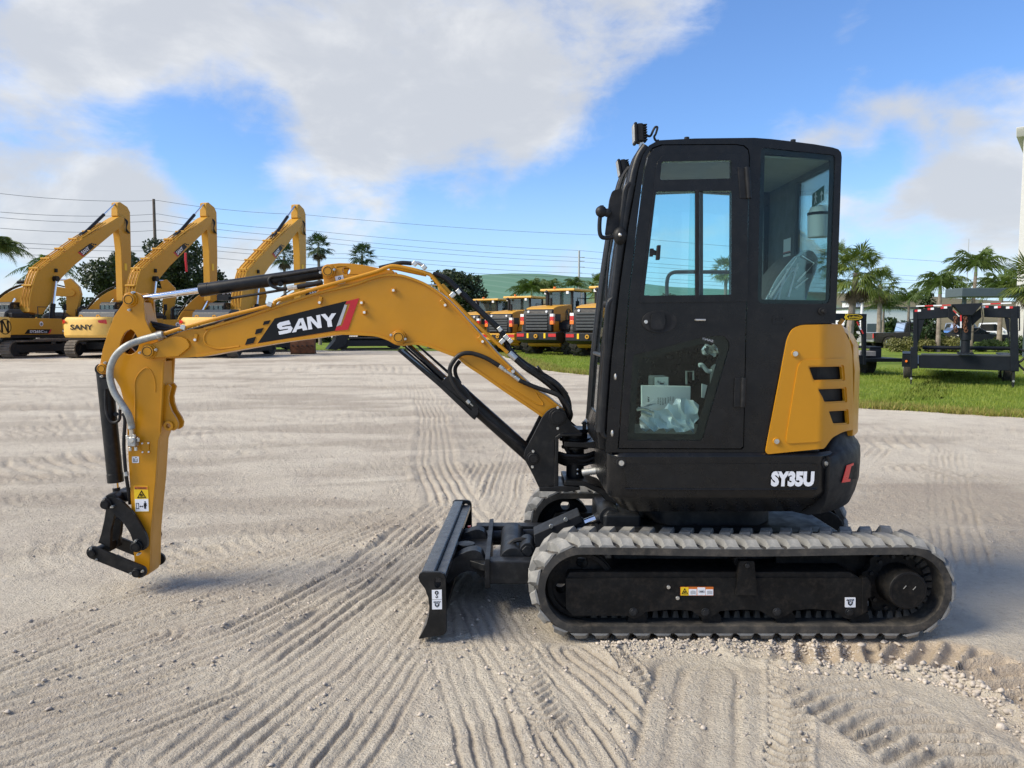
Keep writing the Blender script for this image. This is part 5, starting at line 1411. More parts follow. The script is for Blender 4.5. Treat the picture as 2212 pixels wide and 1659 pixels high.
# door
YD0, YD1 = YC0 - .006, YC1 - .004
def shrink(l, d, Y):
    P = XZ(l, Y); cx_ = sum(p[0] for p in P) / len(P); cz_ = sum(p[1] for p in P) / len(P)
    return [(p[0] - d * (1 if p[0] > cx_ else -1), p[1] - d * (1 if p[1] > cz_ else -1)) for p in P]
w_top = rpoly(cv('I', [(632, 410), (1198, 400), (1200, 548), (616, 560)]), 5)
w_main = cv('I', [(585, 655), (1200, 648), (1196, 1494), (486, 1503)])
w_low = rpoly(cv('K', [(455, 590), (1130, 418), (1300, 405), (1355, 470), (1352, 530), (1102, 1385), (405, 1382)]), [5, 8, 14, 14, 8, 6, 4], 4)
door = MB().prism(shrink(doorout, .006, YC0), YD0, YD1, [XZ(w_top, YC0), XZ(rpoly(w_main, 4), YC0), XZ(w_low, YC0)]).build('door', mC, mini, .005)
wf = rpoly(cv('I', [(445, 1562), (500, 1180), (565, 640), (572, 560), (588, 430), (640, 352), (1244, 345), (1330, 348), (1330, 1550)]), [4, 0, 0, 0, 6, 12, 0, 6, 4], 4)
fr_ = MB().prism(XZ(wf, YC0), YD0 - .005, YD0 + .002, [XZ(w_top, YC0), XZ(rpoly(w_main, 4), YC0)]).build('window_frame', mC, door, .003)
MB().prism(XZ(w_top, YC0), YD0 + .006, YD0 + .011).build('window_pane', MAT['cab_glass'], door, smooth=0)
bx_ = lambda x0, x1, y0, y1, Ya, Yb, nm, mt: MB().prism(PR('I', [(x0, y0), (x1, y0), (x1, y1), (x0, y1)], YC0), Ya, Yb).build(nm, MAT[mt], door, .002)
MB().prism(PR('I', [(575, 645), (932, 645), (915, 1505), (475, 1505)], YC0), YD0 + .006, YD0 + .010).build('window_pane', MAT['cab_glass'], door, smooth=0)
MB().prism(PR('I', [(870, 645), (1205, 645), (1200, 1505), (850, 1505)], YC0), YD0 + .016, YD0 + .020).build('window_pane', MAT['cab_glass'], door, smooth=0)
bx_(906, 934, 640, 1528, YD0 - .006, YD0 + .014, 'window_bar', 'black_plastic')
bx_(946, 978, 648, 1500, YD0 + .02, YD0 + .03, 'window_bar', 'lining_dark')
MB().prism(PR('I', [(590, 1092), (620, 1092), (612, 1212), (580, 1212)], YC0), YD0 - .02, YD0 + .004).build('window_catch', MAT['black_plastic'], door, .004)
MB().prism(PR('I', [(535, 1118), (565, 1118), (565, 1128), (585, 1135), (585, 1175), (560, 1170), (560, 1182), (530, 1182)], YC0), YD0 - .008, YD0 + .006).build('catch_plate', MAT['black_plastic'], door, .002)
# lower pane with its black border
MB().prism(XZ(w_low, YC0), YD0 + .006, YD0 + .011).build('window_pane', MAT['cab_glass_dark'], door, smooth=0)
w_clear = rpoly(cv('K', [(515, 625), (1110, 480), (1215, 475), (1268, 520), (1262, 575), (1040, 1326), (470, 1318)]), [4, 6, 10, 12, 8, 4, 3], 4)
MB().prism(XZ(w_low, YC0), YD0 + .0125, YD0 + .015, [XZ(w_clear, YC0)]).build('pane_border', MAT['black_print'], door, smooth=0)
ctr = PT('K', 700, 275, YD0)
h_ = MB().prism([(ctr.x + .090 * math.cos(t) , ctr.z + .058 * math.sin(t)) for t in [2 * math.pi * k / 32 for k in range(32)]], YD0 - .010, YD0 + .004).build('handle_plate', MAT['black_plastic'], door, .006, seg=3)
MB().prism(rpoly(PR('K', [(625, 205), (740, 195), (755, 275), (730, 350), (640, 352), (612, 330)], YD0), .012), YD0 - .018, YD0 - .006).build('handle_flap', MAT['black_paint'], h_, .006)
MB().prism(rpoly(PR('K', [(750, 198), (790, 215), (810, 270), (795, 320), (740, 352), (765, 275)], YD0), .01), YD0 - .0118, YD0 - .009).build('handle_recess', MAT['black_print'], h_, smooth=0)
p = PT('K', 573, 278, YD0); MB().cyl((p.x, YD0 - .016, p.z), (p.x, YD0 - .006, p.z), .0095, n=14).build('key_lock', MAT['zinc'], h_, .001)
p, p2 = PT('K', 1040, 260, YD0 - .01), PT('K', 1130, 260, YD0 - .01)
MB().tube([p + Vector((0, .02, 0)), p, p2, p2 + Vector((0, .02, 0))], .0055, 8).build('door_loop', MAT['zinc'], door)
for pts in ([('J', 205, 355), ('J', 225, 630)], [('K', 1490, 800), ('K', 1480, 1075)]):
    (c, x, y), (c2, x2, y2) = pts
    a_, b_ = PT(c, x, y, YD0 - .012), PT(c2, x2, y2, YD0 - .012)
    hg = MB().cyl(a_, b_, .014, n=14).build('hinge', MAT['black_paint'], door, .002)
    MB().prism([(a_.x - .045, a_.z), (a_.x + .012, a_.z), (b_.x + .012, b_.z), (b_.x - .045, b_.z)], YD0 - .010, YD0 - .002).build('hinge_leaf', MAT['black_paint'], hg, .003)
# etched maker's marks
lettering('pane_print', 'SANY', MAT['grey_print'], door, lambda a, b: PT('K', 1205 - a * 110, 470 - a * 30 - b * 22, YD0 + .0048), .02)
# rear side pane
MB().prism(XZ(rwin, YC0), YC0 + .004, YC0 + .009).build('rear_side_pane', MAT['cab_glass_dark'], mini, smooth=0)
rc = rpoly(cv('J', [(368, 228), (942, 292), (906, 1530), (338, 1522)]), 4)
MB().prism(XZ(rwin, YC0), YC0 + .0105, YC0 + .013, [XZ(rc, YC0)]).build('pane_border', MAT['black_print'], mini, smooth=0)
sl = rpoly(cv('L', [(352, 85), (438, 80), (442, 135), (350, 138)]), 5)
MB().prism(XZ(sl, YC0), YC0 - .004, YC0 + .004, [rpoly(XZ(cv('L', [(368, 97), (428, 93), (428, 118), (370, 120)]), YC0), .008)]).build('slot_cover', MAT['black_paint'], mini, .003)
p = PT('L', 712, 48, YC0); MB().cyl((p.x, YC0 - .04, p.z), (p.x, YC0, p.z), .010, n=10).cyl((p.x, YC0 - .012, p.z), (p.x, YC0, p.z), .02, n=14).build('window_stop', MAT['black_plastic'], mini, .002)

# inside the cab
seat = MB().prism(spline2(PR('J', [(330, 1560), (400, 1480), (480, 1340), (600, 1190), (690, 1112), (750, 1100), (795, 1135), (812, 1185), (790, 1290), (745, 1400), (700, 1560)], 4.15), 3), 4.12, 4.50).build('seat_back', MAT['seat_cloth'], mini, .04, seg=3)
fl = MB().prism(spline2(PR('J', [(345, 1560), (395, 1470), (470, 1330), (590, 1180), (680, 1100), (755, 1088), (805, 1128), (822, 1185), (800, 1295), (755, 1405), (712, 1560)], 4.11), 3), 4.10, 4.112)
flo = fl.build('seat_wrap', MAT['clear_film'], seat, .003)
for (x0, y0), (x1, y1) in [((400, 1500), (640, 1150)), ((430, 1520), (600, 1250)), ((560, 1500), (650, 1200)), ((500, 1400), (560, 1250)), ((640, 1360), (790, 1200)), ((620, 1420), (740, 1330)), ((690, 1130), (800, 1200)), ((470, 1520), (520, 1360))]:
    a_, b_ = PT('J', x0, y0, 4.098), PT('J', x1, y1, 4.098); d_ = (b_ - a_).normalized(); n_ = Vector((d_.z, 0, -d_.x)) * .006
    MB().add([a_, a_ + n_ * 1.6 - Vector((0, .006, 0)), b_ + n_ * .7 - Vector((0, .004, 0)), b_], [(0, 1, 2, 3)]).build('film_fold', MAT['plastic_film'], seat, smooth=0)
MB().bx(1.15, 1.60, 4.12, 4.50, Zk(850, 4.2), Zk(790, 4.2)).build('seat_cushion', MAT['seat_cloth'], mini, .04, seg=3)
f = lambda a, b: PT('J', 595 + a * 66, 1285 - b * 42 - a * 10, 4.0975)
lettering('lettering', 'SANY', MAT['white_print'], seat, f, .02)
MB().prism(PR('J', [(728, 1212), (786, 1202), (778, 1290), (722, 1292)], 4.096), 4.094, 4.097).build('care_label', MAT['black_print'], seat, smooth=0)
# inner rail across the far window, and levers
MB().tube(spline([PT('I', x, y, YCF - .05) for x, y in [(675, 1500), (676, 1400), (690, 1340), (730, 1312), (800, 1308), (1000, 1308), (1190, 1308)]], 5), .012, 10).build('inner_rail', MAT['lining_dark'], mini)
bot = MB().cyl(PT('J', 828, 975, 4.1), PT('J', 828, 760, 4.1), .050, .050, n=20).cyl(PT('J', 828, 760, 4.1), PT('J', 828, 705, 4.1), .050, .034, n=20).cyl(PT('J', 850, 705, 4.1), PT('J', 850, 690, 4.1), .018, n=14).build('washer_bottle', MAT['bottle_plastic'], mini, .006)
MB().ring(PT('J', 828, 780, 4.1), PT('J', 828, 755, 4.1), .052, .049, 20).build('bottle_strap', MAT['black_print'], bot)
yw0, yw1 = 4.075, 4.235; xs_ = xr - .0235
sg = MB().add([(xs_, yw1, Zk(414, 4.16)), (xs_, yw0, Zk(406, 4.16)), (xs_, yw0, Zk(438, 4.16)), (xs_, yw1, Zk(446, 4.16))], [(0, 1, 2, 3)]).build('exit_sign', MAT['sign_green'], rear, smooth=0)
za, zb_ = Zk(444, 4.16), Zk(410, 4.16); zz = lambda t: za + (zb_ - za) * t
yy = lambda t: yw1 + (yw0 - yw1) * t
for poly in ([(.78, .15), (.84, .15), (.84, .60), (.95, .55), (.81, .85), (.67, .55), (.78, .60)], [(.22, .15), (.28, .15), (.30, .38), (.36, .20), (.42, .20), (.36, .45), (.36, .62), (.44, .52), (.46, .56), (.36, .72), (.26, .72), (.18, .58), (.22, .56), (.27, .64), (.25, .40)]):
    m = MB(); tri_ = tessellate_polygon([[Vector((a, b, 0)) for a, b in poly]])
    m.add([(xs_ - .001, yy(a), zz(b)) for a, b in poly], [tuple(t) for t in tri_]).build('pictogram', MAT['white_print'], sg, smooth=0)
MB().ball((xs_ - .001, yy(.31), zz(.80)), .008, 8, 5, (.1, 1, 1)).build('pictogram', MAT['white_print'], sg)
cd = []
for v0, v1 in ((518, 548), (551, 581)):
    Yq = 4.62
    c_ = MB().add([(xr - .038, 4.62, Zk(v0, Yq)), (xr - .038, 4.50, Zk(v0, Yq)), (xr - .038, 4.50, Zk(v1, Yq)), (xr - .038, 4.62, Zk(v1, Yq))], [(0, 1, 2, 3)]).build('notice_card', MAT['paper'], rear, smooth=0)
    MB().add([(xr - .040, 4.62, Zk(v1 - 2, Yq)), (xr - .040, 4.50, Zk(v1 - 2, Yq)), (xr - .040, 4.50, Zk(v1, Yq)), (xr - .040, 4.62, Zk(v1, Yq))], [(0, 1, 2, 3)]).build('card_stripe', MAT['red_print'], c_, smooth=0)
con = MB().prism(PR('K', [(640, 790), (800, 790), (800, 1000), (640, 1000)], 4.35), 4.35, 4.5).build('console', MAT['lining_dark'], mini, .01)
stc = MB().prism(PR('K', [(660, 795), (785, 795), (785, 870), (660, 870)], 4.345), 4.343, 4.349).build('control_sticker', MAT['paper'], con, smooth=0)
for pts in ([(688, 822), (693, 834), (690, 848), (685, 834)], [(703, 838), (717, 838), (717, 842), (703, 842)], [(740, 838), (752, 838), (752, 842), (740, 842)], [(705, 850), (745, 850), (742, 860), (708, 860)]): MB().prism(PR('K', pts, 4.342), 4.3405, 4.3425).build('pictogram', MAT['black_print'], stc, smooth=0)
lev = MB().tube(spline([PT('K', x, y, 4.2) for x, y in [(1190, 740), (1150, 735), (1120, 700), (1095, 680), (1070, 685)]], 5), .012, 8).build('control_lever', MAT['bottle_plastic'], mini)
MB().tube([PT('K', 955, 860, 4.4), PT('K', 955, 740, 4.4), PT('K', 1020, 740, 4.4), PT('K', 1020, 820, 4.4)], .006, 6).build('console_frame', MAT['zinc'], mini)
def crumple(c, pts, Y, d, seed, nx=16):
    """a crumpled sheet of film filling the outline"""
    r = random.Random(seed); P = cv(c, pts); u0, u1 = min(p[0] for p in P), max(p[0] for p in P); v0, v1 = min(p[1] for p in P), max(p[1] for p in P)
    def ins(u, w):
        k = False
        for i in range(len(P)):
            (x1, y1), (x2, y2) = P[i - 1], P[i]
            if (y1 > w) != (y2 > w) and u < (x2 - x1) * (w - y1) / (y2 - y1) + x1: k = not k
        return k
    ny = max(3, int(nx * (v1 - v0) / (u1 - u0))); V = {}; m = MB(); idx = {}
    for j in range(ny + 1):
        for i in range(nx + 1):
            u, w = u0 + (u1 - u0) * (i + r.uniform(-.3, .3)) / nx, v0 + (v1 - v0) * (j + r.uniform(-.3, .3)) / ny
            if ins(u, w): idx[i, j] = len(m.v); m.v.append(tuple(K(u, w, Y + r.uniform(0, d))))
    for j in range(ny):
        for i in range(nx):
            q_ = [(i, j), (i + 1, j), (i + 1, j + 1), (i, j + 1)]
            t = [idx[k] for k in q_ if k in idx]
            if len(t) == 4: m.f += [(t[0], t[1], t[2]), (t[0], t[2], t[3])]
            elif len(t) == 3: m.f.append(tuple(t))
    return m
grip = crumple('K', [(1085, 540), (1130, 480), (1210, 478), (1265, 520), (1262, 570), (1220, 625), (1190, 595), (1080, 585)], 4.12, .06, 3, 10).build('grip_wrap', MAT['plastic_film'], lev, smooth=0)
MB().ball(PT('K', 1150, 550, 4.22), .035, 12, 8, (1, 1, .8)).build('lever_knob', MAT['lining_dark'], lev)
# papers and bag lying in the cab, things of their own
bk = MB().prism(PR('K', [(537, 872), (995, 880), (990, 1150), (540, 1150)], 4.16), 4.16, 4.19).build('operators_manual', MAT['paper'], None, .002)
tag(bk, 'white printed manual standing behind the lower door window of the compact excavator', 'manual')
f = lambda a, b: PT('K', 608 - b * 16, 972 + a * 70, 4.158)
lettering('lettering', 'YAN', MAT['black_print'], bk, f, .03)
for k, (x, l_) in enumerate([(690, 60), (712, 70), (735, 70), (758, 60), (785, 60), (805, 40), (830, 60)]):
    lettering('lettering', ['ENGINE', 'STATE', 'TNV88', 'SERIES', 'TNV', 'OPE', 'OPERA'][k], MAT['black_print'], bk, (lambda x, l_: lambda a, b: PT('K', x + 6 - b * 11, (985 if x < 780 else 975) + a * l_, 4.158))(x, l_), .01)
cdp = MB().prism(PR('K', [(525, 1062), (655, 1003), (710, 1078), (590, 1120)], 4.13), 4.128, 4.132).build('parts_card', MAT['paper'], None, smooth=0)
tag(cdp, 'small white card tilted in front of the manual inside the cab', 'card')
for k in range(4):
    MB().prism(PR('K', [(560 + k * 12, 1060 - k * 5 + 10), (600 + k * 22, 1042 - k * 2), (603 + k * 22, 1046 - k * 2), (563 + k * 12, 1064 - k * 5 + 10)], 4.127), 4.1265, 4.1275).build('printed_line', MAT['grey_print'], cdp, smooth=0)
bag = crumple('K', [(485, 1090), (560, 1060), (700, 1090), (800, 1010), (880, 962), (960, 955), (1050, 985), (1112, 1000), (1090, 1120), (1045, 1318), (520, 1312), (500, 1200)], 4.02, .055, 5, 15).build('plastic_bag', MAT['plastic_film'], None, smooth=38)
tag(bag, 'crumpled translucent plastic bag lying low behind the door glass', 'bag')
for k, (x, y, x2, y2) in enumerate([(490, 1100, 560, 1085), (545, 1090, 650, 1125), (530, 1125, 630, 1160), (500, 1080, 600, 1100)]):
    MB().tube([PT('K', x, y, 4.01), PT('K', x2, y2, 4.005)], .008, 6, True).build('key', MAT['zinc'], bag) if k == 0 else MB().tube([PT('K', x, y, 4.012), PT('K', x2, y2, 4.004)], .007, 6).build('key', MAT['zinc'], bag)
MB().prism(PR('K', [(1100, 855), (1150, 870), (1120, 990), (1098, 985)], 4.2), 4.2, 4.21).build('side_label', MAT['paper'], mini, smooth=0)

# ---------------------------------------------------------------- undercarriage
def track_path(n=200):
    """closed centre line of the belt's outer face in (x, z), even steps; z runs 0 at the ground"""
    cl = K(1253, 1268, YT0); cr = K(1962, 1275, YT0)
    r = .2365
    xl, xr_ = K(1149, 1268, YT0).x + .022 + r, K(2069, 1275, YT0).x - .022 - r
    P = []
    zb_ = .022
    zc_ = zb_ + r
    top = zc_ + r
    L = xr_ - xl
    m = 60
    for k in range(m): P.append((xl + L * k / m, top - .010 * math.sin(math.pi * k / m) ** 2))
    for k in range(m): t = math.pi / 2 - math.pi * k / m; P.append((xr_ + r * math.cos(t), zc_ + r * math.sin(t)))
    for k in range(m): P.append((xr_ - L * k / m, zb_))
    for k in range(m): t = -math.pi / 2 - math.pi * k / m; P.append((xl + r * math.cos(t), zc_ + r * math.sin(t)))
    return P, (xl, xr_, zc_, r)
TP, (TXL, TXR, TZC, TRR) = track_path()
def resample(P, step):
    P = [Vector((a, b)) for a, b in P]; P.append(P[0]); L = [0]
    for a, b in zip(P[:-1], P[1:]): L.append(L[-1] + (b - a).length)
    n = round(L[-1] / step); o = []; j = 0
    for k in range(n):
        s = L[-1] * k / n
        while L[j + 1] < s: j += 1
        t = (s - L[j]) / (L[j + 1] - L[j]); p = P[j].lerp(P[j + 1], t); d = (P[j + 1] - P[j]).normalized()
        o.append((p, d, Vector((-d.y, d.x))))        # place, run, outward
    return o
def lug_mesh(side):
    """one tread block: slanted, with chamfered flanks; x along the belt, y across, z outwards"""
    w = .150; h = .036
    y0, y1 = (0.0, w) if side > 0 else (-w, 0.0)
    # inner end leads to the front (-x), outer end trails (+x)
    def sec(y, t):
        o = (abs(y) / w - .5) * .060
        return [(-.050 + o, y, -.008), (.042 + o, y, -.008), (.024 + o, y, h * t), (-.034 + o, y, h * t)]
    yi, yo = (y0, y1) if side > 0 else (y1, y0)
    e = .014 if side > 0 else -.014
    R = [sec(yi, .25), sec(yi + e, 1.0), sec(yi + e * 5, 1.0), sec(yo - e * 2.2, .92), sec(yo, .10)]
    return MB().loft(R)
lug_me = [lug_mesh(-1).mesh('tread_block', MAT['rubber'], 25), lug_mesh(1).mesh('tread_block', MAT['rubber'], 25)]
guide_me = MB().prism([(-.017, 0), (.017, 0), (.010, .04), (-.010, .04)], -.03, .03).mesh('guide_lug', MAT['rubber_belt'], 25)
def build_track(y0, y1, full):
    ym = (y0 + y1) / 2; P, _ = TP, 0
    seq = resample(P, .02); rings = []
    for p, d, n in seq:
        q = p - n * .046; e = .012
        rings.append([(p.x, y0 + e, p.y), (p.x, y1 - e, p.y), (p.x - n.x * .009, y1, p.y - n.y * .009), (q.x, y1, q.y), (q.x, y0, q.y), (p.x - n.x * .009, y0, p.y - n.y * .009)])
    rings.append(rings[0])
    tr = MB().loft(rings, cap=False).build('rubber_track', MAT['rubber_belt'], mini, smooth=40)
    for i, (p, d, n) in enumerate(resample(P, .1085)):
        for s, off in ((0, 0.0), (1, .5)):
            if off:
                j = resample(P, .1085 / 2); p2, d2, n2 = _half[(2 * i + 1) % len(_half)]
            else: p2, d2, n2 = p, d, n
            o = place('tread_block', lug_me[s], tr)
            M = Matrix(((d2.x, 0, n2.x, p2.x), (0, 1, 0, ym), (d2.y, 0, n2.y, p2.y), (0, 0, 0, 1)))
            o.matrix_basis = M
    if full:
        for p, d, n in resample(P, .0545):
            if p.y < TZC - .05 or p.x > TXR:
                o = place('guide_lug', guide_me, tr)
                o.matrix_basis = Matrix(((d.x, 0, -n.x, p.x - n.x * .044), (0, 1, 0, ym), (d.y, 0, -n.y, p.y - n.y * .044), (0, 0, 0, 1)))
    return tr
_half = resample(TP, .1085 / 2)
# keep the half-step list in phase with the full-step one
_full = resample(TP, .1085); _half = []
for i in range(len(_full)):
    a, b = _full[i], _full[(i + 1) % len(_full)]
    d = (a[1] + b[1]).normalized(); n = Vector((-d.y, d.x)); mid_ = (a[0] + b[0]) / 2
    sag = (b[0] - a[0]).length ** 2 / (8 * TRR) if abs(a[1].angle_signed(b[1])) > .05 else 0
    _half += [a, (mid_ + n * sag, d, n)]
build_track(YT0, YT1, True)
build_track(YF0, YF1, False)

def track_frame(y0, y1, near):
    """side frame with roller arches, idler, sprocket and rollers"""
    s = 1 if near else -1
    ya, yb = (y0 + .03, y1 - .01) if near else (y0 + .01, y1 - .03)
    Yr = YT0 + .03
    pl = PR('M', [(505, 615), (2000, 612)], Yr) + PR('N', [(300, 612), (1092, 614), (1140, 650), (1142, 880), (1090, 930), (1020, 960), (980, 970), (930, 955), (880, 915), (840, 893), (640, 880), (500, 893), (430, 935), (380, 962), (340, 966), (300, 950), (260, 925), (200, 895), (60, 884)], Yr) + PR('M', [(1850, 898), (1800, 932), (1740, 963), (1700, 965), (1655, 935), (1600, 895), (1400, 885), (1200, 905), (1150, 945), (1110, 962), (1080, 962), (1040, 940), (570, 938), (507, 880)], Yr)
    fr = MB().prism(pl, ya, ya + .02 if near else yb).build('track_frame', MAT['black_frame'], mini, .003)
    zt_ = PT('M', 1000, 615, Yr).z
    x0, x1 = PT('M', 507, 615, Yr).x, PT('N', 1092, 615, Yr).x
    MB().prism([(x0, zt_ - .004), (x1, zt_ - .004), (x1 - .06, zt_ + .030), (x0 + .02, zt_ + .030)], ya + .012, yb).build('frame_top', MAT['black_frame'], fr, .004)
    MB().bx(x0 + .05, x1 - .02, ya + .03, yb - .02, zt_ - .15, zt_ - .01).build('frame_core', MAT['black_frame'], fr)
    # idler and sprocket
    ci = Vector((TXL, (y0 + y1) / 2, TZC)); cs = Vector((TXR, (y0 + y1) / 2, TZC))
    hs_ = [circ((ci.x - .005, ci.z), .0)] if 0 else []
    idl = MB().prism(circ((ci.x, ci.z), .186, 40), ci.y - .05, ci.y + .05, [circ((ci.x + .01, ci.z + .12), .032, 14), circ((ci.x - .10, ci.z - .02), .03, 14), circ((ci.x + .10, ci.z - .06), .03, 14)]).build('idler_wheel', MAT['black_frame'], fr, .008)
    MB().ring(ci - Vector((0, .07, 0)), ci + Vector((0, .07, 0)), .177, .15, 40).build('idler_rim', MAT['black_frame'], idl, .004)
    spr = []
    for k in range(44):
        t = 2 * math.pi * k / 44; r_ = .188 if k % 4 in (0, 1) else .165; spr.append((cs.x + r_ * math.cos(t), cs.z + r_ * math.sin(t)))
    sp = MB().prism(spr, cs.y - .02, cs.y + .02).build('drive_sprocket', MAT['black_frame'], fr, .003)
    if near:
        MB().cyl((cs.x, y0 - .005, cs.z), (cs.x, cs.y, cs.z), .100, .112, n=36).build('drive_motor', MAT['black_frame'], sp, .008)
        MB().ring((cs.x, y0 - .007, cs.z), (cs.x, y0 - .003, cs.z), .092, .087, 36).build('motor_groove', MAT['black_print'], sp)
        for k in range(12):
            t = 2 * math.pi * (k + .3) / 12; q_ = (cs.x + .145 * math.cos(t), cs.z + .145 * math.sin(t))
            MB().cyl((q_[0], cs.y - .034, q_[1]), (q_[0], cs.y - .015, q_[1]), .011, n=6).build('bolt', MAT['black_steel'], sp)
        for x, y in [(0, 0)]: pass
        for dx, dz in [(-.02, .02), (.03, .015)]:
            MB().box((cs.x + dx, y0 - .006, cs.z + dz), (.003, .003, .022), Matrix.Rotation(math.radians(40), 3, 'Y')).build('paint_scratch', MAT['zinc_dull'], sp)
        for c, x, y, r_ in [('M', 1092, 905, .0165), ('M', 1718, 908, .0165), ('N', 352, 905, .0165), ('N', 982, 908, .0165)]:
            p = PT(c, x, y, ya); MB().cyl((p.x, ya - .010, p.z), (p.x, ya + .006, p.z), r_, n=6).cyl((p.x, ya - .004, p.z), (p.x, ya + .004, p.z), r_ * 1.35, n=18).build('roller_bolt', MAT['black_steel'], fr, .002)
        for x, y, r_ in [(588, 897, .0085), (706, 897, .009), (826, 897, .006)]:
            p = PT('M', x, y, ya); MB().cyl((p.x, ya - .0015, p.z), (p.x, ya + .006, p.z), r_, n=12).build('bolt_hole', MAT['black_print'], fr)
        for x, y in [(1397, 688), (1477, 783)]:
            p = PT('M', x, y, ya); MB().cyl((p.x, ya - .008, p.z), (p.x, ya + .004, p.z), .0105, n=8).build('bolt', MAT['zinc'], fr, .002)
        cb = MB().prism(rpoly(PR('M', [(2012, 458), (2140, 458), (2165, 755), (1978, 752)], ya), .008), ya - .012, ya + .03).build('carrier_bracket', MAT['black_frame'], fr, .003)
        p = PT('M', 2075, 495, ya); MB().cyl((p.x, ya - .022, p.z), (p.x, ya, p.z), .013, n=6).build('bolt', MAT['black_steel'], cb, .002)
        MB().cyl((p.x - .02, ya + .03, p.z + .01), (p.x - .02, yb - .03, p.z + .01), .034, n=20).build('carrier_roller', MAT['black_frame'], fr, .003)
        MB().prism(PR('N', [(1095, 610), (1135, 600), (1170, 650), (1172, 770), (1145, 790), (1140, 900), (1090, 930)], ya), ya - .004, ya + .04).build('frame_end', MAT['black_frame'], fr, .004)
        # stickers
        ys = ya - .002
        def stick(name, mat, c, pts, par, lift=0.0, holes=()): return MB().prism(PR(c, pts, ys), ys - lift, ys - lift + .002, [PR(c, h, ys) for h in holes]).build(name, MAT[mat], par, smooth=0)
        s_ = stick('warning_sticker', 'orange_print', 'M', rpoly([(1502, 688), (1790, 688), (1790, 765), (1502, 763)], 5), fr)
        stick('yellow_field', 'yellow_print', 'M', [(1505, 690), (1573, 690), (1573, 761), (1505, 761)], s_, .001)
        for x0_, x1_, y0_ in ((1576, 1643, 707), (1650, 1718, 692), (1721, 1787, 709)): stick('white_field', 'white_print', 'M', [(x0_, y0_), (x1_, y0_), (x1_, 760), (x0_, 760)], s_, .001)
        stick('pictogram', 'black_print', 'M', [(1539, 697), (1568, 750), (1511, 750)], s_, .002, [[(1539, 708), (1560, 745), (1519, 745)]])
        stick('pictogram', 'black_print', 'M', [(1528, 728), (1548, 724), (1552, 738), (1542, 736), (1530, 740)], s_, .002)
        for bx0 in (1588, 1733):
            stick('pictogram', 'grey_print', 'M', [(bx0, 722), (bx0 + 20, 718), (bx0 + 44, 722), (bx0 + 44, 750), (bx0 + 22, 746), (bx0, 750)], s_, .002)
        stick('pictogram', 'grey_print', 'M', rpoly([(1658, 716), (1712, 716), (1712, 738), (1658, 738)], 8), s_, .002)
        stick('pictogram', 'black_print', 'M', [(1672, 727), (1680, 722), (1680, 725), (1692, 725), (1692, 722), (1700, 727), (1692, 732), (1692, 729), (1680, 729), (1680, 732)], s_, .003)
        s_ = stick('tie_down_sticker', 'white_print', 'N', rpoly([(945, 780), (1037, 780), (1037, 866), (945, 866)], 6), fr)
        stick('pictogram', 'black_print', 'N', [(958, 802), (1024, 798), (1024, 804), (958, 808)], s_, .001)
        stick('pictogram', 'black_print', 'N', [(970, 806), (976, 806), (976, 832), (990, 846), (1006, 832), (1010, 806), (1016, 806), (1010, 838), (990, 854), (970, 838)], s_, .001)
        for k in range(5): stick('pictogram', 'black_print', 'N', [(960 + k * 13, 802), (968 + k * 13, 792), (971 + k * 13, 792), (963 + k * 13, 802)], s_, .001)
        p = PT('N', 992, 826, ys); MB().ring((p.x, ys - .002, p.z), (p.x, ys, p.z), .009, .0065, 16).build('pictogram', MAT['black_print'], s_, smooth=0)
    MB().cyl((cs.x, cs.y + .02 * s, cs.z), (cs.x, cs.y + .34 * s, cs.z), .155, n=28).build('travel_motor', MAT['black_frame'], fr, .01)
    MB().prism([(TXR - .62, .30), (TXR - .08, .12), (TXR + .04, .30), (TXR - .10, .43), (TXR - .62, .45)], cs.y + .05 if near else cs.y - .09, cs.y + .09 if near else cs.y - .05).build('motor_mount', MAT['black_frame'], fr, .006)
    for k in range(4):
        x = TXL + .30 + k * (TXR - TXL - .52) / 3
        MB().cyl((x, y0 + .05, .085), (x, y1 - .05, .085), .052, n=18).build('track_roller', MAT['black_frame'], fr, .004)
track_frame(YT0, YT1, True)
track_frame(YF0, YF1, False)
# centre frame and slew ring
MB().bx(.55, 1.86, 4.18, 5.22, .24, .47).build('centre_frame', MAT['black_steel'], mini, .02)
MB().cyl((SWX, SWY, .47), (SWX, SWY, Zk(1112, 3.93) + .02), .40, n=40).build('slew_ring', MAT['black_steel'], mini, .006)
MB().bx(.85, 1.55, 4.12, 4.3, .43, .50).build('frame_flange', MAT['black_steel'], mini, .006)
# ---------------------------------------------------------------- dozer blade
BY0, BY1 = 3.86, 5.50
bdx = K(1019, 1089, BY1).x - K(963, 1239, BY0).x
def bs(x, y, z): return (x + bdx * (y - BY0) / (BY1 - BY0), y, z)
ep = cv('H', [(218, 930), (226, 900), (255, 884), (408, 886), (440, 902), (454, 940), (462, 1400), (450, 1420), (430, 1432), (218, 1466), (245, 1420), (285, 1345), (308, 1260), (313, 1190), (303, 1105), (275, 1030), (230, 970)])
slot = capsule(PR('H', [(386, 955)], BY0)[0], PR('H', [(386, 998)], BY0)[0], .0155)
plate = MB().prism(XZ(ep, BY0), BY0 - .012, BY0 + .012, [slot], bs).build('dozer_blade', MAT['black_paint'], mini, .003)
MB().prism(XZ(ep, BY0), BY1 - .012, BY1 + .012, [slot], bs).build('end_plate', MAT['black_paint'], plate, .003)
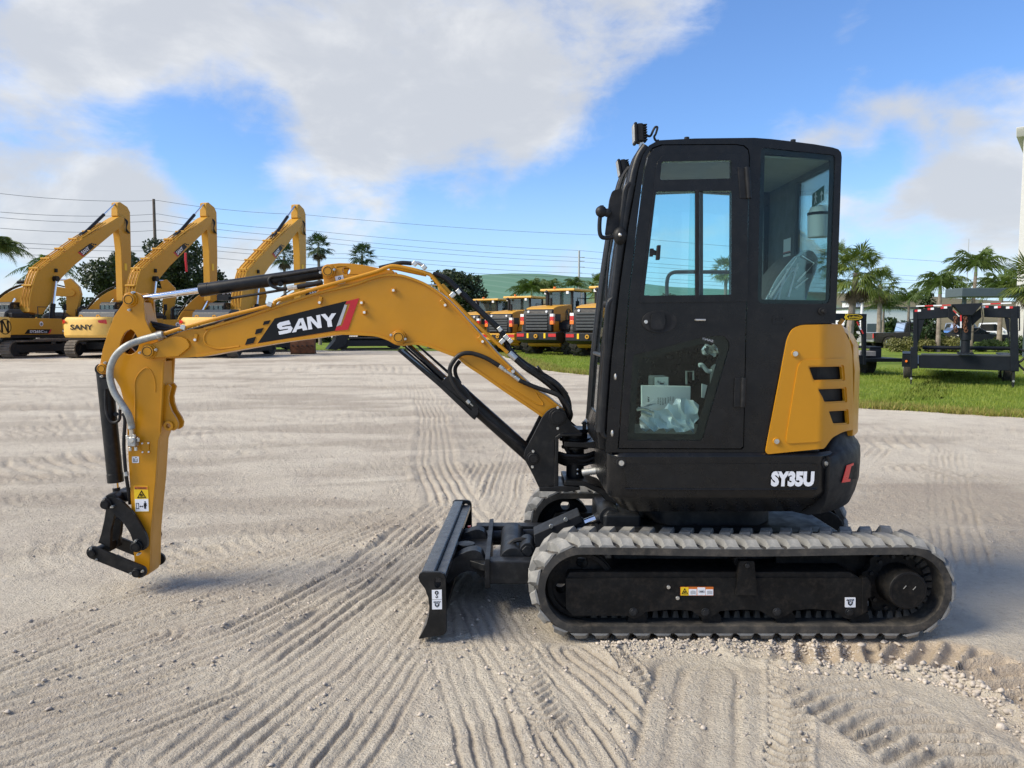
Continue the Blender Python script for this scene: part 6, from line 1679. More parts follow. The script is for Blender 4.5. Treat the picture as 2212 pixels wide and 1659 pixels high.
# curved mouldboard and its top box
fc = PR('H', [(228, 935), (245, 985), (278, 1035), (304, 1105), (314, 1190), (308, 1260), (286, 1345), (250, 1415), (222, 1462)], BY0)
bk_ = [(x + .016, z + (.006 if i in (0,) else 0)) for i, (x, z) in enumerate(fc)]
MB().prism(fc + bk_[::-1], BY0 + .0125, BY1 - .0125, f=bs).build('mouldboard', MAT['blade_steel'], plate, .002)
tb_ = PR('H', [(232, 900), (258, 890), (350, 890), (350, 960), (240, 950)], BY0)
MB().prism(tb_, BY0 + .013, BY1 - .013, f=bs).build('top_box', MAT['blade_steel'], plate, .006)
MB().prism(PR('H', [(350, 905), (440, 905), (446, 960), (350, 960)], BY0), BY0 + .013, BY1 - .013, f=lambda x, y, z: bs(x, y, z - .02)).build('top_angle', MAT['blade_steel'], plate, .006)
MB().prism(PR('H', [(330, 1290), (430, 1290), (430, 1345), (300, 1345)], BY0), BY0 + .013, BY1 - .013, f=bs).build('rear_rib', MAT['black_paint'], plate, .006)
# stickers on the end plate
ys = BY0 - .014
def stick(name, mat, pts, par, lift=0.0, holes=()): return MB().prism(PR('H', pts, ys), ys - lift, ys - lift + .0018, [PR('H', h, ys) for h in holes]).build(name, MAT[mat], par, smooth=0)
s_ = stick('lifting_sticker', 'white_print', [(332, 1047), (419, 1044), (420, 1127), (334, 1130)], plate)
stick('pictogram', 'black_print', circ((375, 1070), 17, 16), s_, .001, [[(375, 1060), (384, 1070), (379, 1070), (379, 1082), (371, 1082), (371, 1070), (366, 1070)]])
stick('pictogram', 'black_print', [(372, 1086), (379, 1086), (379, 1095), (386, 1102), (386, 1110), (376, 1118), (365, 1112), (363, 1104), (368, 1103), (371, 1109), (376, 1110), (380, 1106), (372, 1098)], s_, .001)
s_ = stick('tie_down_sticker', 'white_print', [(334, 1134), (420, 1131), (421, 1214), (335, 1216)], plate)
stick('pictogram', 'black_print', [(346, 1150), (410, 1148), (410, 1152), (346, 1155)], s_, .001)
stick('pictogram', 'black_print', [(357, 1154), (362, 1154), (364, 1180), (378, 1192), (392, 1180), (394, 1153), (399, 1153), (397, 1183), (378, 1199), (360, 1184)], s_, .001)
for k in range(5): stick('pictogram', 'black_print', [(348 + k * 13, 1150), (354 + k * 13, 1142), (357 + k * 13, 1142), (351 + k * 13, 1150)], s_, .001)
p = PT('H', 377, 1172, ys); MB().ring((p.x, ys - .0015, p.z), (p.x, ys, p.z), .0085, .006, 16).build('pictogram', MAT['black_print'], s_, smooth=0)
# push frame
bY = MAT['black_steel']
def hx(x, y, Y): return PT('H', x, y, Y)
za_, zb2 = hx(830, 790, 4.28).z, hx(830, 985, 4.28).z
xa, xb = hx(815, 800, 4.28).x, .55
MB().bx(xa, xb, 4.26, 4.36, zb2, za_).build('push_arm', bY, mini, .006)
MB().bx(xa, xb, 5.04, 5.14, zb2, za_).build('push_arm', bY, mini, .006)
MB().bx(xa - .012, xa + .016, 4.24, 5.16, zb2 - .02, za_ + .02).build('cross_plate', bY, mini, .004)
zf = hx(800, 480, 5.2).z
MB().bx(hx(722, 480, 5.2).x, hx(1380, 480, 5.2).x, 5.14, 5.24, zf - .06, zf + .008).build('cylinder_cover', bY, mini, .005)
# yoke between frame and blade
yk = MB().prism(rpoly([(xa - .27, 4.50), (xa - .10, 4.40), (xa + .0, 4.30), (xa + .0, 5.10), (xa - .10, 5.0), (xa - .27, 4.9)], .05), .0, .04).v
MB().add([(x, z, y + hx(620, 690, 4.7).z - .02) for x, y, z in yk], MB().prism(rpoly([(xa - .27, 4.50), (xa - .10, 4.40), (xa + .0, 4.30), (xa + .0, 5.10), (xa - .10, 5.0), (xa - .27, 4.9)], .05), .0, .04).f).build('yoke_plate', bY, mini, .006)
MB().prism(spline2(PR('H', [(460, 905), (500, 800), (540, 740), (640, 690), (720, 680), (780, 720), (800, 800), (800, 900), (770, 920), (720, 870), (640, 860), (560, 900), (500, 960), (470, 1000)], 4.45), 2), 4.40, 4.5).build('yoke_gusset', bY, mini, .008)
MB().prism(spline2(PR('H', [(460, 905), (500, 800), (540, 740), (640, 690), (720, 680), (780, 720), (800, 800), (800, 900), (770, 920), (720, 870), (640, 860), (560, 900), (500, 960), (470, 1000)], 4.45), 2), 4.86, 4.96).build('yoke_gusset', bY, mini, .008)
zc_ = hx(630, 660, 4.7).z
p = hx(630, 655, 4.6)
MB().cyl((p.x, 4.6, p.z - .12), (p.x, 4.6, p.z + .012), .055, n=24).build('yoke_pin', bY, mini, .004)
p = hx(660, 560, 5.0)
MB().cyl((p.x, 5.0, p.z - .12), (p.x, 5.0, p.z + .03), .045, n=20).build('tilt_pin', bY, mini, .004)
MB().cyl((p.x, 5.0, p.z + .03), (p.x, 5.0, p.z + .055), .012, n=8).build('pin_cap', MAT['lamp_red'], mini)
MB().cyl(hx(700, 575, 5.0), hx(850, 578, 5.0), .017, n=14).build('angle_rod', MAT['chrome'], mini)
MB().cyl(hx(620, 575, 5.0), hx(720, 575, 5.0), .035, n=14).build('angle_rod_eye', bY, mini, .004)
MB().cyl(hx(850, 578, 5.0), hx(1250, 560, 5.0), .036, n=18).build('angle_cylinder', bY, mini, .004)
# fat knuckle of the lift ram on the frame
a_, b_ = hx(965, 690, 4.62), hx(1080, 690, 4.62)
MB().cyl((a_.x + .05, 4.38, a_.z), (a_.x + .05, 4.98, a_.z), .075, n=28).build('cross_tube', bY, mini, .004)
MB().tube(spline([hx(990, 670, 4.5), hx(1050, 620, 4.5), hx(1130, 610, 4.5), hx(1220, 650, 4.5)], 5), .015, 8).build('hose', MAT['hose_black'], mini)
p = hx(1165, 695, 4.42); MB().cyl((p.x, 4.40, p.z), (p.x, 4.60, p.z), .045, n=20).cyl((p.x, 4.385, p.z), (p.x, 4.41, p.z), .034, n=6).build('lift_pin', bY, mini, .004)
# lift ram with its square guard
lr = MB().prism(PR('H', [(1222, 545), (1615, 372), (1640, 430), (1575, 470), (1545, 520), (1250, 655), (1225, 620)], 4.45), 4.40, 4.58).build('lift_cylinder', MAT['dark_grey_paint'], mini, .004)
MB().cyl(hx(1560, 510, 4.5), hx(1668, 468, 4.5), .042, n=20).build('gland', bY, lr, .004)
MB().cyl(hx(1640, 475, 4.5), hx(1790, 415, 4.5), .026, n=20).build('piston_rod', MAT['chrome'], lr)
e_ = hx(1870, 385, 4.5)
MB().cyl((e_.x, 4.42, e_.z), (e_.x, 4.60, e_.z), .062, n=28).cyl((e_.x, 4.395, e_.z), (e_.x, 4.43, e_.z), .045, n=6).build('rod_eye', bY, lr, .004)
MB().cyl(hx(1760, 430, 4.5), (e_.x, 4.5, e_.z), .034, n=16).build('rod_neck', bY, lr)
MB().bx(e_.x - .04, .75, 4.38, 4.62, e_.z - .10, e_.z + .03).build('ram_bracket', bY, mini, .02)
for x, y in [(1370, 490), (1498, 432)]:
    p = hx(x, y, 4.40); MB().cyl((p.x, 4.392, p.z), (p.x, 4.402, p.z), .013, n=6).build('bolt', MAT['zinc'], lr, .001)
p = hx(1925, 455, 4.4); MB().cyl((p.x - .01, 4.4, p.z + .01), (p.x + .012, 4.4, p.z - .012), .012, n=6).build('bolt', MAT['zinc'], lr, .002)
MB().tube(spline([hx(1640, 520, 4.42), hx(1700, 505, 4.4), hx(1760, 540, 4.4), hx(1800, 580, 4.5)], 5), .014, 8).build('hose', MAT['hose_black'], lr)
MB().tube([hx(1600, 525, 4.42), hx(1650, 520, 4.42)], .016, 6).build('union', MAT['zinc_dull'], lr, .002)

# ================================================================== far machines
def Rz(a): return Matrix.Rotation(a, 4, 'Z')
def xprism(m, prof, x0, x1):
    """outline in (y, z) pushed along x"""
    t = MB().prism(prof, x0, x1); m.add([(y, x, z) for x, y, z in t.v], [f[::-1] for f in t.f]); return m
def crawler(x0, x1, L, H, name, parent, n=34):
    """steel crawler with separate-looking shoes: ribs stand proud of the belt"""
    r = H / 2; P = []
    hl = L / 2 - r
    for k in range(12): P.append((-hl + 2 * hl * k / 12, H))
    for k in range(10): t = math.pi / 2 - math.pi * k / 10; P.append((hl + r * math.cos(t), r + r * math.sin(t)))
    for k in range(12): P.append((hl - 2 * hl * k / 12, 0))
    for k in range(10): t = -math.pi / 2 - math.pi * k / 10; P.append((-hl + r * math.cos(t), r + r * math.sin(t)))
    seq = resample([(a, b) for a, b in P], .06); rings = []
    for i, (p, d, nn) in enumerate(seq):
        o = p + nn * (.0 if i % 3 == 0 else .035) - nn * .035; q = p - nn * .10
        rings.append([(x0, o.x, o.y), (x1, o.x, o.y), (x1, q.x, q.y), (x0, q.x, q.y)])
    rings.append(rings[0])
    t = MB().loft(rings, cap=False).build(name, MAT['steel_shoe'], parent, smooth=20)
    m = MB(); xprism(m, [(-hl - .05, .30), (hl + .1, .30), (hl - .1, .72), (-hl + .1, .72)], x0 + .06, x1 - .06); m.build('track_frame', MAT['dark_grey_paint'], t, .02)
    for y in (-hl, hl):
        MB().cyl((x0 + .08, y, r), (x1 - .08, y, r), r - .12, n=18).build('sprocket', MAT['dark_grey_paint'], t, .01)
    return t
paint('steel_shoe', (0.10, 0.085, 0.07), 0.7, 0.2, var=0.3, dust=0.5, dustcol=(0.22, 0.18, 0.14), scale=2)
ROOT1, HEAD = Vector((-27.2, 42.2, 0)), math.radians(10)
def bp(c, pts): return [KP(*cp(c, x, y), ROOT1, HEAD) for x, y in pts]

def excavator_body(root, text=True, s=1.0):
    """upper structure and crawlers in the root's own frame: y forward, x to the right"""
    fy = MAT['far_yellow']
    for sx in (-1, 1):
        crawler(sx * 1.35 - .3, sx * 1.35 + .3, 4.5, .95, 'crawler_track', root)
    MB().bx(-1.1, 1.1, -1.3, 1.3, .45, .85).build('undercarriage', MAT['dark_grey_paint'], root, .03)
    MB().cyl((0, 0, .85), (0, 0, 1.08), .7, n=24).build('slew_ring', MAT['dark_grey_paint'], root)
    MB().bx(-1.3, 1.3, -2.2, 2.3, 1.05, 1.22).build('deck', MAT['dark_grey_paint'], root, .02)
    cwp = [(1.36, -1.75), (1.36, -2.35), (1.25, -2.68), (1.02, -2.86), (.6, -2.95), (-.6, -2.95), (-1.02, -2.86), (-1.25, -2.68), (-1.36, -2.35), (-1.36, -1.75)]
    rg = [[(x * k, y * (1 if y > -2 else j) + 0, z) for x, y in cwp] for z, k, j in ((1.10, .97, .975), (1.22, 1.0, 1.0), (1.72, 1.0, 1.0), (2.06, .985, .97), (2.16, .95, .93))]
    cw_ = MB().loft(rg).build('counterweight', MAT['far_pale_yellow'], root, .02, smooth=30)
    for sx in (-1, 1):
        MB().add([(sx * 1.27, -2.72, 2.02), (sx * .93, -2.925, 1.98), (sx * .98, -2.92, 1.86), (sx * 1.29, -2.70, 1.80)], [(0, 1, 2, 3)]).build('tail_lamp', MAT['lamp_red'], cw_, smooth=0)
        MB().ring((sx * .5, -2.3, 2.18), (sx * .5, -2.36, 2.18), .11, .06, 12).build('lifting_eye', fy, cw_)
    lettering('lettering', 'SANY', MAT['dark_grey_paint'], cw_, lambda a, b: Vector((-.62 + 1.3 * a, -2.975, 1.50 + .27 * b)), .03)
    # sides
    MB().bx(.62, 1.34, -1.74, 1.9, 1.23, 2.12).build('right_housing', fy, root, .03)
    MB().bx(-1.34, -.62, -1.74, -.2, 1.23, 2.12).build('left_housing', fy, root, .03)
    MB().bx(-.60, .60, -1.74, -.4, 1.23, 2.14).build('engine_housing', fy, root, .03)
    # emblem: ring with a slanted letter, and the type plate
    xs = 1.362
    em = MB().ring((xs - .003, -2.1, 1.66), (xs + .004, -2.1, 1.66), .40, .36, 28).build('emblem', MAT['black_print'], root, smooth=0)
    for poly in ([(-2.36, 1.36), (-2.24, 1.36), (-2.24, 1.98), (-2.36, 1.98)], [(-2.30, 1.98), (-2.20, 1.98), (-1.88, 1.34), (-1.98, 1.34)], [(-1.98, 1.34), (-1.86, 1.34), (-1.86, 1.96), (-1.98, 1.96)]):
        MB().add([(xs + .006, y, z) for y, z in poly], [(0, 1, 2, 3)]).build('emblem_stroke', MAT['black_print'], em, smooth=0)
    xs = 1.345
    pt_ = MB().add([(xs, -.85, 1.28), (xs, .80, 1.28), (xs, .98, 1.52), (xs, -.60, 1.52)], [(0, 1, 2, 3)]).build('type_plate', MAT['black_print'], root, smooth=0)
    lettering('lettering', 'SY265C', MAT['white_print'], pt_, lambda a, b: Vector((xs + .005, -.48 + .95 * a, 1.33 + .14 * b)), .03)
    lettering('lettering', 'LC', MAT['white_print'], pt_, lambda a, b: Vector((xs + .005, .54 + .2 * a, 1.33 + .09 * b)), .03)
    MB().add([(xs + .003, .80, 1.28), (xs + .003, .92, 1.28), (xs + .003, 1.10, 1.52), (xs + .003, .98, 1.52)], [(0, 1, 2, 3)]).build('red_stripe', MAT['red_print'], pt_, smooth=0)
    MB().cyl((xs - .003, .35, 1.82), (xs + .004, .35, 1.82), .13, n=18).build('round_sticker', MAT['white_print'], root, smooth=0)
    MB().cyl((xs, .35, 1.80), (xs + .008, .35, 1.80), .08, n=14).build('round_print', MAT['car_grey'], root, smooth=0)
    # grey hood, cab, rails
    hp = [(-1.7, 2.15), (-1.62, 2.42), (-1.35, 2.58), (-.6, 2.6), (-.3, 2.3), (-.3, 2.15)]
    xprism(MB(), hp, -1.2, .95).build('hood', MAT['mid_grey_paint'], root, .04)
    MB().bx(.96, 1.25, -1.5, -.3, 2.13, 2.38).build('hood_step', MAT['dark_grey_paint'], root, .02)
    cab_ = xprism(MB(), [(.1, 1.25), (.1, 2.86), (.25, 3.02), (1.6, 3.02), (1.85, 2.6), (1.95, 1.25)], -1.33, -.35).build('cab', MAT['dark_grey_paint'], root, .05)
    for k in range(3): MB().bx(-1.2 + k * .27, -.99 + k * .27, .085, .097, 2.55, 2.85).build('window_pane', MAT['far_cab_glass'], cab_)
    MB().bx(-.349, -.335, .3, 1.55, 2.1, 2.88).build('window_pane', MAT['far_cab_glass'], cab_)
    for y0, y1 in ((.3, 1.4), (1.5, 2.2)):
        MB().tube([(1.2, y0, 2.12), (1.2, y0, 2.75), (1.2, y1, 2.75), (1.2, y1, 2.12)], .025, 6).build('hand_rail', MAT['black_plastic'], root)
    MB().tube([(1.1, 2.1, 1.9), (1.3, 2.2, 2.6), (1.28, 2.2, 2.9)], .03, 6).build('mirror_post', MAT['black_plastic'], root)
    MB().bx(1.2, 1.38, 2.16, 2.24, 2.6, 2.95).build('mirror_head', MAT['black_plastic'], root, .02)

def make_excavator(name, label, cat, group):
    root = thing(name, label, cat, (0, 0, 0), group, inworld=False)
    excavator_body(root)
    fy = MAT['far_yellow']; w = .34
    # boom and arm from the outline of the raised one
    top = [(215, 1170), (222, 1050), (245, 950), (265, 880), (288, 822), (330, 782), (660, 548), (900, 402), (985, 348), (1030, 330), (1050, 360), (1040, 402)]
    bot = [(1000, 442), (880, 540), (760, 640), (600, 770), (500, 870), (455, 930), (430, 1000), (410, 1075), (330, 1190)]
    xo = -.0
    B = xprism(MB(), bp('A', top + bot), xo - w, xo + w * .9).build('boom', fy, root, .02)
    # pipes on its back
    for k in range(4):
        m = MB(); x = -w + .1 + k * .19
        m.tube([(x, s + .0, z + .07) for s, z in bp('A', [(208, 1130), (218, 1050), (240, 950), (262, 875), (288, 812), (330, 772), (660, 538), (880, 402)])], .035, 5).build('hydraulic_pipe', fy, B)
    for x, y in [(240, 950), (300, 800), (400, 715), (520, 628), (640, 545), (760, 478)]:
        s, z = bp('A', [(x - 4, y - 6)])[0]; MB().box((xo, s, z + .05), (w * 1.8, .12, .10)).build('pipe_clamp', fy, B, .02)
    A = xprism(MB(), bp('A', [(1000, 218), (1022, 212), (1085, 255), (1108, 300), (1113, 480), (1118, 700), (1114, 900), (1104, 1010), (1104, 1070), (1045, 1070), (1040, 900), (1031, 640), (1015, 500), (1004, 440), (1036, 372), (998, 330)]), xo - w * .75, xo + w * .62).build('arm', fy, root, .02)
    s, z = bp('A', [(1078, 778)])[0]
    MB().box((xo + w * .62 + .012, s - .1, z), (.02, .22, .45)).build('yellow_label', MAT['yellow_print'], A)
    def ram(nm, c, a, b, t, r0, r1, x):
        (s0, z0), (s1, z1) = bp(c, [a, b]); p0, p1 = Vector((x, s0, z0)), Vector((x, s1, z1)); m = p0.lerp(p1, t)
        o = MB().cyl(m, p1, r1, n=12).build(nm, MAT['black_paint'], root, .01)
        MB().cyl(p0, m.lerp(p1, .05), r0, n=10).build('piston_rod', MAT['chrome'], o)
    ram('arm_cylinder', 'A', (1000, 228), (690, 528), .32, .055, .10, xo)
    ram('boom_cylinder', 'A', (430, 885), (385, 1240), .60, .075, .13, xo + w + .12)
    s, z = bp('A', [(430, 880)])[0]; MB().cyl((xo - w, s, z), (xo + w + .22, s, z), .16, n=14).build('boom_pin', MAT['black_paint'], B)
    s, z = bp('A', [(440, 808)])[0]; MB().box((xo + w + .03, s, z), (.10, .16, .22)).build('work_lamp', MAT['black_plastic'], B, .02)
    for k in range(3):
        pts = [(xo + w * .62, *bp('A', [(1035, 340 + 8 * k)])[0]), (xo + w, *bp('A', [(1070 - 6 * k, 380)])[0]), (xo + w, *bp('A', [(1060, 440 + 12 * k)])[0]), (xo + w * .8, *bp('A', [(1100, 485)])[0])]
        MB().tube(spline(pts, 5), .03, 6).build('hose', MAT['hose_black'], A)
    for k in range(3):
        pts = [(xo - .1 + .1 * k, *bp('A', [(690, 525)])[0]), (xo - .1 + .1 * k, *bp('A', [(705, 488)])[0]), (xo - .1 + .1 * k, *bp('A', [(745, 470)])[0]), (xo - .1 + .1 * k, *bp('A', [(780, 455)])[0])]
        MB().tube(spline(pts, 5), .035, 6).build('hose', MAT['hose_black'], B)
    # name plate on the boom side, tilted along it
    xs = xo + w * .9 + .012
    P = [bp('A', [q])[0] for q in [(636, 650), (745, 572), (782, 600), (682, 688)]]
    npl = MB().add([(xs, s, z) for s, z in P], [(0, 1, 2, 3)]).build('name_panel', MAT['black_print'], B, smooth=0)
    Q = [bp('A', [q])[0] for q in [(636, 650), (646, 643), (692, 680), (682, 688)]]
    MB().add([(xs + .006, s, z) for s, z in Q], [(0, 1, 2, 3)]).build('red_slash', MAT['red_print'], npl, smooth=0)
    def f(a, b):
        s0, z0 = bp('A', [(683 + a * 62 - (1 - b) * -0 - b * 22, 672 - a * 48 - b * 28)])[0]; return Vector((xs + .008, s0, z0))
    lettering('lettering', 'SANY', MAT['white_print'], npl, f, .03)
    for q in ([(752, 570), (762, 566), (768, 574), (758, 580)], [(768, 578), (778, 572), (786, 580), (774, 588)], [(785, 580), (796, 574), (803, 582), (792, 588)]):
        MB().add([(xs, *bp('A', [t])[0]) for t in q], [(0, 1, 2, 3)]).build('chequer_print', MAT['black_print'], B, smooth=0)
    return root

ex = make_excavator('excavator', 'large yellow excavator with raised boom at the left edge, round emblem on its counterweight side', 'excavator', 'large excavators with raised booms')
ex.location = ROOT1; ex.rotation_euler = (0, 0, -HEAD)
ex2 = copy_tree(ex); ex2.location = ROOT1 + Vector((5.68, .15, 0)); ex2['label'] = 'large excavator with the middle raised boom, dark oaks behind it'
ex3 = copy_tree(ex); ex3.location = ROOT1 + Vector((11.4, .9, 0)); ex3['label'] = 'large yellow excavator whose raised boom stands nearest to the fan palms'
rb = MB().tube([K(401, 546, 46.0), K(401, 562, 46.0), K(402.5, 577, 46.0), K(403, 587, 46.0)], .075, 6).build('warning_streamer', MAT['red_print'], None)
tag(rb, 'red streamer hanging from the boom of the middle large excavator', 'streamer')

def make_folded(name, label, cat, group):
    root = thing(name, label, cat, (0, 0, 0), group, inworld=False)
    excavator_body(root)
    fy = MAT['far_yellow']; w = .32
    B = xprism(MB(), spline2([(.3, 1.7), (.7, 2.6), (1.7, 3.7), (2.8, 4.25), (4.2, 4.35), (5.6, 4.15), (5.9, 3.9), (5.6, 3.65), (4.2, 3.7), (3.0, 3.5), (2.2, 2.9), (1.3, 1.7)], 3), -w, w).build('boom', fy, root, .02)
    A = xprism(MB(), [(5.2, 4.7), (5.6, 4.85), (6.1, 4.3), (6.2, 3.8), (5.9, 2.6), (5.6, 1.6), (5.2, 1.6), (5.3, 3.0), (5.35, 3.9)], -w * .7, w * .7).build('arm', fy, root, .02)
    o = MB().cyl((0, 2.4, 4.55), (0, 4.2, 4.75), .11, n=12).build('arm_cylinder', MAT['black_paint'], root)
    MB().cyl((0, 4.2, 4.75), (0, 5.4, 4.75), .06, n=10).build('piston_rod', MAT['chrome'], o)
    o = MB().cyl((w + .1, 1.2, 1.5), (w + .1, 1.9, 2.6), .12, n=12).build('boom_cylinder', MAT['black_paint'], root)
    MB().cyl((w + .1, 1.9, 2.6), (w + .1, 2.4, 3.5), .07, n=10).build('piston_rod', MAT['chrome'], o)
    for k in range(3): MB().tube(spline([(-.2 + .2 * k, .5, 2.5), (-.2 + .2 * k, 1.5, 3.75), (-.2 + .2 * k, 2.7, 4.4), (-.2 + .2 * k, 4.2, 4.5), (-.2 + .2 * k, 5.2, 4.3)], 4), .04, 5).build('hose', MAT['hose_black'], B)
    bk = xprism(MB(), [(5.1, 1.6), (5.7, 1.65), (5.9, 1.0), (5.6, .35), (5.0, .05), (4.4, .1), (4.9, .7)], -.6, .6).build('bucket', MAT['black_steel'], root, .02)
    npl = MB().add([(w + .012, 3.0, 3.75), (w + .012, 4.3, 3.85), (w + .012, 4.2, 4.22), (w + .012, 3.0, 4.1)], [(0, 1, 2, 3)]).build('name_panel', MAT['black_print'], B, smooth=0)
    lettering('lettering', 'SANY', MAT['white_print'], npl, lambda a, b: Vector((w + .02, 3.25 + .8 * a, 3.85 + .24 * b + .05 * a)), .03)
    return root
rows = [(-34.6, 50, 78, 'excavator with lowered boom behind the leftmost raised boom'), (-28.6, 50.5, 72, 'excavator with lowered boom between the first two raised booms'), (-22.6, 51, 62, 'excavator with lowered boom between the middle and the third raised booms'), (-17.0, 52, 66, 'excavator with lowered boom just below the tallest fan palms'), (-10.5, 56, 75, 'excavator whose dark crawlers show beneath the boom of the compact excavator')]
fo = make_folded('excavator', rows[0][3], 'excavator', 'excavators with lowered booms behind')
for i, (x, y, h, lb) in enumerate(rows):
    o = fo if i == 0 else copy_tree(fo)
    o.location = (x, y, 0); o.rotation_euler = (0, 0, -math.radians(h)); o['label'] = 'yellow ' + lb
# rusty bucket on the ground
def bucket():
    root = thing('digging_bucket', 'rust brown digging bucket standing on the sand beyond the boom', 'bucket', (0, 0, 0), None, False)
    sp = [(-.55, .0), (-.62, .55), (-.45, .95), (.0, 1.02), (.35, .92), (.2, .55), (.28, .12), (.6, -.02)]
    for x in (-.72, .70): xprism(MB(), sp, x, x + .02).build('side_plate', MAT['rust'], root)
    shell = [(-.62, .55), (-.45, .95), (.0, 1.02), (.35, .92)]
    r = []
    for y, z in [(.6, -.02), (-.30, .0), (-.55, .05), (-.62, .55), (-.45, .95), (.0, 1.02), (.35, .92)]: r.append([(-.70, y, z), (.70, y, z), (.70, y + .02, z + .02), (-.70, y + .02, z + .02)])
    MB().loft(r).build('shell', MAT['rust'], root)
    for k in range(5): MB().box((-.56 + .28 * k, -.68, .5), (.09, .2, .06)).build('tooth', MAT['black_steel'], root, .01)
    root.location = (*KG(656, 764)[:2], 0); root.rotation_euler = (0, 0, .15)
bucket()

# ------------------------------------------------------------------ wheel loaders
def tyre(parent, x, y, r, w, name='wheel'):
    pr = [(-w / 2, r * .62), (-w / 2 - .0, r * .84), (-w / 2 + .06, r * .96), (w / 2 - .06, r * .96), (w / 2, r * .84), (w / 2, r * .62)]
    n = 30; rings = []
    for k in range(n + 1):
        t = 2 * math.pi * k / n; rings.append([(x + a, y + b * math.cos(t), r + b * math.sin(t)) for a, b in pr])
    t_ = MB().loft(rings, cap=False).build(name, MAT['tyre_rubber'], parent, smooth=40)
    n = 16
    for k in range(n):
        for s in (-1, 1):
            a = 2 * math.pi * (k + (.5 if s > 0 else 0)) / n
            M = Matrix.Translation((x + s * w * .24, y, r)) @ Matrix.Rotation(a, 4, 'X') @ Matrix.Translation((0, 0, r * .96)) @ Matrix.Rotation(s * .5, 4, 'Z')
            MB().box((0, 0, 0), (w * .56, .15, .10)).xf(M).build('tread_block', MAT['tyre_rubber'], t_, smooth=0)
    MB().cyl((x - w * .3, y, r), (x + w * .3, y, r), r * .62, n=20).build('rim', MAT['far_yellow'], t_)
    return t_
def make_loader(name, label, dark):
    fy = MAT['far_yellow']; dk = MAT['dark_grey_paint']
    root = thing(name, label, 'wheel loader', (0, 0, 0), 'wheel loaders on the lawn edge', False)
    for y in (-1.45, 1.55):
        for x in (-1.08, 1.08): tyre(root, x, y, .82, .60)
    bpmat = dk if dark else fy
    MB().bx(-.55, .55, -2.5, 2.2, .7, 1.15).build('chassis', fy, root, .03)
    bm_ = xprism(MB(), [(-3.15, .78), (-3.15, 1.16), (-2.4, 1.2), (-2.2, .9), (-2.5, .62)], -1.12, 1.12).build('rear_bumper', bpmat, root, .04)
    for s in (-1, 1):
        MB().bx(s * .68, s * 1.08, -3.165, -3.148, .95, 1.10).build('reflector', MAT['lamp_red'], bm_)
        MB().bx(s * .42, s * .52, -3.168, -3.15, .88, 1.12).build('yellow_label', MAT['yellow_print'], bm_)
    if not dark:
        MB().bx(-.5, .5, -3.16, -3.14, .82, 1.08).build('tow_recess', dk, bm_)
    MB().ring((0, -3.22, .98), (0, -3.10, .98), .10, .05, 10).build('tow_hook', MAT['far_yellow'], bm_)
    xprism(MB(), [(-2.4, .55), (-2.2, .45), (-1.0, .6), (-1.0, .9), (-2.3, .9)], -.9, .9).build('belly_plate', fy, root, .02)
    hd_ = xprism(MB(), [(-2.9, 1.18), (-2.95, 2.05), (-2.75, 2.34), (-2.3, 2.44), (-.85, 2.55), (-.7, 1.9), (-.75, 1.18)], -.78, .78).build('engine_hood', fy, root, .05, seg=3)
    gr = xprism(MB(), [(-3.06, 1.2), (-3.10, 1.9), (-2.95, 2.24), (-2.80, 2.30), (-2.80, 1.2)], -.80, .80).build('grille_frame', dk, root, .05)
    for k in range(6):
        z0 = 1.28 + k * .14; MB().bx(-.60, .60, -3.125, -3.06, z0, z0 + .085).build('grille_slat', MAT['mid_grey_paint'], gr, .01)
    for s in (-1, 1):
        for z0, z1, mt in ((1.92, 2.05, 'lamp_white'), (1.72, 1.92, 'lamp_red'), (1.54, 1.72, 'lamp_orange')):
            MB().bx(s * .72, s * .92, -3.10, -2.92, z0, z1).build('tail_lamp', MAT[mt], gr, .01)
        MB().cyl((s * .5, -3.04, 2.16), (s * .5, -2.95, 2.16), .06, n=12).build('work_lamp', MAT['lamp_white'], gr)
    MB().cyl((.15, -1.9, 2.45), (.15, -1.9, 2.85), .07, n=12).build('air_intake', dk, root)
    MB().tube([(-.25, -1.5, 2.5), (-.25, -1.5, 3.1), (-.30, -1.62, 3.2)], .09, 10).build('exhaust_stack', dk, root)
    # side print
    xs = .785
    em = MB().ring((xs, -1.25, 1.98), (xs + .006, -1.25, 1.98), .36, .325, 26).build('emblem', MAT['black_print'], hd_, smooth=0)
    for poly in ([(-1.48, 1.72), (-1.38, 1.72), (-1.38, 2.26), (-1.48, 2.26)], [(-1.44, 2.26), (-1.34, 2.26), (-1.06, 1.70), (-1.16, 1.70)], [(-1.14, 1.70), (-1.04, 1.70), (-1.04, 2.24), (-1.14, 2.24)]):
        MB().add([(xs + .008, y, z) for y, z in poly], [(0, 1, 2, 3)]).build('emblem_stroke', MAT['black_print'], em, smooth=0)
    for y0, y1, z0, z1 in ((-2.65, -2.25, 1.7, 2.05), (-2.25, -2.1, 1.3, 2.05)): MB().bx(xs, xs + .008, y0, y1, z0, z1).build('side_vent', MAT['black_print'], hd_)
    # mudguards and cab
    for s in (-1, 1):
        xprism(MB(), spline2([(-2.25, 1.3), (-2.1, 1.62), (-1.5, 1.78), (-.9, 1.68), (-.7, 1.3), (-.85, 1.3), (-1.0, 1.58), (-1.5, 1.68), (-2.0, 1.54), (-2.12, 1.3)], 2), min(s * .79, s * 1.32), max(s * .79, s * 1.32)).build('mudguard', dk if dark else fy, root)
    MB().bx(-.72, .72, -.75, .8, 1.16, 1.75).build('cab_base', fy, root, .04)
    for x, y in ((-.72, -.72), (.72, -.72), (-.72, .78), (.72, .78)):
        MB().bx(x - .06, x + .06, y - .06, y + .06, 1.75, 3.22).build('cab_post', MAT['black_plastic'], root, .02)
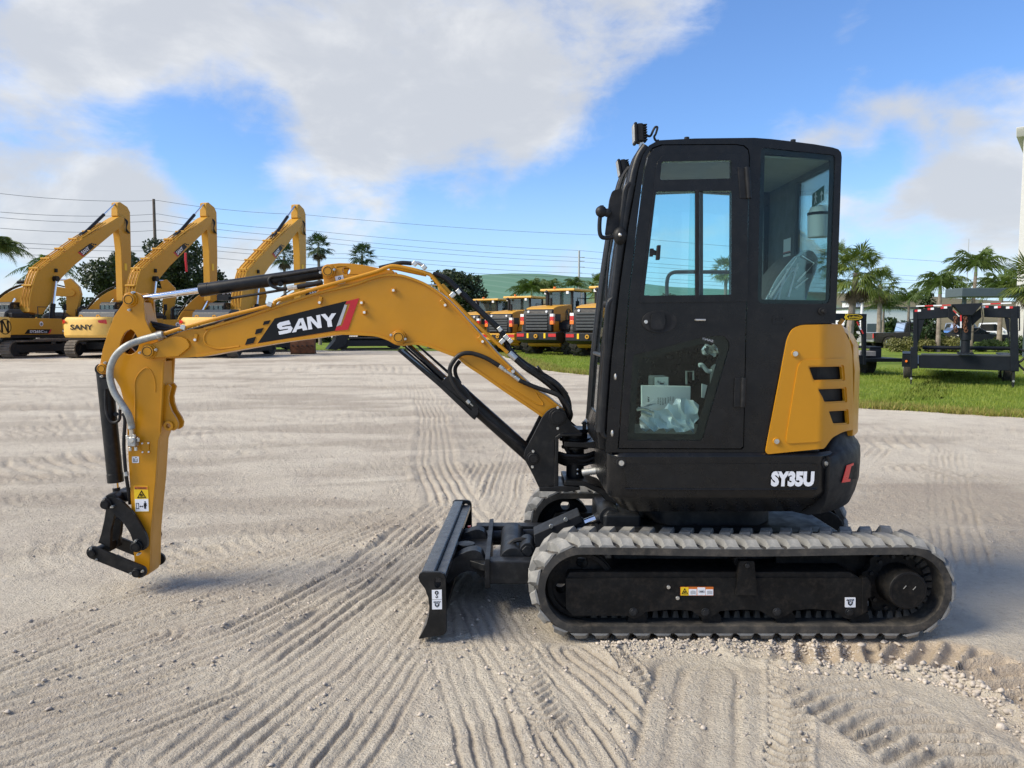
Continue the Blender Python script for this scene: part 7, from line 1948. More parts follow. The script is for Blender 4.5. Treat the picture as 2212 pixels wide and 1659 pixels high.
    MB().bx(-.66, .66, -.74, -.72, 1.8, 3.2).build('rear_window', MAT['far_cab_glass'], root)
    MB().bx(.72, .74, -.66, .72, 1.8, 3.2).build('side_window', MAT['far_cab_glass'], root)
    MB().bx(-.74, -.72, -.66, .72, 1.8, 3.2).build('side_window', MAT['far_cab_glass'], root)
    MB().bx(-.66, .66, .78, .80, 1.8, 3.2).build('windscreen', MAT['far_cab_glass'], root)
    MB().bx(-.3, .3, -.35, .2, 1.75, 2.6).build('seat', MAT['seat_cloth'], root, .06)
    rf = MB().bx(-.98, .98, -1.0, 1.1, 3.24, 3.36).build('cab_roof', MAT['far_pale_yellow'], root, .04)
    MB().cyl((-.15, -.95, 3.36), (-.15, -.95, 3.46), .07, n=10).build('beacon', MAT['lamp_orange'], rf)
    for s in (-1, 1): MB().bx(s * .62 - .07, s * .62 + .07, -1.06, -.98, 3.08, 3.22).build('work_lamp', MAT['lamp_white'], rf, .01)
    for s in (-1, 1):
        MB().tube([(s * .75, .9, 2.9), (s * 1.3, 1.0, 2.95), (s * 1.3, 1.0, 2.4)], .025, 6).build('mirror_arm', MAT['black_plastic'], root)
        MB().bx(s * 1.3 - .1, s * 1.3 + .1, .97, 1.03, 2.35, 2.8).build('mirror_head', MAT['black_plastic'], root, .02)
    MB().tube([(.85, -.6, 1.3), (.95, -.6, 2.4), (.95, .1, 2.4), (.95, .1, 1.3)], .022, 6).build('hand_rail', MAT['black_plastic'], root)
    # bucket arms and bucket ahead
    for s in (-.45, .45): xprism(MB(), [(.9, 2.1), (1.6, 1.9), (3.0, .7), (3.1, .4), (2.8, .4), (1.5, 1.6), (.9, 1.8)], s - .08, s + .08).build('lift_arm', fy, root, .02)
    xprism(MB(), [(2.9, .15), (4.1, .1), (3.9, .2), (3.1, .4), (2.95, .8), (3.2, 1.3), (3.05, 1.35), (2.75, .8)], -1.35, 1.35).build('bucket', fy, root)
    return root
ld = make_loader('wheel_loader', 'wheel loader with black bumper, nearest fully seen one left of the cab', True)
la = math.radians(31)
def put(o, u, Y, a, s): o.location = (K(u, 700, Y).x, Y, 0); o.rotation_euler = (0, 0, -a); o.scale = (s, s, s)
put(ld, 1222, 46.5, la, 1.16)
l4 = copy_tree(ld); put(l4, 1330, 43.2, la, 1.16); l4['label'] = 'wheel loader with black bumper half hidden behind the front edge of the cab'
lb_ = make_loader('wheel_loader', 'wheel loader with yellow bumper and round emblem beside the black bumpered one', False)
put(lb_, 1135, 50.5, la, 1.08)
l1_ = copy_tree(lb_); put(l1_, 1066, 55.0, la, 1.08); l1_['label'] = 'farthest wheel loader, mostly hidden behind the boom beside the dark oak'

# ================================================================== trees, palms, shrubs
def leaf_cloud(name, mat, parent, centers, radii, n, size, seed, flat=.8):
    """many small leaf sprays spread through a set of lumps"""
    r = np.random.default_rng(seed); C = np.array(centers); R = np.array(radii)
    pick = r.choice(len(C), n, p=R ** 2 / (R ** 2).sum())
    d = r.normal(size=(n, 3)); d /= np.linalg.norm(d, axis=1)[:, None]
    rad = R[pick] * r.uniform(.35, 1.08, n) ** .6
    p = C[pick] + d * rad[:, None] * np.array([1, 1, flat])
    nrm = d * .6 + r.normal(size=(n, 3)) * .7; nrm /= np.linalg.norm(nrm, axis=1)[:, None]
    a = np.cross(nrm, r.normal(size=(n, 3))); a /= np.linalg.norm(a, axis=1)[:, None]; b = np.cross(nrm, a)
    s = size * r.uniform(.6, 1.4, n)[:, None]
    V = np.stack([p + a * s, p + b * s * .55, p - a * s, p - b * s * .55], 1).reshape(-1, 3)
    F = np.arange(4 * n).reshape(-1, 4)
    return tri_mesh(name, V, F, mat, parent=parent)
def limbs(parent, base, top, r0, tips, seed, mat='bark'):
    r = random.Random(seed); m = MB()
    b, t = Vector(base), Vector(top)
    mid = b.lerp(t, .5) + Vector((r.uniform(-.1, .1), r.uniform(-.1, .1), 0)) * (t - b).length
    m.tube(spline([b, mid, t], 5), [r0 * (1 - .45 * k / 10) for k in range(11)], 8)
    o = m.build('trunk', MAT[mat], parent)
    for q in tips:
        q = Vector(q); c = t.lerp(q, .5) + Vector((0, 0, .15 * (q - t).length))
        MB().tube(spline([t - Vector((0, 0, .1)), c, q], 4), [r0 * .5 * (1 - .75 * k / 8) for k in range(9)], 6).build('limb', MAT[mat], o)
    return o
def broadleaf(label, base, h, w, seed, mat='oak_leaf', n=5200, leaf=.16, group='broad leaved trees along the far edge', low=.25):
    r = random.Random(seed); base = Vector(base)
    t = thing('oak_tree', label, 'tree', base, group)
    cs, rs = [], []
    for k in range(15):
        a = r.uniform(0, 6.28); q = r.uniform(.1, .75) * w; z = h * r.uniform(low + .12, .90)
        q *= math.sqrt(max(.15, 1 - ((z / h - .55) / .5) ** 2))
        cs.append(base + Vector((q * math.cos(a), q * math.sin(a) * .8, z))); rs.append(w * r.uniform(.22, .42))
    limbs(t, base, base + Vector((0, 0, h * .35)), h * .035, cs[:6], seed)
    leaf_cloud('crown', MAT[mat], t, cs, rs, n, leaf, seed)
    return t
def fan_palm(label, base, h, r, seed, mat='fan_leaf_far', nl=34, seg=16, lean=0.0, skirt=True, group='fan palms', tr=.085, dr=1.0):
    rr = random.Random(seed); base = Vector(base)
    t = thing('fan_palm', label, 'palm tree', base, group)
    top = base + Vector((lean, 0, h))
    MB().tube(spline([base, base.lerp(top, .5) + Vector((-lean * .2, 0, 0)), top], 5), [r * tr * (1.25 - .35 * k / 10) for k in range(11)], 10).build('trunk', MAT['palm_trunk'], t)
    def fan(m, o, d, L, R, droop):
        """petiole then a pleated fan of leaf segments"""
        up = Vector((0, 0, 1)); side = d.cross(up); side = side.normalized() if side.length > .1 else Vector((1, 0, 0)); nn = side.cross(d).normalized()
        e = o + d * L
        m.add([o + side * r * .012, o - side * r * .012, e - side * r * .008, e + side * r * .008], [(0, 1, 2, 3)])
        for k in range(seg):
            a = math.radians(-105 + 210 * k / (seg - 1)); q = d * math.cos(a) + side * math.sin(a)
            ln = R * (.72 + .28 * math.cos(a)) * rr.uniform(.85, 1.08)
            wv = side * math.cos(a) - d * math.sin(a); ww = R * .95 / seg
            p1 = e + q * ln * .55 + nn * (R * .03 * (1 if k % 2 else -1)) - up * droop * R * .10
            p2 = e + q * ln - up * droop * R * rr.uniform(.25, .55)
            m.add([e, p1 + wv * ww, p2, p1 - wv * ww], [(0, 1, 2, 3)])
    m = MB(); dead = MB()
    for k in range(nl):
        el = math.radians(78 - 118 * ((k + .5) / nl) ** .9 + rr.uniform(-8, 8)); az = k * 2.39996 + rr.uniform(-.2, .2)
        d = Vector((math.cos(el) * math.cos(az), math.cos(el) * math.sin(az), math.sin(el)))
        fan(m, top, d, r * rr.uniform(.42, .58), r * rr.uniform(.42, .54), (.45 + .5 * (k / nl)) * dr)
    m.build('crown', MAT[mat], t, smooth=0)
    if skirt:
        for k in range(14):
            el = math.radians(rr.uniform(-80, -45)); az = k * 2.39996
            d = Vector((math.cos(el) * math.cos(az), math.cos(el) * math.sin(az), math.sin(el)))
            fan(dead, top - Vector((0, 0, r * .12)), d, r * .4, r * .35, .6)
        dead.build('dead_fronds', MAT['dead_frond'], t, smooth=0)
    return t
def feather_palm(label, base, h, r, seed, nf=15, mat='feather_leaf', lean=0.0, group='feather palms', shaft=True, leaflet=.30, droop=1.0, tr=.055):
    rr = random.Random(seed); base = Vector(base)
    t = thing('feather_palm', label, 'palm tree', base, group); top = base + Vector((lean, 0, h))
    MB().tube(spline([base, base.lerp(top, .5) + Vector((-lean * .15, 0, 0)), top], 5), [r * tr * (1.3 - .4 * k / 10) for k in range(11)], 10).build('trunk', MAT['palm_trunk'], t)
    if shaft: MB().tube([top - Vector((0, 0, r * .1)), top + Vector((0, 0, r * .22))], [r * tr, r * tr * .55], 10).build('crown_shaft', MAT['green_shaft'], t)
    m = MB()
    for k in range(nf):
        az = k * 2.39996 + rr.uniform(-.25, .25); el = math.radians(84 - 80 * ((k + .5) / nf) ** .85 + rr.uniform(-7, 7)); L = r * rr.uniform(.95, 1.2)
        d = Vector((math.cos(el) * math.cos(az), math.cos(el) * math.sin(az), math.sin(el))); hz_ = Vector((math.cos(az), math.sin(az), 0))
        P = []; n = 22; o = top + Vector((0, 0, r * .18 if shaft else 0))
        for i in range(n + 1):
            s = i / n; P.append(o + d * (L * s) + hz_ * (L * .22 * s * s) - Vector((0, 0, L * .50 * droop * s ** 2.6)))
        side = hz_.cross(Vector((0, 0, 1)))
        m.tube(P[::3], [r * .014 * (1 - .8 * i / 8) for i in range(len(P[::3]))], 4)
        for i in range(2, n + 1):
            f = P[i] - P[i - 1]; f.normalize()
            for s in (-1, 1):
                for j in (0, .5):
                    b = P[i - 1].lerp(P[i], j); ll = r * leaflet * math.sin(math.pi * min(1, .22 + .74 * i / n)) * rr.uniform(.8, 1.15)
                    q = (side * s * rr.uniform(.5, .95) + f * rr.uniform(.4, .8) + Vector((0, 0, rr.uniform(-.75, .35)))).normalized()
                    tip = b + q * ll - Vector((0, 0, ll * .30 * droop)); w = f * (r * .011)
                    m.add([b - w, b + w, b.lerp(tip, .55) + w * .9 + Vector((0, 0, ll * .06)), tip], [(0, 1, 2, 3)])
    m.build('crown', MAT[mat], t, smooth=0)
    return t
def shrub(label, u0, u1, v0, v1, Y, mat, seed, n=1500, group=None, name='shrub', leaf=None):
    a, b = K(u0, v1, Y), K(u1, v0, Y); w = b.x - a.x; h = b.z
    base = Vector(((a.x + b.x) / 2, Y, 0)); t = thing(name, label, 'shrub' if name == 'shrub' else 'hedge', base, group)
    r = random.Random(seed); cs, rs = [], []
    for k in range(9):
        cs.append(base + Vector((r.uniform(-.36, .36) * w, r.uniform(-.3, .3) * min(w, 1.6), h * r.uniform(.25, .62)))); rs.append(min(h * .42, w * .3))
    MB().tube([base, base + Vector((0, 0, h * .5))], .04, 6).build('stem', MAT['bark'], t)
    leaf_cloud('foliage', MAT[mat], t, cs, rs, n, leaf or h * .06, seed, .9)
    return t
def gpos(u, Y): return (K(u, 700, Y).x, Y, 0)
def zat(v, Y): return K(1106, v, Y).z
broadleaf('dark oak rising behind the gap between the first two raised booms', gpos(262, 74), zat(535, 74), 3.6, 3, n=6500)
broadleaf('widest dark oak, behind the middle raised boom', gpos(368, 76), zat(514, 76), 5.2, 4, n=10500)
broadleaf('dark oak showing just left of the third raised boom', gpos(448, 78), zat(575, 78), 3.4, 5, n=5000)
broadleaf('rounded dark oak between the boom and the green hill', gpos(988, 74), zat(574, 74), 3.3, 6, n=7500)
broadleaf('low tree right of the rounded oak under the green hill', gpos(1050, 82), zat(655, 82), 1.6, 7, 'oak_leaf_b', 2200, group=None)
for i, (u, v, w, lb) in enumerate([(60, 660, 3.2, 'low dark tree behind the leftmost large excavator'), (185, 640, 3.0, 'low dark tree behind the second counterweight'), (300, 650, 3.0, 'low dark tree below the widest oak'), (470, 650, 3.2, 'low dark tree under the middle arm'), (560, 655, 2.8, 'low dark tree below the third raised boom'), (690, 690, 3.0, 'low dark tree behind the lowered booms near the palms'), (820, 690, 3.0, 'low dark tree seen under the boom of the compact excavator'), (900, 692, 2.6, 'low dark tree just left of the rounded oak')]):
    broadleaf(lb, gpos(u, 82), zat(v, 82), w, 30 + i, 'oak_leaf_b' if i % 2 else 'oak_leaf', 2600, .2, low=.05)
# fan palms beyond the booms
fan_palm('fan palm half hidden by the arm of the third raised boom', gpos(617, 70), zat(553, 70), 1.55, 1, 'fan_leaf_far')
fan_palm('tall fan palm just right of the third raised arm', gpos(691, 70), zat(533, 70), 1.55, 2, 'fan_leaf_far')
fan_palm('fan palm standing alone above the top of the compact boom', gpos(784, 72), zat(553, 72), 1.6, 3, 'fan_leaf_far', skirt=False)
feather_palm('drooping feather palm cut by the left edge', gpos(-2, 48), zat(545, 48), 1.7, 4, 20, droop=1.5, leaflet=.42)
feather_palm('small feather palm behind the leftmost raised boom', gpos(112, 78), zat(592, 78), 3.0, 5, 18, droop=1.4)
feather_palm('bushy feather palm behind the second wheel loader', gpos(1148, 66), zat(634, 66), 1.9, 6, 18, droop=1.2, leaflet=.4)
feather_palm('feather palm behind the black bumpered loader cab', gpos(1186, 70), zat(626, 70), 1.5, 7, 14, droop=1.2)
feather_palm('feather palm in front of the steel pole', gpos(1240, 72), zat(622, 72), 1.5, 8, 14, droop=1.2)
fan_palm('fan palm tucked against the front edge of the cab', gpos(1296, 60), zat(622, 60), 1.5, 9, 'fan_leaf', skirt=False)
broadleaf('dark bush tree behind the roofs of the wheel loaders', gpos(1205, 74), zat(655, 74), 2.4, 41, 'oak_leaf_b', 2600)
broadleaf('leafy tree seen through the door window', gpos(1432, 58), zat(628, 58), 2.0, 42, 'oak_leaf_b', 3000, .12, group=None)
fan_palm('palm seen through the right pane of the door window', gpos(1566, 56), zat(585, 56), 1.4, 43, 'fan_leaf', skirt=False)
# right hand planting
fan_palm('large drooping fan palm just right of the cab', gpos(1834, 33), zat(590, 33), 1.6, 10, 'fan_leaf', 40, 26, .25, dr=1.5)
fan_palm('fan palm behind the large drooping one', gpos(1899, 74), zat(614, 74), 2.3, 11, 'fan_leaf', 26, 22, dr=1.5)
fan_palm('fan palm rising behind the rear corner of the cab', gpos(1800, 42), zat(560, 42), 1.3, 13, 'fan_leaf', 26, 20, skirt=False)
feather_palm('foxtail palm with dense crown left of the taller one', gpos(2028, 50), zat(628, 50), 1.95, 12, 15, leaflet=.36, droop=1.5, tr=.06)
feather_palm('tallest foxtail palm above the gooseneck trailer', gpos(2098, 50), zat(588, 50), 2.15, 14, 11, leaflet=.38, droop=1.15, lean=.15, tr=.05)
feather_palm('low palm between the parked pickups and the hill', gpos(1908, 76), zat(668, 76), 1.9, 15, 16, droop=1.2)
feather_palm('ragged palm left of the dark conifer', gpos(1962, 78), zat(655, 78), 2.2, 16, 18, droop=1.2)
feather_palm('palm behind the canopy at the far right', gpos(2160, 56), zat(640, 56), 2.6, 17, 20, droop=1.1)
fan_palm('bright fan palm cut by the right edge in front of the building', gpos(2226, 26), zat(605, 26), 1.2, 18, 'fan_leaf', 34, 24, dr=.6)
def conifer(label, u, v, Y, w, seed):
    b = Vector(gpos(u, Y)); h = zat(v, Y); t = thing('conifer', label, 'tree', b)
    MB().tube([b, b + Vector((0, 0, h))], [.12, .02], 8).build('trunk', MAT['bark'], t)
    r = random.Random(seed); cs, rs = [], []
    for k in range(26):
        z = h * (k + .5) / 26; q = w * (1 - z / h) * .8; a = k * 2.4
        cs.append(b + Vector((q * math.cos(a), q * math.sin(a), z))); rs.append(.16 + w * .32 * (1 - z / h))
    leaf_cloud('foliage', MAT['conifer_leaf'], t, cs, rs, 4200, .10, seed, 1.1)
conifer('dark pointed conifer behind the left post of the gooseneck trailer', 2002, 612, 52, 1.1, 3)
shrub('yellowish clipped shrub behind the black pickup', 1922, 1974, 724, 751, 50, 'shrub_leaf', 1, 1700, 'yellowish shrubs')
shrub('yellowish clipped shrub inside the left half of the trailer frame', 1990, 2023, 722, 750, 50, 'shrub_leaf', 2, 1300, 'yellowish shrubs')
shrub('yellowish clipped shrub beside the trailer king post', 2036, 2084, 722, 750, 50, 'shrub_leaf', 3, 1700, 'yellowish shrubs')
shrub('low dark hedge right of the trailer king post', 2090, 2172, 730, 751, 51, 'hedge_leaf', 4, 2600, None, 'hedge')
shrub('green hedge at the right edge below the building', 2180, 2260, 722, 762, 44, 'hedge_leaf', 5, 2600, None, 'hedge')
shrub('dark leafy bush between the conifer and the king post', 2004, 2036, 690, 745, 53, 'conifer_leaf', 6, 1800, None)
shrub('small dark bush under the far fan palm by the cab', 1828, 1858, 660, 700, 60, 'oak_leaf_b', 7, 1000, None)
shrub('green bush between the black pickup and the white building', 1905, 1962, 672, 712, 78, 'hedge_leaf', 8, 2200, None)

# ================================================================== poles and wires
def pole(label, u, v, Y, r, mat, arms=()):
    b = Vector(gpos(u, Y)); t = thing('utility_pole', label, 'pole', b)
    MB().tube([b, Vector((b.x, b.y, zat(v, Y)))], [r * 1.25, r * .8], 10).build('shaft', MAT[mat], t)
    for vv, w in arms: MB().bx(b.x - w if w < 0 else b.x, b.x if w < 0 else b.x + w, Y - .06, Y + .06, zat(vv, Y) - .05, zat(vv, Y) + .05).build('insulator', MAT[mat], t)
pole('tall brown wooden utility pole behind the first two raised booms', 341, 430, 92, .20, 'pole_wood')
pole('thin dark pole among the oaks behind the middle boom', 430, 526, 96, .13, 'pole_wood')
pole('pale steel utility pole in front of the green hill', 1250, 541, 140, .22, 'pole_steel', [(556, -1.0), (564, 1.0), (577, -1.0), (590, .6)])
pole('short wooden pole rising right of the tallest foxtail palm', 2085, 516, 110, .05, 'pole_steel')
lp = Vector(gpos(1861, 62)); t = thing('lamp_post', 'white street lamp post behind the large drooping palm', 'lamp post', lp)
MB().tube([lp, Vector((lp.x, lp.y, zat(612, 62)))], [.13, .09], 10).build('shaft', MAT['building_far'], t)
MB().bx(lp.x - .2, lp.x + 1.0, 61.8, 62.2, zat(614, 62), zat(611, 62)).build('lamp_head', MAT['building_far'], t, .03)
WIRES = [((0, 418), (341, 433), (650, 463), (1300, 508), (2212, 575)), ((0, 458), (341, 462), (660, 497), (1250, 541), (2212, 610)), ((0, 470), (341, 477), (700, 514), (1250, 556), (2212, 618)),
         ((0, 493), (345, 497), (700, 524), (1250, 565), (2212, 622)), ((0, 522), (430, 528), (760, 548), (1250, 577), (2212, 634)), ((0, 532), (430, 538), (800, 558), (1250, 590), (2212, 640)), ((0, 546), (430, 553), (800, 574), (1310, 600), (2212, 652))]
ORD = ['topmost', 'second', 'third', 'fourth', 'fifth', 'sixth', 'lowest']
for i, wpts in enumerate(WIRES):
    P = [K(u, v, 92 + 18 * k) for k, (u, v) in enumerate(wpts)]
    q = []
    for a_, b_ in zip(P[:-1], P[1:]):
        for k in range(8): tt = k / 8; q.append(a_.lerp(b_, tt) - Vector((0, 0, 1.6 * tt * (1 - tt))))
    q.append(P[-1])
    o = MB().tube(q, .028, 5).build('overhead_wire', MAT['wire'], None)
    tag(o, ORD[i] + ' of the seven overhead wires crossing the sky', 'wire', 'overhead wires')

# ================================================================== trailers
def quadbox(m, pts, Y0, Y1, c='O'):
    m.prism(PR(c, pts, (Y0 + Y1) / 2), Y0, Y1); return m
def trailer():
    Y = 20.6; tb = MAT['trailer_black']
    t = thing('gooseneck_trailer', 'black gooseneck trailer with red and white tape standing on the lawn', 'trailer', (*K(2079, 830, Y)[:2], 0))
    t['_yaw'] = 1
    def part(nm, pts, Y0, Y1, mat=None, par=t, bev=.012): return quadbox(MB(), pts, Y0, Y1).build(nm, mat or tb, par, bev)
    for pts in ([(845, 870), (885, 860), (885, 1430), (820, 1440), (820, 1235), (845, 1225)], [(1672, 860), (1730, 850), (1735, 1225), (1738, 1440), (1670, 1440)]): part('post', pts, Y - .06, Y + .12)
    part('gusset', [(885, 960), (960, 950), (905, 1150), (885, 1220)], Y - .03, Y + .03); part('gusset', [(1672, 960), (1630, 950), (1660, 1130), (1672, 1220)], Y - .03, Y + .03)
    for pts in ([(860, 870), (1190, 840), (1175, 945), (840, 970)], [(1450, 838), (1735, 850), (1745, 960), (1455, 945)]): part('neck_beam', pts, Y - .05, Y + .16)
    part('tongue', [(1190, 825), (1450, 818), (1365, 930), (1280, 930)], Y - .35, Y + .3)
    part('tongue_brace', [(1175, 860), (1280, 925), (1275, 1040), (1170, 950)], Y - .1, Y - .04); part('tongue_brace', [(1450, 860), (1365, 930), (1370, 1030), (1455, 945)], Y - .1, Y - .04)
    kx = PT('O', 1312, 1000, Y).x
    kp = MB().cyl((kx, Y - .12, PT('O', 1312, 1280, Y).z), (kx, Y - .12, PT('O', 1312, 925, Y).z), .115, n=18).build('king_post', tb, t, .01)
    MB().cyl((kx, Y - .12, PT('O', 1312, 1160, Y).z), (kx, Y - .12, PT('O', 1312, 925, Y).z), .135, n=18).build('king_sleeve', tb, kp, .01)
    MB().bx(kx - .2, kx + .2, Y - .3, Y + .02, PT('O', 0, 1285, Y).z, PT('O', 0, 1272, Y).z).build('post_foot', tb, kp, .01)
    part('front_beam', [(880, 1305), (1675, 1305), (1678, 1435), (880, 1425)], Y - .02, Y + .25)
    part('deck_front', [(890, 1290), (1665, 1290), (1668, 1306), (885, 1306)], Y - .03, Y + .42, MAT['mid_grey_paint'])
    MB().tube([PT('O', 880, 1232, Y + .3), PT('O', 1680, 1232, Y + .3)], .05, 8).build('cross_bar', tb, t)
    for a_, b_ in (((815, 1440), (850, 1580)), ((1680, 1440), (1722, 1605))):
        x0_, x1_ = PT('O', a_[0], 1500, Y).x, PT('O', b_[0], 1500, Y).x
        lg = MB().bx(x0_ + .03, x1_ - .03, Y - .04, Y + .10, .02, PT('O', 0, a_[1] - 200, Y).z).build('jack_leg', MAT['dark_grey_paint'], t, .008)
        MB().bx(x0_, x1_, Y - .08, Y + .14, .0, .03).build('jack_foot', MAT['dark_grey_paint'], lg, .005)
        MB().cyl(((x0_ + x1_) / 2, Y - .07, .22), ((x0_ + x1_) / 2, Y + .1, .22), .03, n=8).build('jack_pin', MAT['zinc_dull'], lg)
    # deck behind with wheels and mudguards
    x0_, x1_ = PT('O', 890, 1300, Y).x, PT('O', 1670, 1300, Y).x; zd = PT('O', 0, 1310, Y).z
    MB().bx(x0_, x1_, Y + .45, Y + 8, .55, .615).build('deck', MAT['trailer_black'], t, .01)
    for k, xs in enumerate((x0_ - .24, x1_ + .24)):
        for j, yy in enumerate((Y + 2.6, Y + 3.6)):
            o = MB().cyl((xs - .11, yy, .38), (xs + .11, yy, .38), .38, n=24).build('wheel', MAT['tyre_rubber'], t, .04)
            MB().cyl((xs - .12, yy, .38), (xs + .12, yy, .38), .2, n=16).build('rim', MAT['alloy'], o)
        MB().bx(xs - .16, xs + .16, Y + 1.9, Y + 4.3, .80, .85).build('mudguard', tb, t, .02)
        MB().bx(xs - .16, xs + .16, Y + 1.9, Y + 1.94, .45, .80).build('guard_front', tb, t, .01)
        MB().cyl((xs - .04, Y + 1.86, .62), (xs - .04, Y + 1.9, .62), .035, n=10).build('marker_lamp', MAT['lamp_orange'], t)
    # red and white tape
    def tape(x0, y0, x1, y1, h, n, first):
        for k in range(n):
            a, b = k / n, (k + 1) / n; p = [(x0 + (x1 - x0) * a, y0 + (y1 - y0) * a), (x0 + (x1 - x0) * b, y0 + (y1 - y0) * b)]
            MB().prism(PR('O', [p[0], p[1], (p[1][0], p[1][1] + h), (p[0][0], p[0][1] + h)], Y - .06), Y - .062, Y - .056).build('reflective_tape', MAT['lamp_red' if (k + first) % 2 else 'white_print'], t, smooth=0)
    tape(888, 832, 1192, 824, 11, 4, 0); tape(1440, 820, 1700, 812, 12, 3, 0)
    for x, y in ((875, 872), (990, 856), (1105, 845), (1455, 842), (1558, 845), (1655, 850)): tape(x, y, x + 56, y - 3, 20, 2, 1 if x < 1400 else 0)
    for x, y in ((1222, 880),):
        for k in range(4): MB().prism(PR('O', [(1222 + k * 12, 882 + k * 14), (1234 + k * 12, 880 + k * 14), (1246 + k * 12, 896 + k * 14), (1234 + k * 12, 898 + k * 14)], Y - .12), Y - .125, Y - .115).build('reflective_tape', MAT['lamp_red' if k < 2 else 'white_print'], t, smooth=0)
    for k in range(4): MB().prism(PR('O', [(1311, 925 + k * 30), (1324, 925 + k * 30), (1324, 955 + k * 30), (1311, 955 + k * 30)], Y - .27), Y - .272, Y - .24).build('reflective_tape', MAT['lamp_red' if k < 2 else 'white_print'], t, smooth=0)
    # safety chains and loose cable
    for x in (1275, 1360):
        for k in range(9):
            p = PT('O', x + 6 * math.sin(k), 950 + k * 15, Y - .3); MB().ring(p - Vector((.012, 0, 0)) if k % 2 else p - Vector((0, .012, 0)), p + Vector((.012, 0, 0)) if k % 2 else p + Vector((0, .012, 0)), .055, .03, 8).build('chain_link', MAT['rust'], t)
    MB().tube(spline([PT('O', 1440, 815, Y), PT('O', 1480, 860, Y - .2), PT('O', 1490, 980, Y - .2), PT('O', 1440, 1070, Y - .2), PT('O', 1380, 1085, Y - .2)], 6), .012, 6).build('cable', MAT['hose_black'], t)
    MB().tube(spline([PT('O', 1740, 1240, Y), PT('O', 1790, 1255, Y), PT('O', 1810, 1290, Y), PT('O', 1770, 1340, Y), PT('O', 1740, 1370, Y), PT('O', 1790, 1430, Y)], 6), .03, 8).build('hose', MAT['hose_black'], t)
    for a_, b_ in (((822, 965), (822, 1070)), ((1752, 850), (1752, 1070))):
        MB().tube([PT('O', 850, a_[1], Y), PT('O', *a_, Y), PT('O', *b_, Y), PT('O', 850, b_[1], Y)] if a_[0] < 900 else [PT('O', 1730, a_[1], Y), PT('O', *a_, Y), PT('O', *b_, Y), PT('O', 1730, b_[1], Y)], .02, 6).build('guard_loop', tb, t)
    del t['_yaw']; t.scale = (.95, 1, 1); t.rotation_euler = (0, 0, -math.radians(27))
trailer()
def trailer2():
    Y = 25.0; tb = MAT['trailer_black']
    t = thing('gooseneck_trailer', 'black gooseneck trailer with yellow name board partly hidden behind the excavator', 'trailer', (*K(1860, 790, Y)[:2], 0))
    def part(nm, pts, Y0, Y1, mat=None, bev=.012): return quadbox(MB(), pts, Y0, Y1).build(nm, mat or tb, t, bev)
    bd = part('name_board', [(-150, 905), (378, 915), (374, 975), (-150, 975)], Y - .05, Y + .1)
    part('post', [(340, 975), (375, 975), (372, 1390), (345, 1390)], Y - .05, Y + .1)
    part('brace', [(285, 985), (300, 980), (360, 1130), (345, 1140)], Y - .03, Y + .03)
    part('front_beam', [(-150, 1300), (345, 1300), (345, 1385), (-150, 1385)], Y, Y + .2)
    part('deck_load', [(200, 1255), (345, 1255), (345, 1298), (200, 1298)], Y + .5, Y + 2.5, MAT['trailer_deck'])
    part('deck', [(-150, 1300), (345, 1300), (345, 1330), (-150, 1330)], Y + .22, Y + 6)
    x = PT('O', 404, 1300, Y + 1.5).x
    MB().bx(x - .2, x + .2, Y + 1.0, Y + 3.4, .9, .98).build('mudguard', tb, t, .02)
    MB().bx(x - .2, x + .2, Y + 1.0, Y + 1.05, .5, .9).build('guard_front', tb, t, .01)
    for yy in (Y + 1.6, Y + 2.6): MB().cyl((x - .16, yy, .42), (x + .16, yy, .42), .42, n=24).build('wheel', MAT['tyre_rubber'], t, .05)
    for k in range(3): MB().prism(PR('O', [(287 + k * 20, 988 + k * 38), (300 + k * 20, 984 + k * 38), (318 + k * 20, 1022 + k * 38), (306 + k * 20, 1026 + k * 38)], Y - .05), Y - .056, Y - .05).build('reflective_tape', MAT['lamp_red' if k != 1 else 'white_print'], t, smooth=0)
    ov = [(262 + 84 * math.cos(2 * math.pi * k / 28), 945 + 27 * math.sin(2 * math.pi * k / 28)) for k in range(28)]; iv = [(262 + 78 * math.cos(2 * math.pi * k / 28), 945 + 22 * math.sin(2 * math.pi * k / 28)) for k in range(28)]
    MB().prism(PR('O', ov, Y - .06), Y - .06, Y - .052, [PR('O', iv, Y - .06)]).build('oval_print', MAT['yellow_print'], bd, smooth=0)
    lettering('lettering', 'aufman', MAT['yellow_print'], bd, lambda a, b: PT('O', 218 + 110 * a, 957 - 26 * b, Y - .058), .012)
    lettering('lettering', 'K', MAT['yellow_print'], bd, lambda a, b: PT('O', 186 + 36 * a, 972 - 60 * b, Y - .058), .03)
    t.rotation_euler = (0, 0, 0)
trailer2()

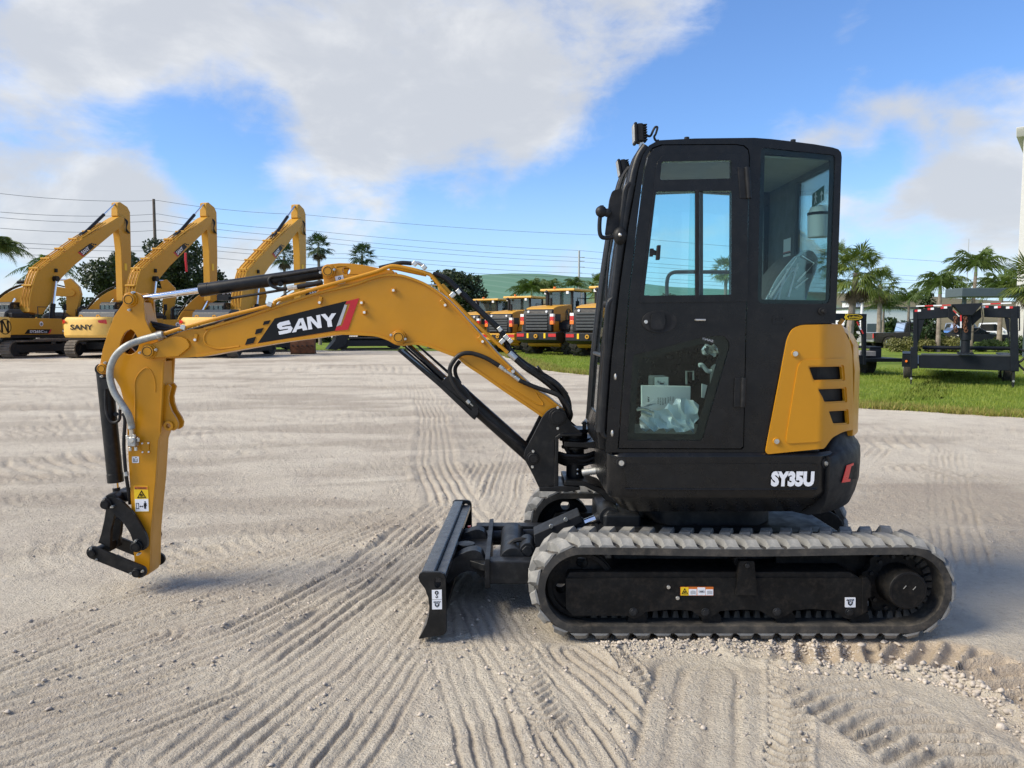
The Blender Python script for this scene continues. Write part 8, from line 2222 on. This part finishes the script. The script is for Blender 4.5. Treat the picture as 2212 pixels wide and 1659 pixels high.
# ================================================================== parked vehicles
def pickup(label, loc, head, body, seed=0, truck=True):
    t = thing('pickup_truck' if truck else 'parked_car', label, 'pickup' if truck else 'car', (0, 0, 0), 'vehicles parked beyond the lawn', False)
    bm_ = MAT[body]
    if truck: pr = [(-2.8, .55), (-2.85, 1.10), (-.75, 1.12), (-.70, 1.15), (1.15, 1.14), (2.55, 1.05), (2.85, .85), (2.85, .45), (-2.7, .42)]
    else: pr = [(-2.3, .45), (-2.35, 1.0), (-1.0, 1.02), (1.0, 1.0), (2.1, .88), (2.35, .7), (2.35, .35), (-2.3, .35)]
    # lower body with wheel arches
    ax = (-1.75, 1.85) if truck else (-1.4, 1.45); wr = .42 if truck else .34
    def arch(c): return [(c + (wr + .07) * math.cos(math.radians(a)), .40 + (wr + .07) * math.sin(math.radians(a))) for a in range(0, 181, 20)]
    base = pr[:-2] + [(pr[-2][0], .42)] + arch(ax[1]) + arch(ax[0]) + [(pr[-1][0], .42)]
    w = .98 if truck else .9
    xprism(MB(), base, -w, w).build('body', bm_, t, .06, seg=3)
    cabp = [(-.78, 1.10), (-.62, 1.85), (.55, 1.88), (1.35, 1.14)] if truck else [(-2.0, 1.0), (-1.5, 1.45), (.2, 1.48), (1.0, 1.0)]
    cb = xprism(MB(), cabp, -w + .12, w - .12).build('cabin', bm_, t, .05, seg=3)
    ins = [(-.66, 1.18), (-.56, 1.74), (.48, 1.76), (1.14, 1.18)] if truck else [(-1.85, 1.05), (-1.42, 1.38), (.15, 1.40), (.8, 1.05)]
    for s in (-1, 1): xprism(MB(), ins, min(s * (w - .115), s * (w - .13)), max(s * (w - .115), s * (w - .13))).build('side_window', MAT['car_glass'], cb)
    a, b = ins[2], ins[3]
    MB().add([(-w + .22, a[0] + .13, a[1] + .03), (w - .22, a[0] + .13, a[1] + .03), (w - .2, b[0] + .15, b[1] + .0), (-w + .2, b[0] + .15, b[1] + .0)], [(0, 1, 2, 3)]).build('windscreen', MAT['car_glass'], cb)
    a, b = ins[1], ins[0]
    MB().add([(-w + .22, a[0] - .09, a[1] + .02), (w - .22, a[0] - .09, a[1] + .02), (w - .2, b[0] - .10, b[1] + .03), (-w + .2, b[0] - .10, b[1] + .03)], [(0, 1, 2, 3)]).build('rear_window', MAT['car_glass'], cb)
    for y in ax:
        for s in (-1, 1):
            o = MB().cyl((s * (w - .24), y, wr), (s * (w + .01), y, wr), wr, n=24).build('wheel', MAT['tyre_rubber'], t, .03)
            MB().cyl((s * (w - .05), y, wr), (s * (w + .02), y, wr), wr * .64, n=16).build('rim', MAT['alloy'], o, .01)
            for k in range(5):
                a_ = 2 * math.pi * k / 5; MB().box((s * (w + .018), y + .16 * math.cos(a_), wr + .16 * math.sin(a_)), (.012, .10, .10), Matrix.Rotation(a_, 3, 'X')).build('rim_slot', MAT['black_print'], o)
    f = pr[-3][0]; r_ = pr[0][0]
    for s in (-1, 1):
        MB().bx(s * .62, s * .93, f - .05, f + .015, .78, .95).build('headlamp', MAT['lamp_white'], t, .01)
        MB().bx(s * .80, s * .97, r_ - .055, r_ + .02, .72, 1.05).build('tail_lamp', MAT['lamp_red'], t, .01)
        MB().box((s * (w + .08), 1.0 if truck else .75, 1.22 if truck else 1.08), (.18, .10, .16)).build('mirror', bm_, t, .02)
    MB().bx(-.58, .58, f - .03, f + .012, .60, .95).build('grille', MAT['zinc' if seed else 'black_plastic'], t, .01)
    MB().bx(-.95, .95, f - .05, f + .07, .42, .60).build('front_bumper', MAT['alloy' if seed else 'black_plastic'], t, .03)
    MB().bx(-.95, .95, r_ - .10, r_ + .02, .45, .62).build('rear_bumper', MAT['alloy'], t, .03)
    for s in (-1, 1):
        for y in ((-.55, .25) if truck else (-.9, .1)): MB().bx(s * (w + .001), s * (w + .02), y, y + .16, .98, 1.02).build('door_handle', bm_, t)
    t.location = loc; t.rotation_euler = (0, 0, -head)
    return t
def vpos(u, v): p = KG(u, v); return (p.x, p.y, 0)
def car(u, Y, head, *a, **k):
    t = pickup(a[0], (K(u, 720, Y).x, Y, 0), math.radians(head), *a[1:], **k); t.scale = (1.1, 1.1, 1.1)
car(1834, 63, -84, 'white crew cab pickup parked behind the black one beside the cab', 'car_white', seed=1)
car(1966, 60, 95, 'black pickup parked with its tail towards the white one', 'car_black', seed=1)
car(2072, 70, 78, 'dark grey pickup between the trailer post and king post', 'car_grey', seed=1)
car(2100, 64, 100, 'black car parked in front of the white pickup at the right', 'car_black', truck=False)
car(2134, 72, 118, 'white pickup with bright headlamps seen through the trailer frame', 'car_white', seed=1)
car(2105, 88, 95, 'silver car far behind the trailer', 'alloy', truck=False)
car(2000, 84, 95, 'white car far behind the conifer', 'car_white', truck=False)

# ================================================================== buildings
def buildings():
    Y = 45; c0 = K(2202, 500, Y); H = zat(296, Y); x0 = c0.x
    t = thing('showroom_building', 'pale building with projecting cornice at the right edge', 'building', (0, 0, 0), None, False)
    MB().bx(0, 16, 0, 14, 0, H).build('wall', MAT['building_white'], t, .02)
    xprism(MB(), [(-.2, H), (-.45, H + .35), (-.5, H + .5), (14.5, H + .5), (14.2, H)], -.35, 16.3).build('cornice', MAT['building_white'], t, .03)
    for k in range(3):
        w = MB().bx(2.5 + 4 * k, 5 + 4 * k, -.03, -.01, 5, 7).build('window', MAT['dark_grey_paint'], t)
        MB().bx(2.6 + 4 * k, 4.9 + 4 * k, -.05, -.035, 5.1, 6.9).build('pane', MAT['car_glass'], w)
    t.location = (c0.x, Y, 0); t.rotation_euler = (0, 0, -math.radians(37))
    t = thing('entrance_canopy', 'flat grey canopy reaching out towards the building at the right edge', 'canopy', (x0, Y, 0))
    cY = 44.0; cx = K(2078, 630, cY - 3).x
    c = MB().bx(cx, x0 + 3, cY - 3, cY - 1.4, zat(641, cY - 3), zat(622, cY - 3)).build('canopy', MAT['canopy_grey'], t, .03)
    for x in (cx + .6, cx + 4): MB().bx(x - .08, x + .08, cY - 2.3, cY - 2.14, 0, zat(641, cY - 3)).build('canopy_post', MAT['canopy_grey'], t)
    # the long shed across the lot that the side windows mirror would stand behind the photographer; far white warehouse
    Y = 118; xa, xb = K(1838, 690, Y).x, K(2030, 690, Y).x
    t2 = thing('warehouse', 'long white warehouse far behind the parked pickups', 'building', ((xa + xb) / 2, Y, 0))
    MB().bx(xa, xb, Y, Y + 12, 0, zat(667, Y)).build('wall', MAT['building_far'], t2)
    MB().bx(xa - .3, xb + .3, Y - .3, Y + 12.3, zat(667, Y), zat(663, Y)).build('roof', MAT['mid_grey_paint'], t2, .05)
    for k in range(6):
        x = xa + (xb - xa) * (k + .5) / 6; d_ = MB().bx(x - .9, x + .9, Y - .04, Y - .01, 0, 2.2).build('loading_door', MAT['canopy_grey'], t2)
    Y = 130; xa, xb = K(1835, 690, Y).x, K(1862, 690, Y).x
    t3 = thing('hillside_hut', 'small pale hut on the slope above the white pickup', 'building', ((xa + xb) / 2, Y, 0))
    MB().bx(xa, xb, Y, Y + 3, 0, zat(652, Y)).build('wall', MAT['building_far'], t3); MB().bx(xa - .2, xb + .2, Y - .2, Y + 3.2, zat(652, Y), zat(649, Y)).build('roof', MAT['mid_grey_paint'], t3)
    # white pallets or frames behind the loaders
    Y = 60; a = K(1050, 690, Y)
buildings()
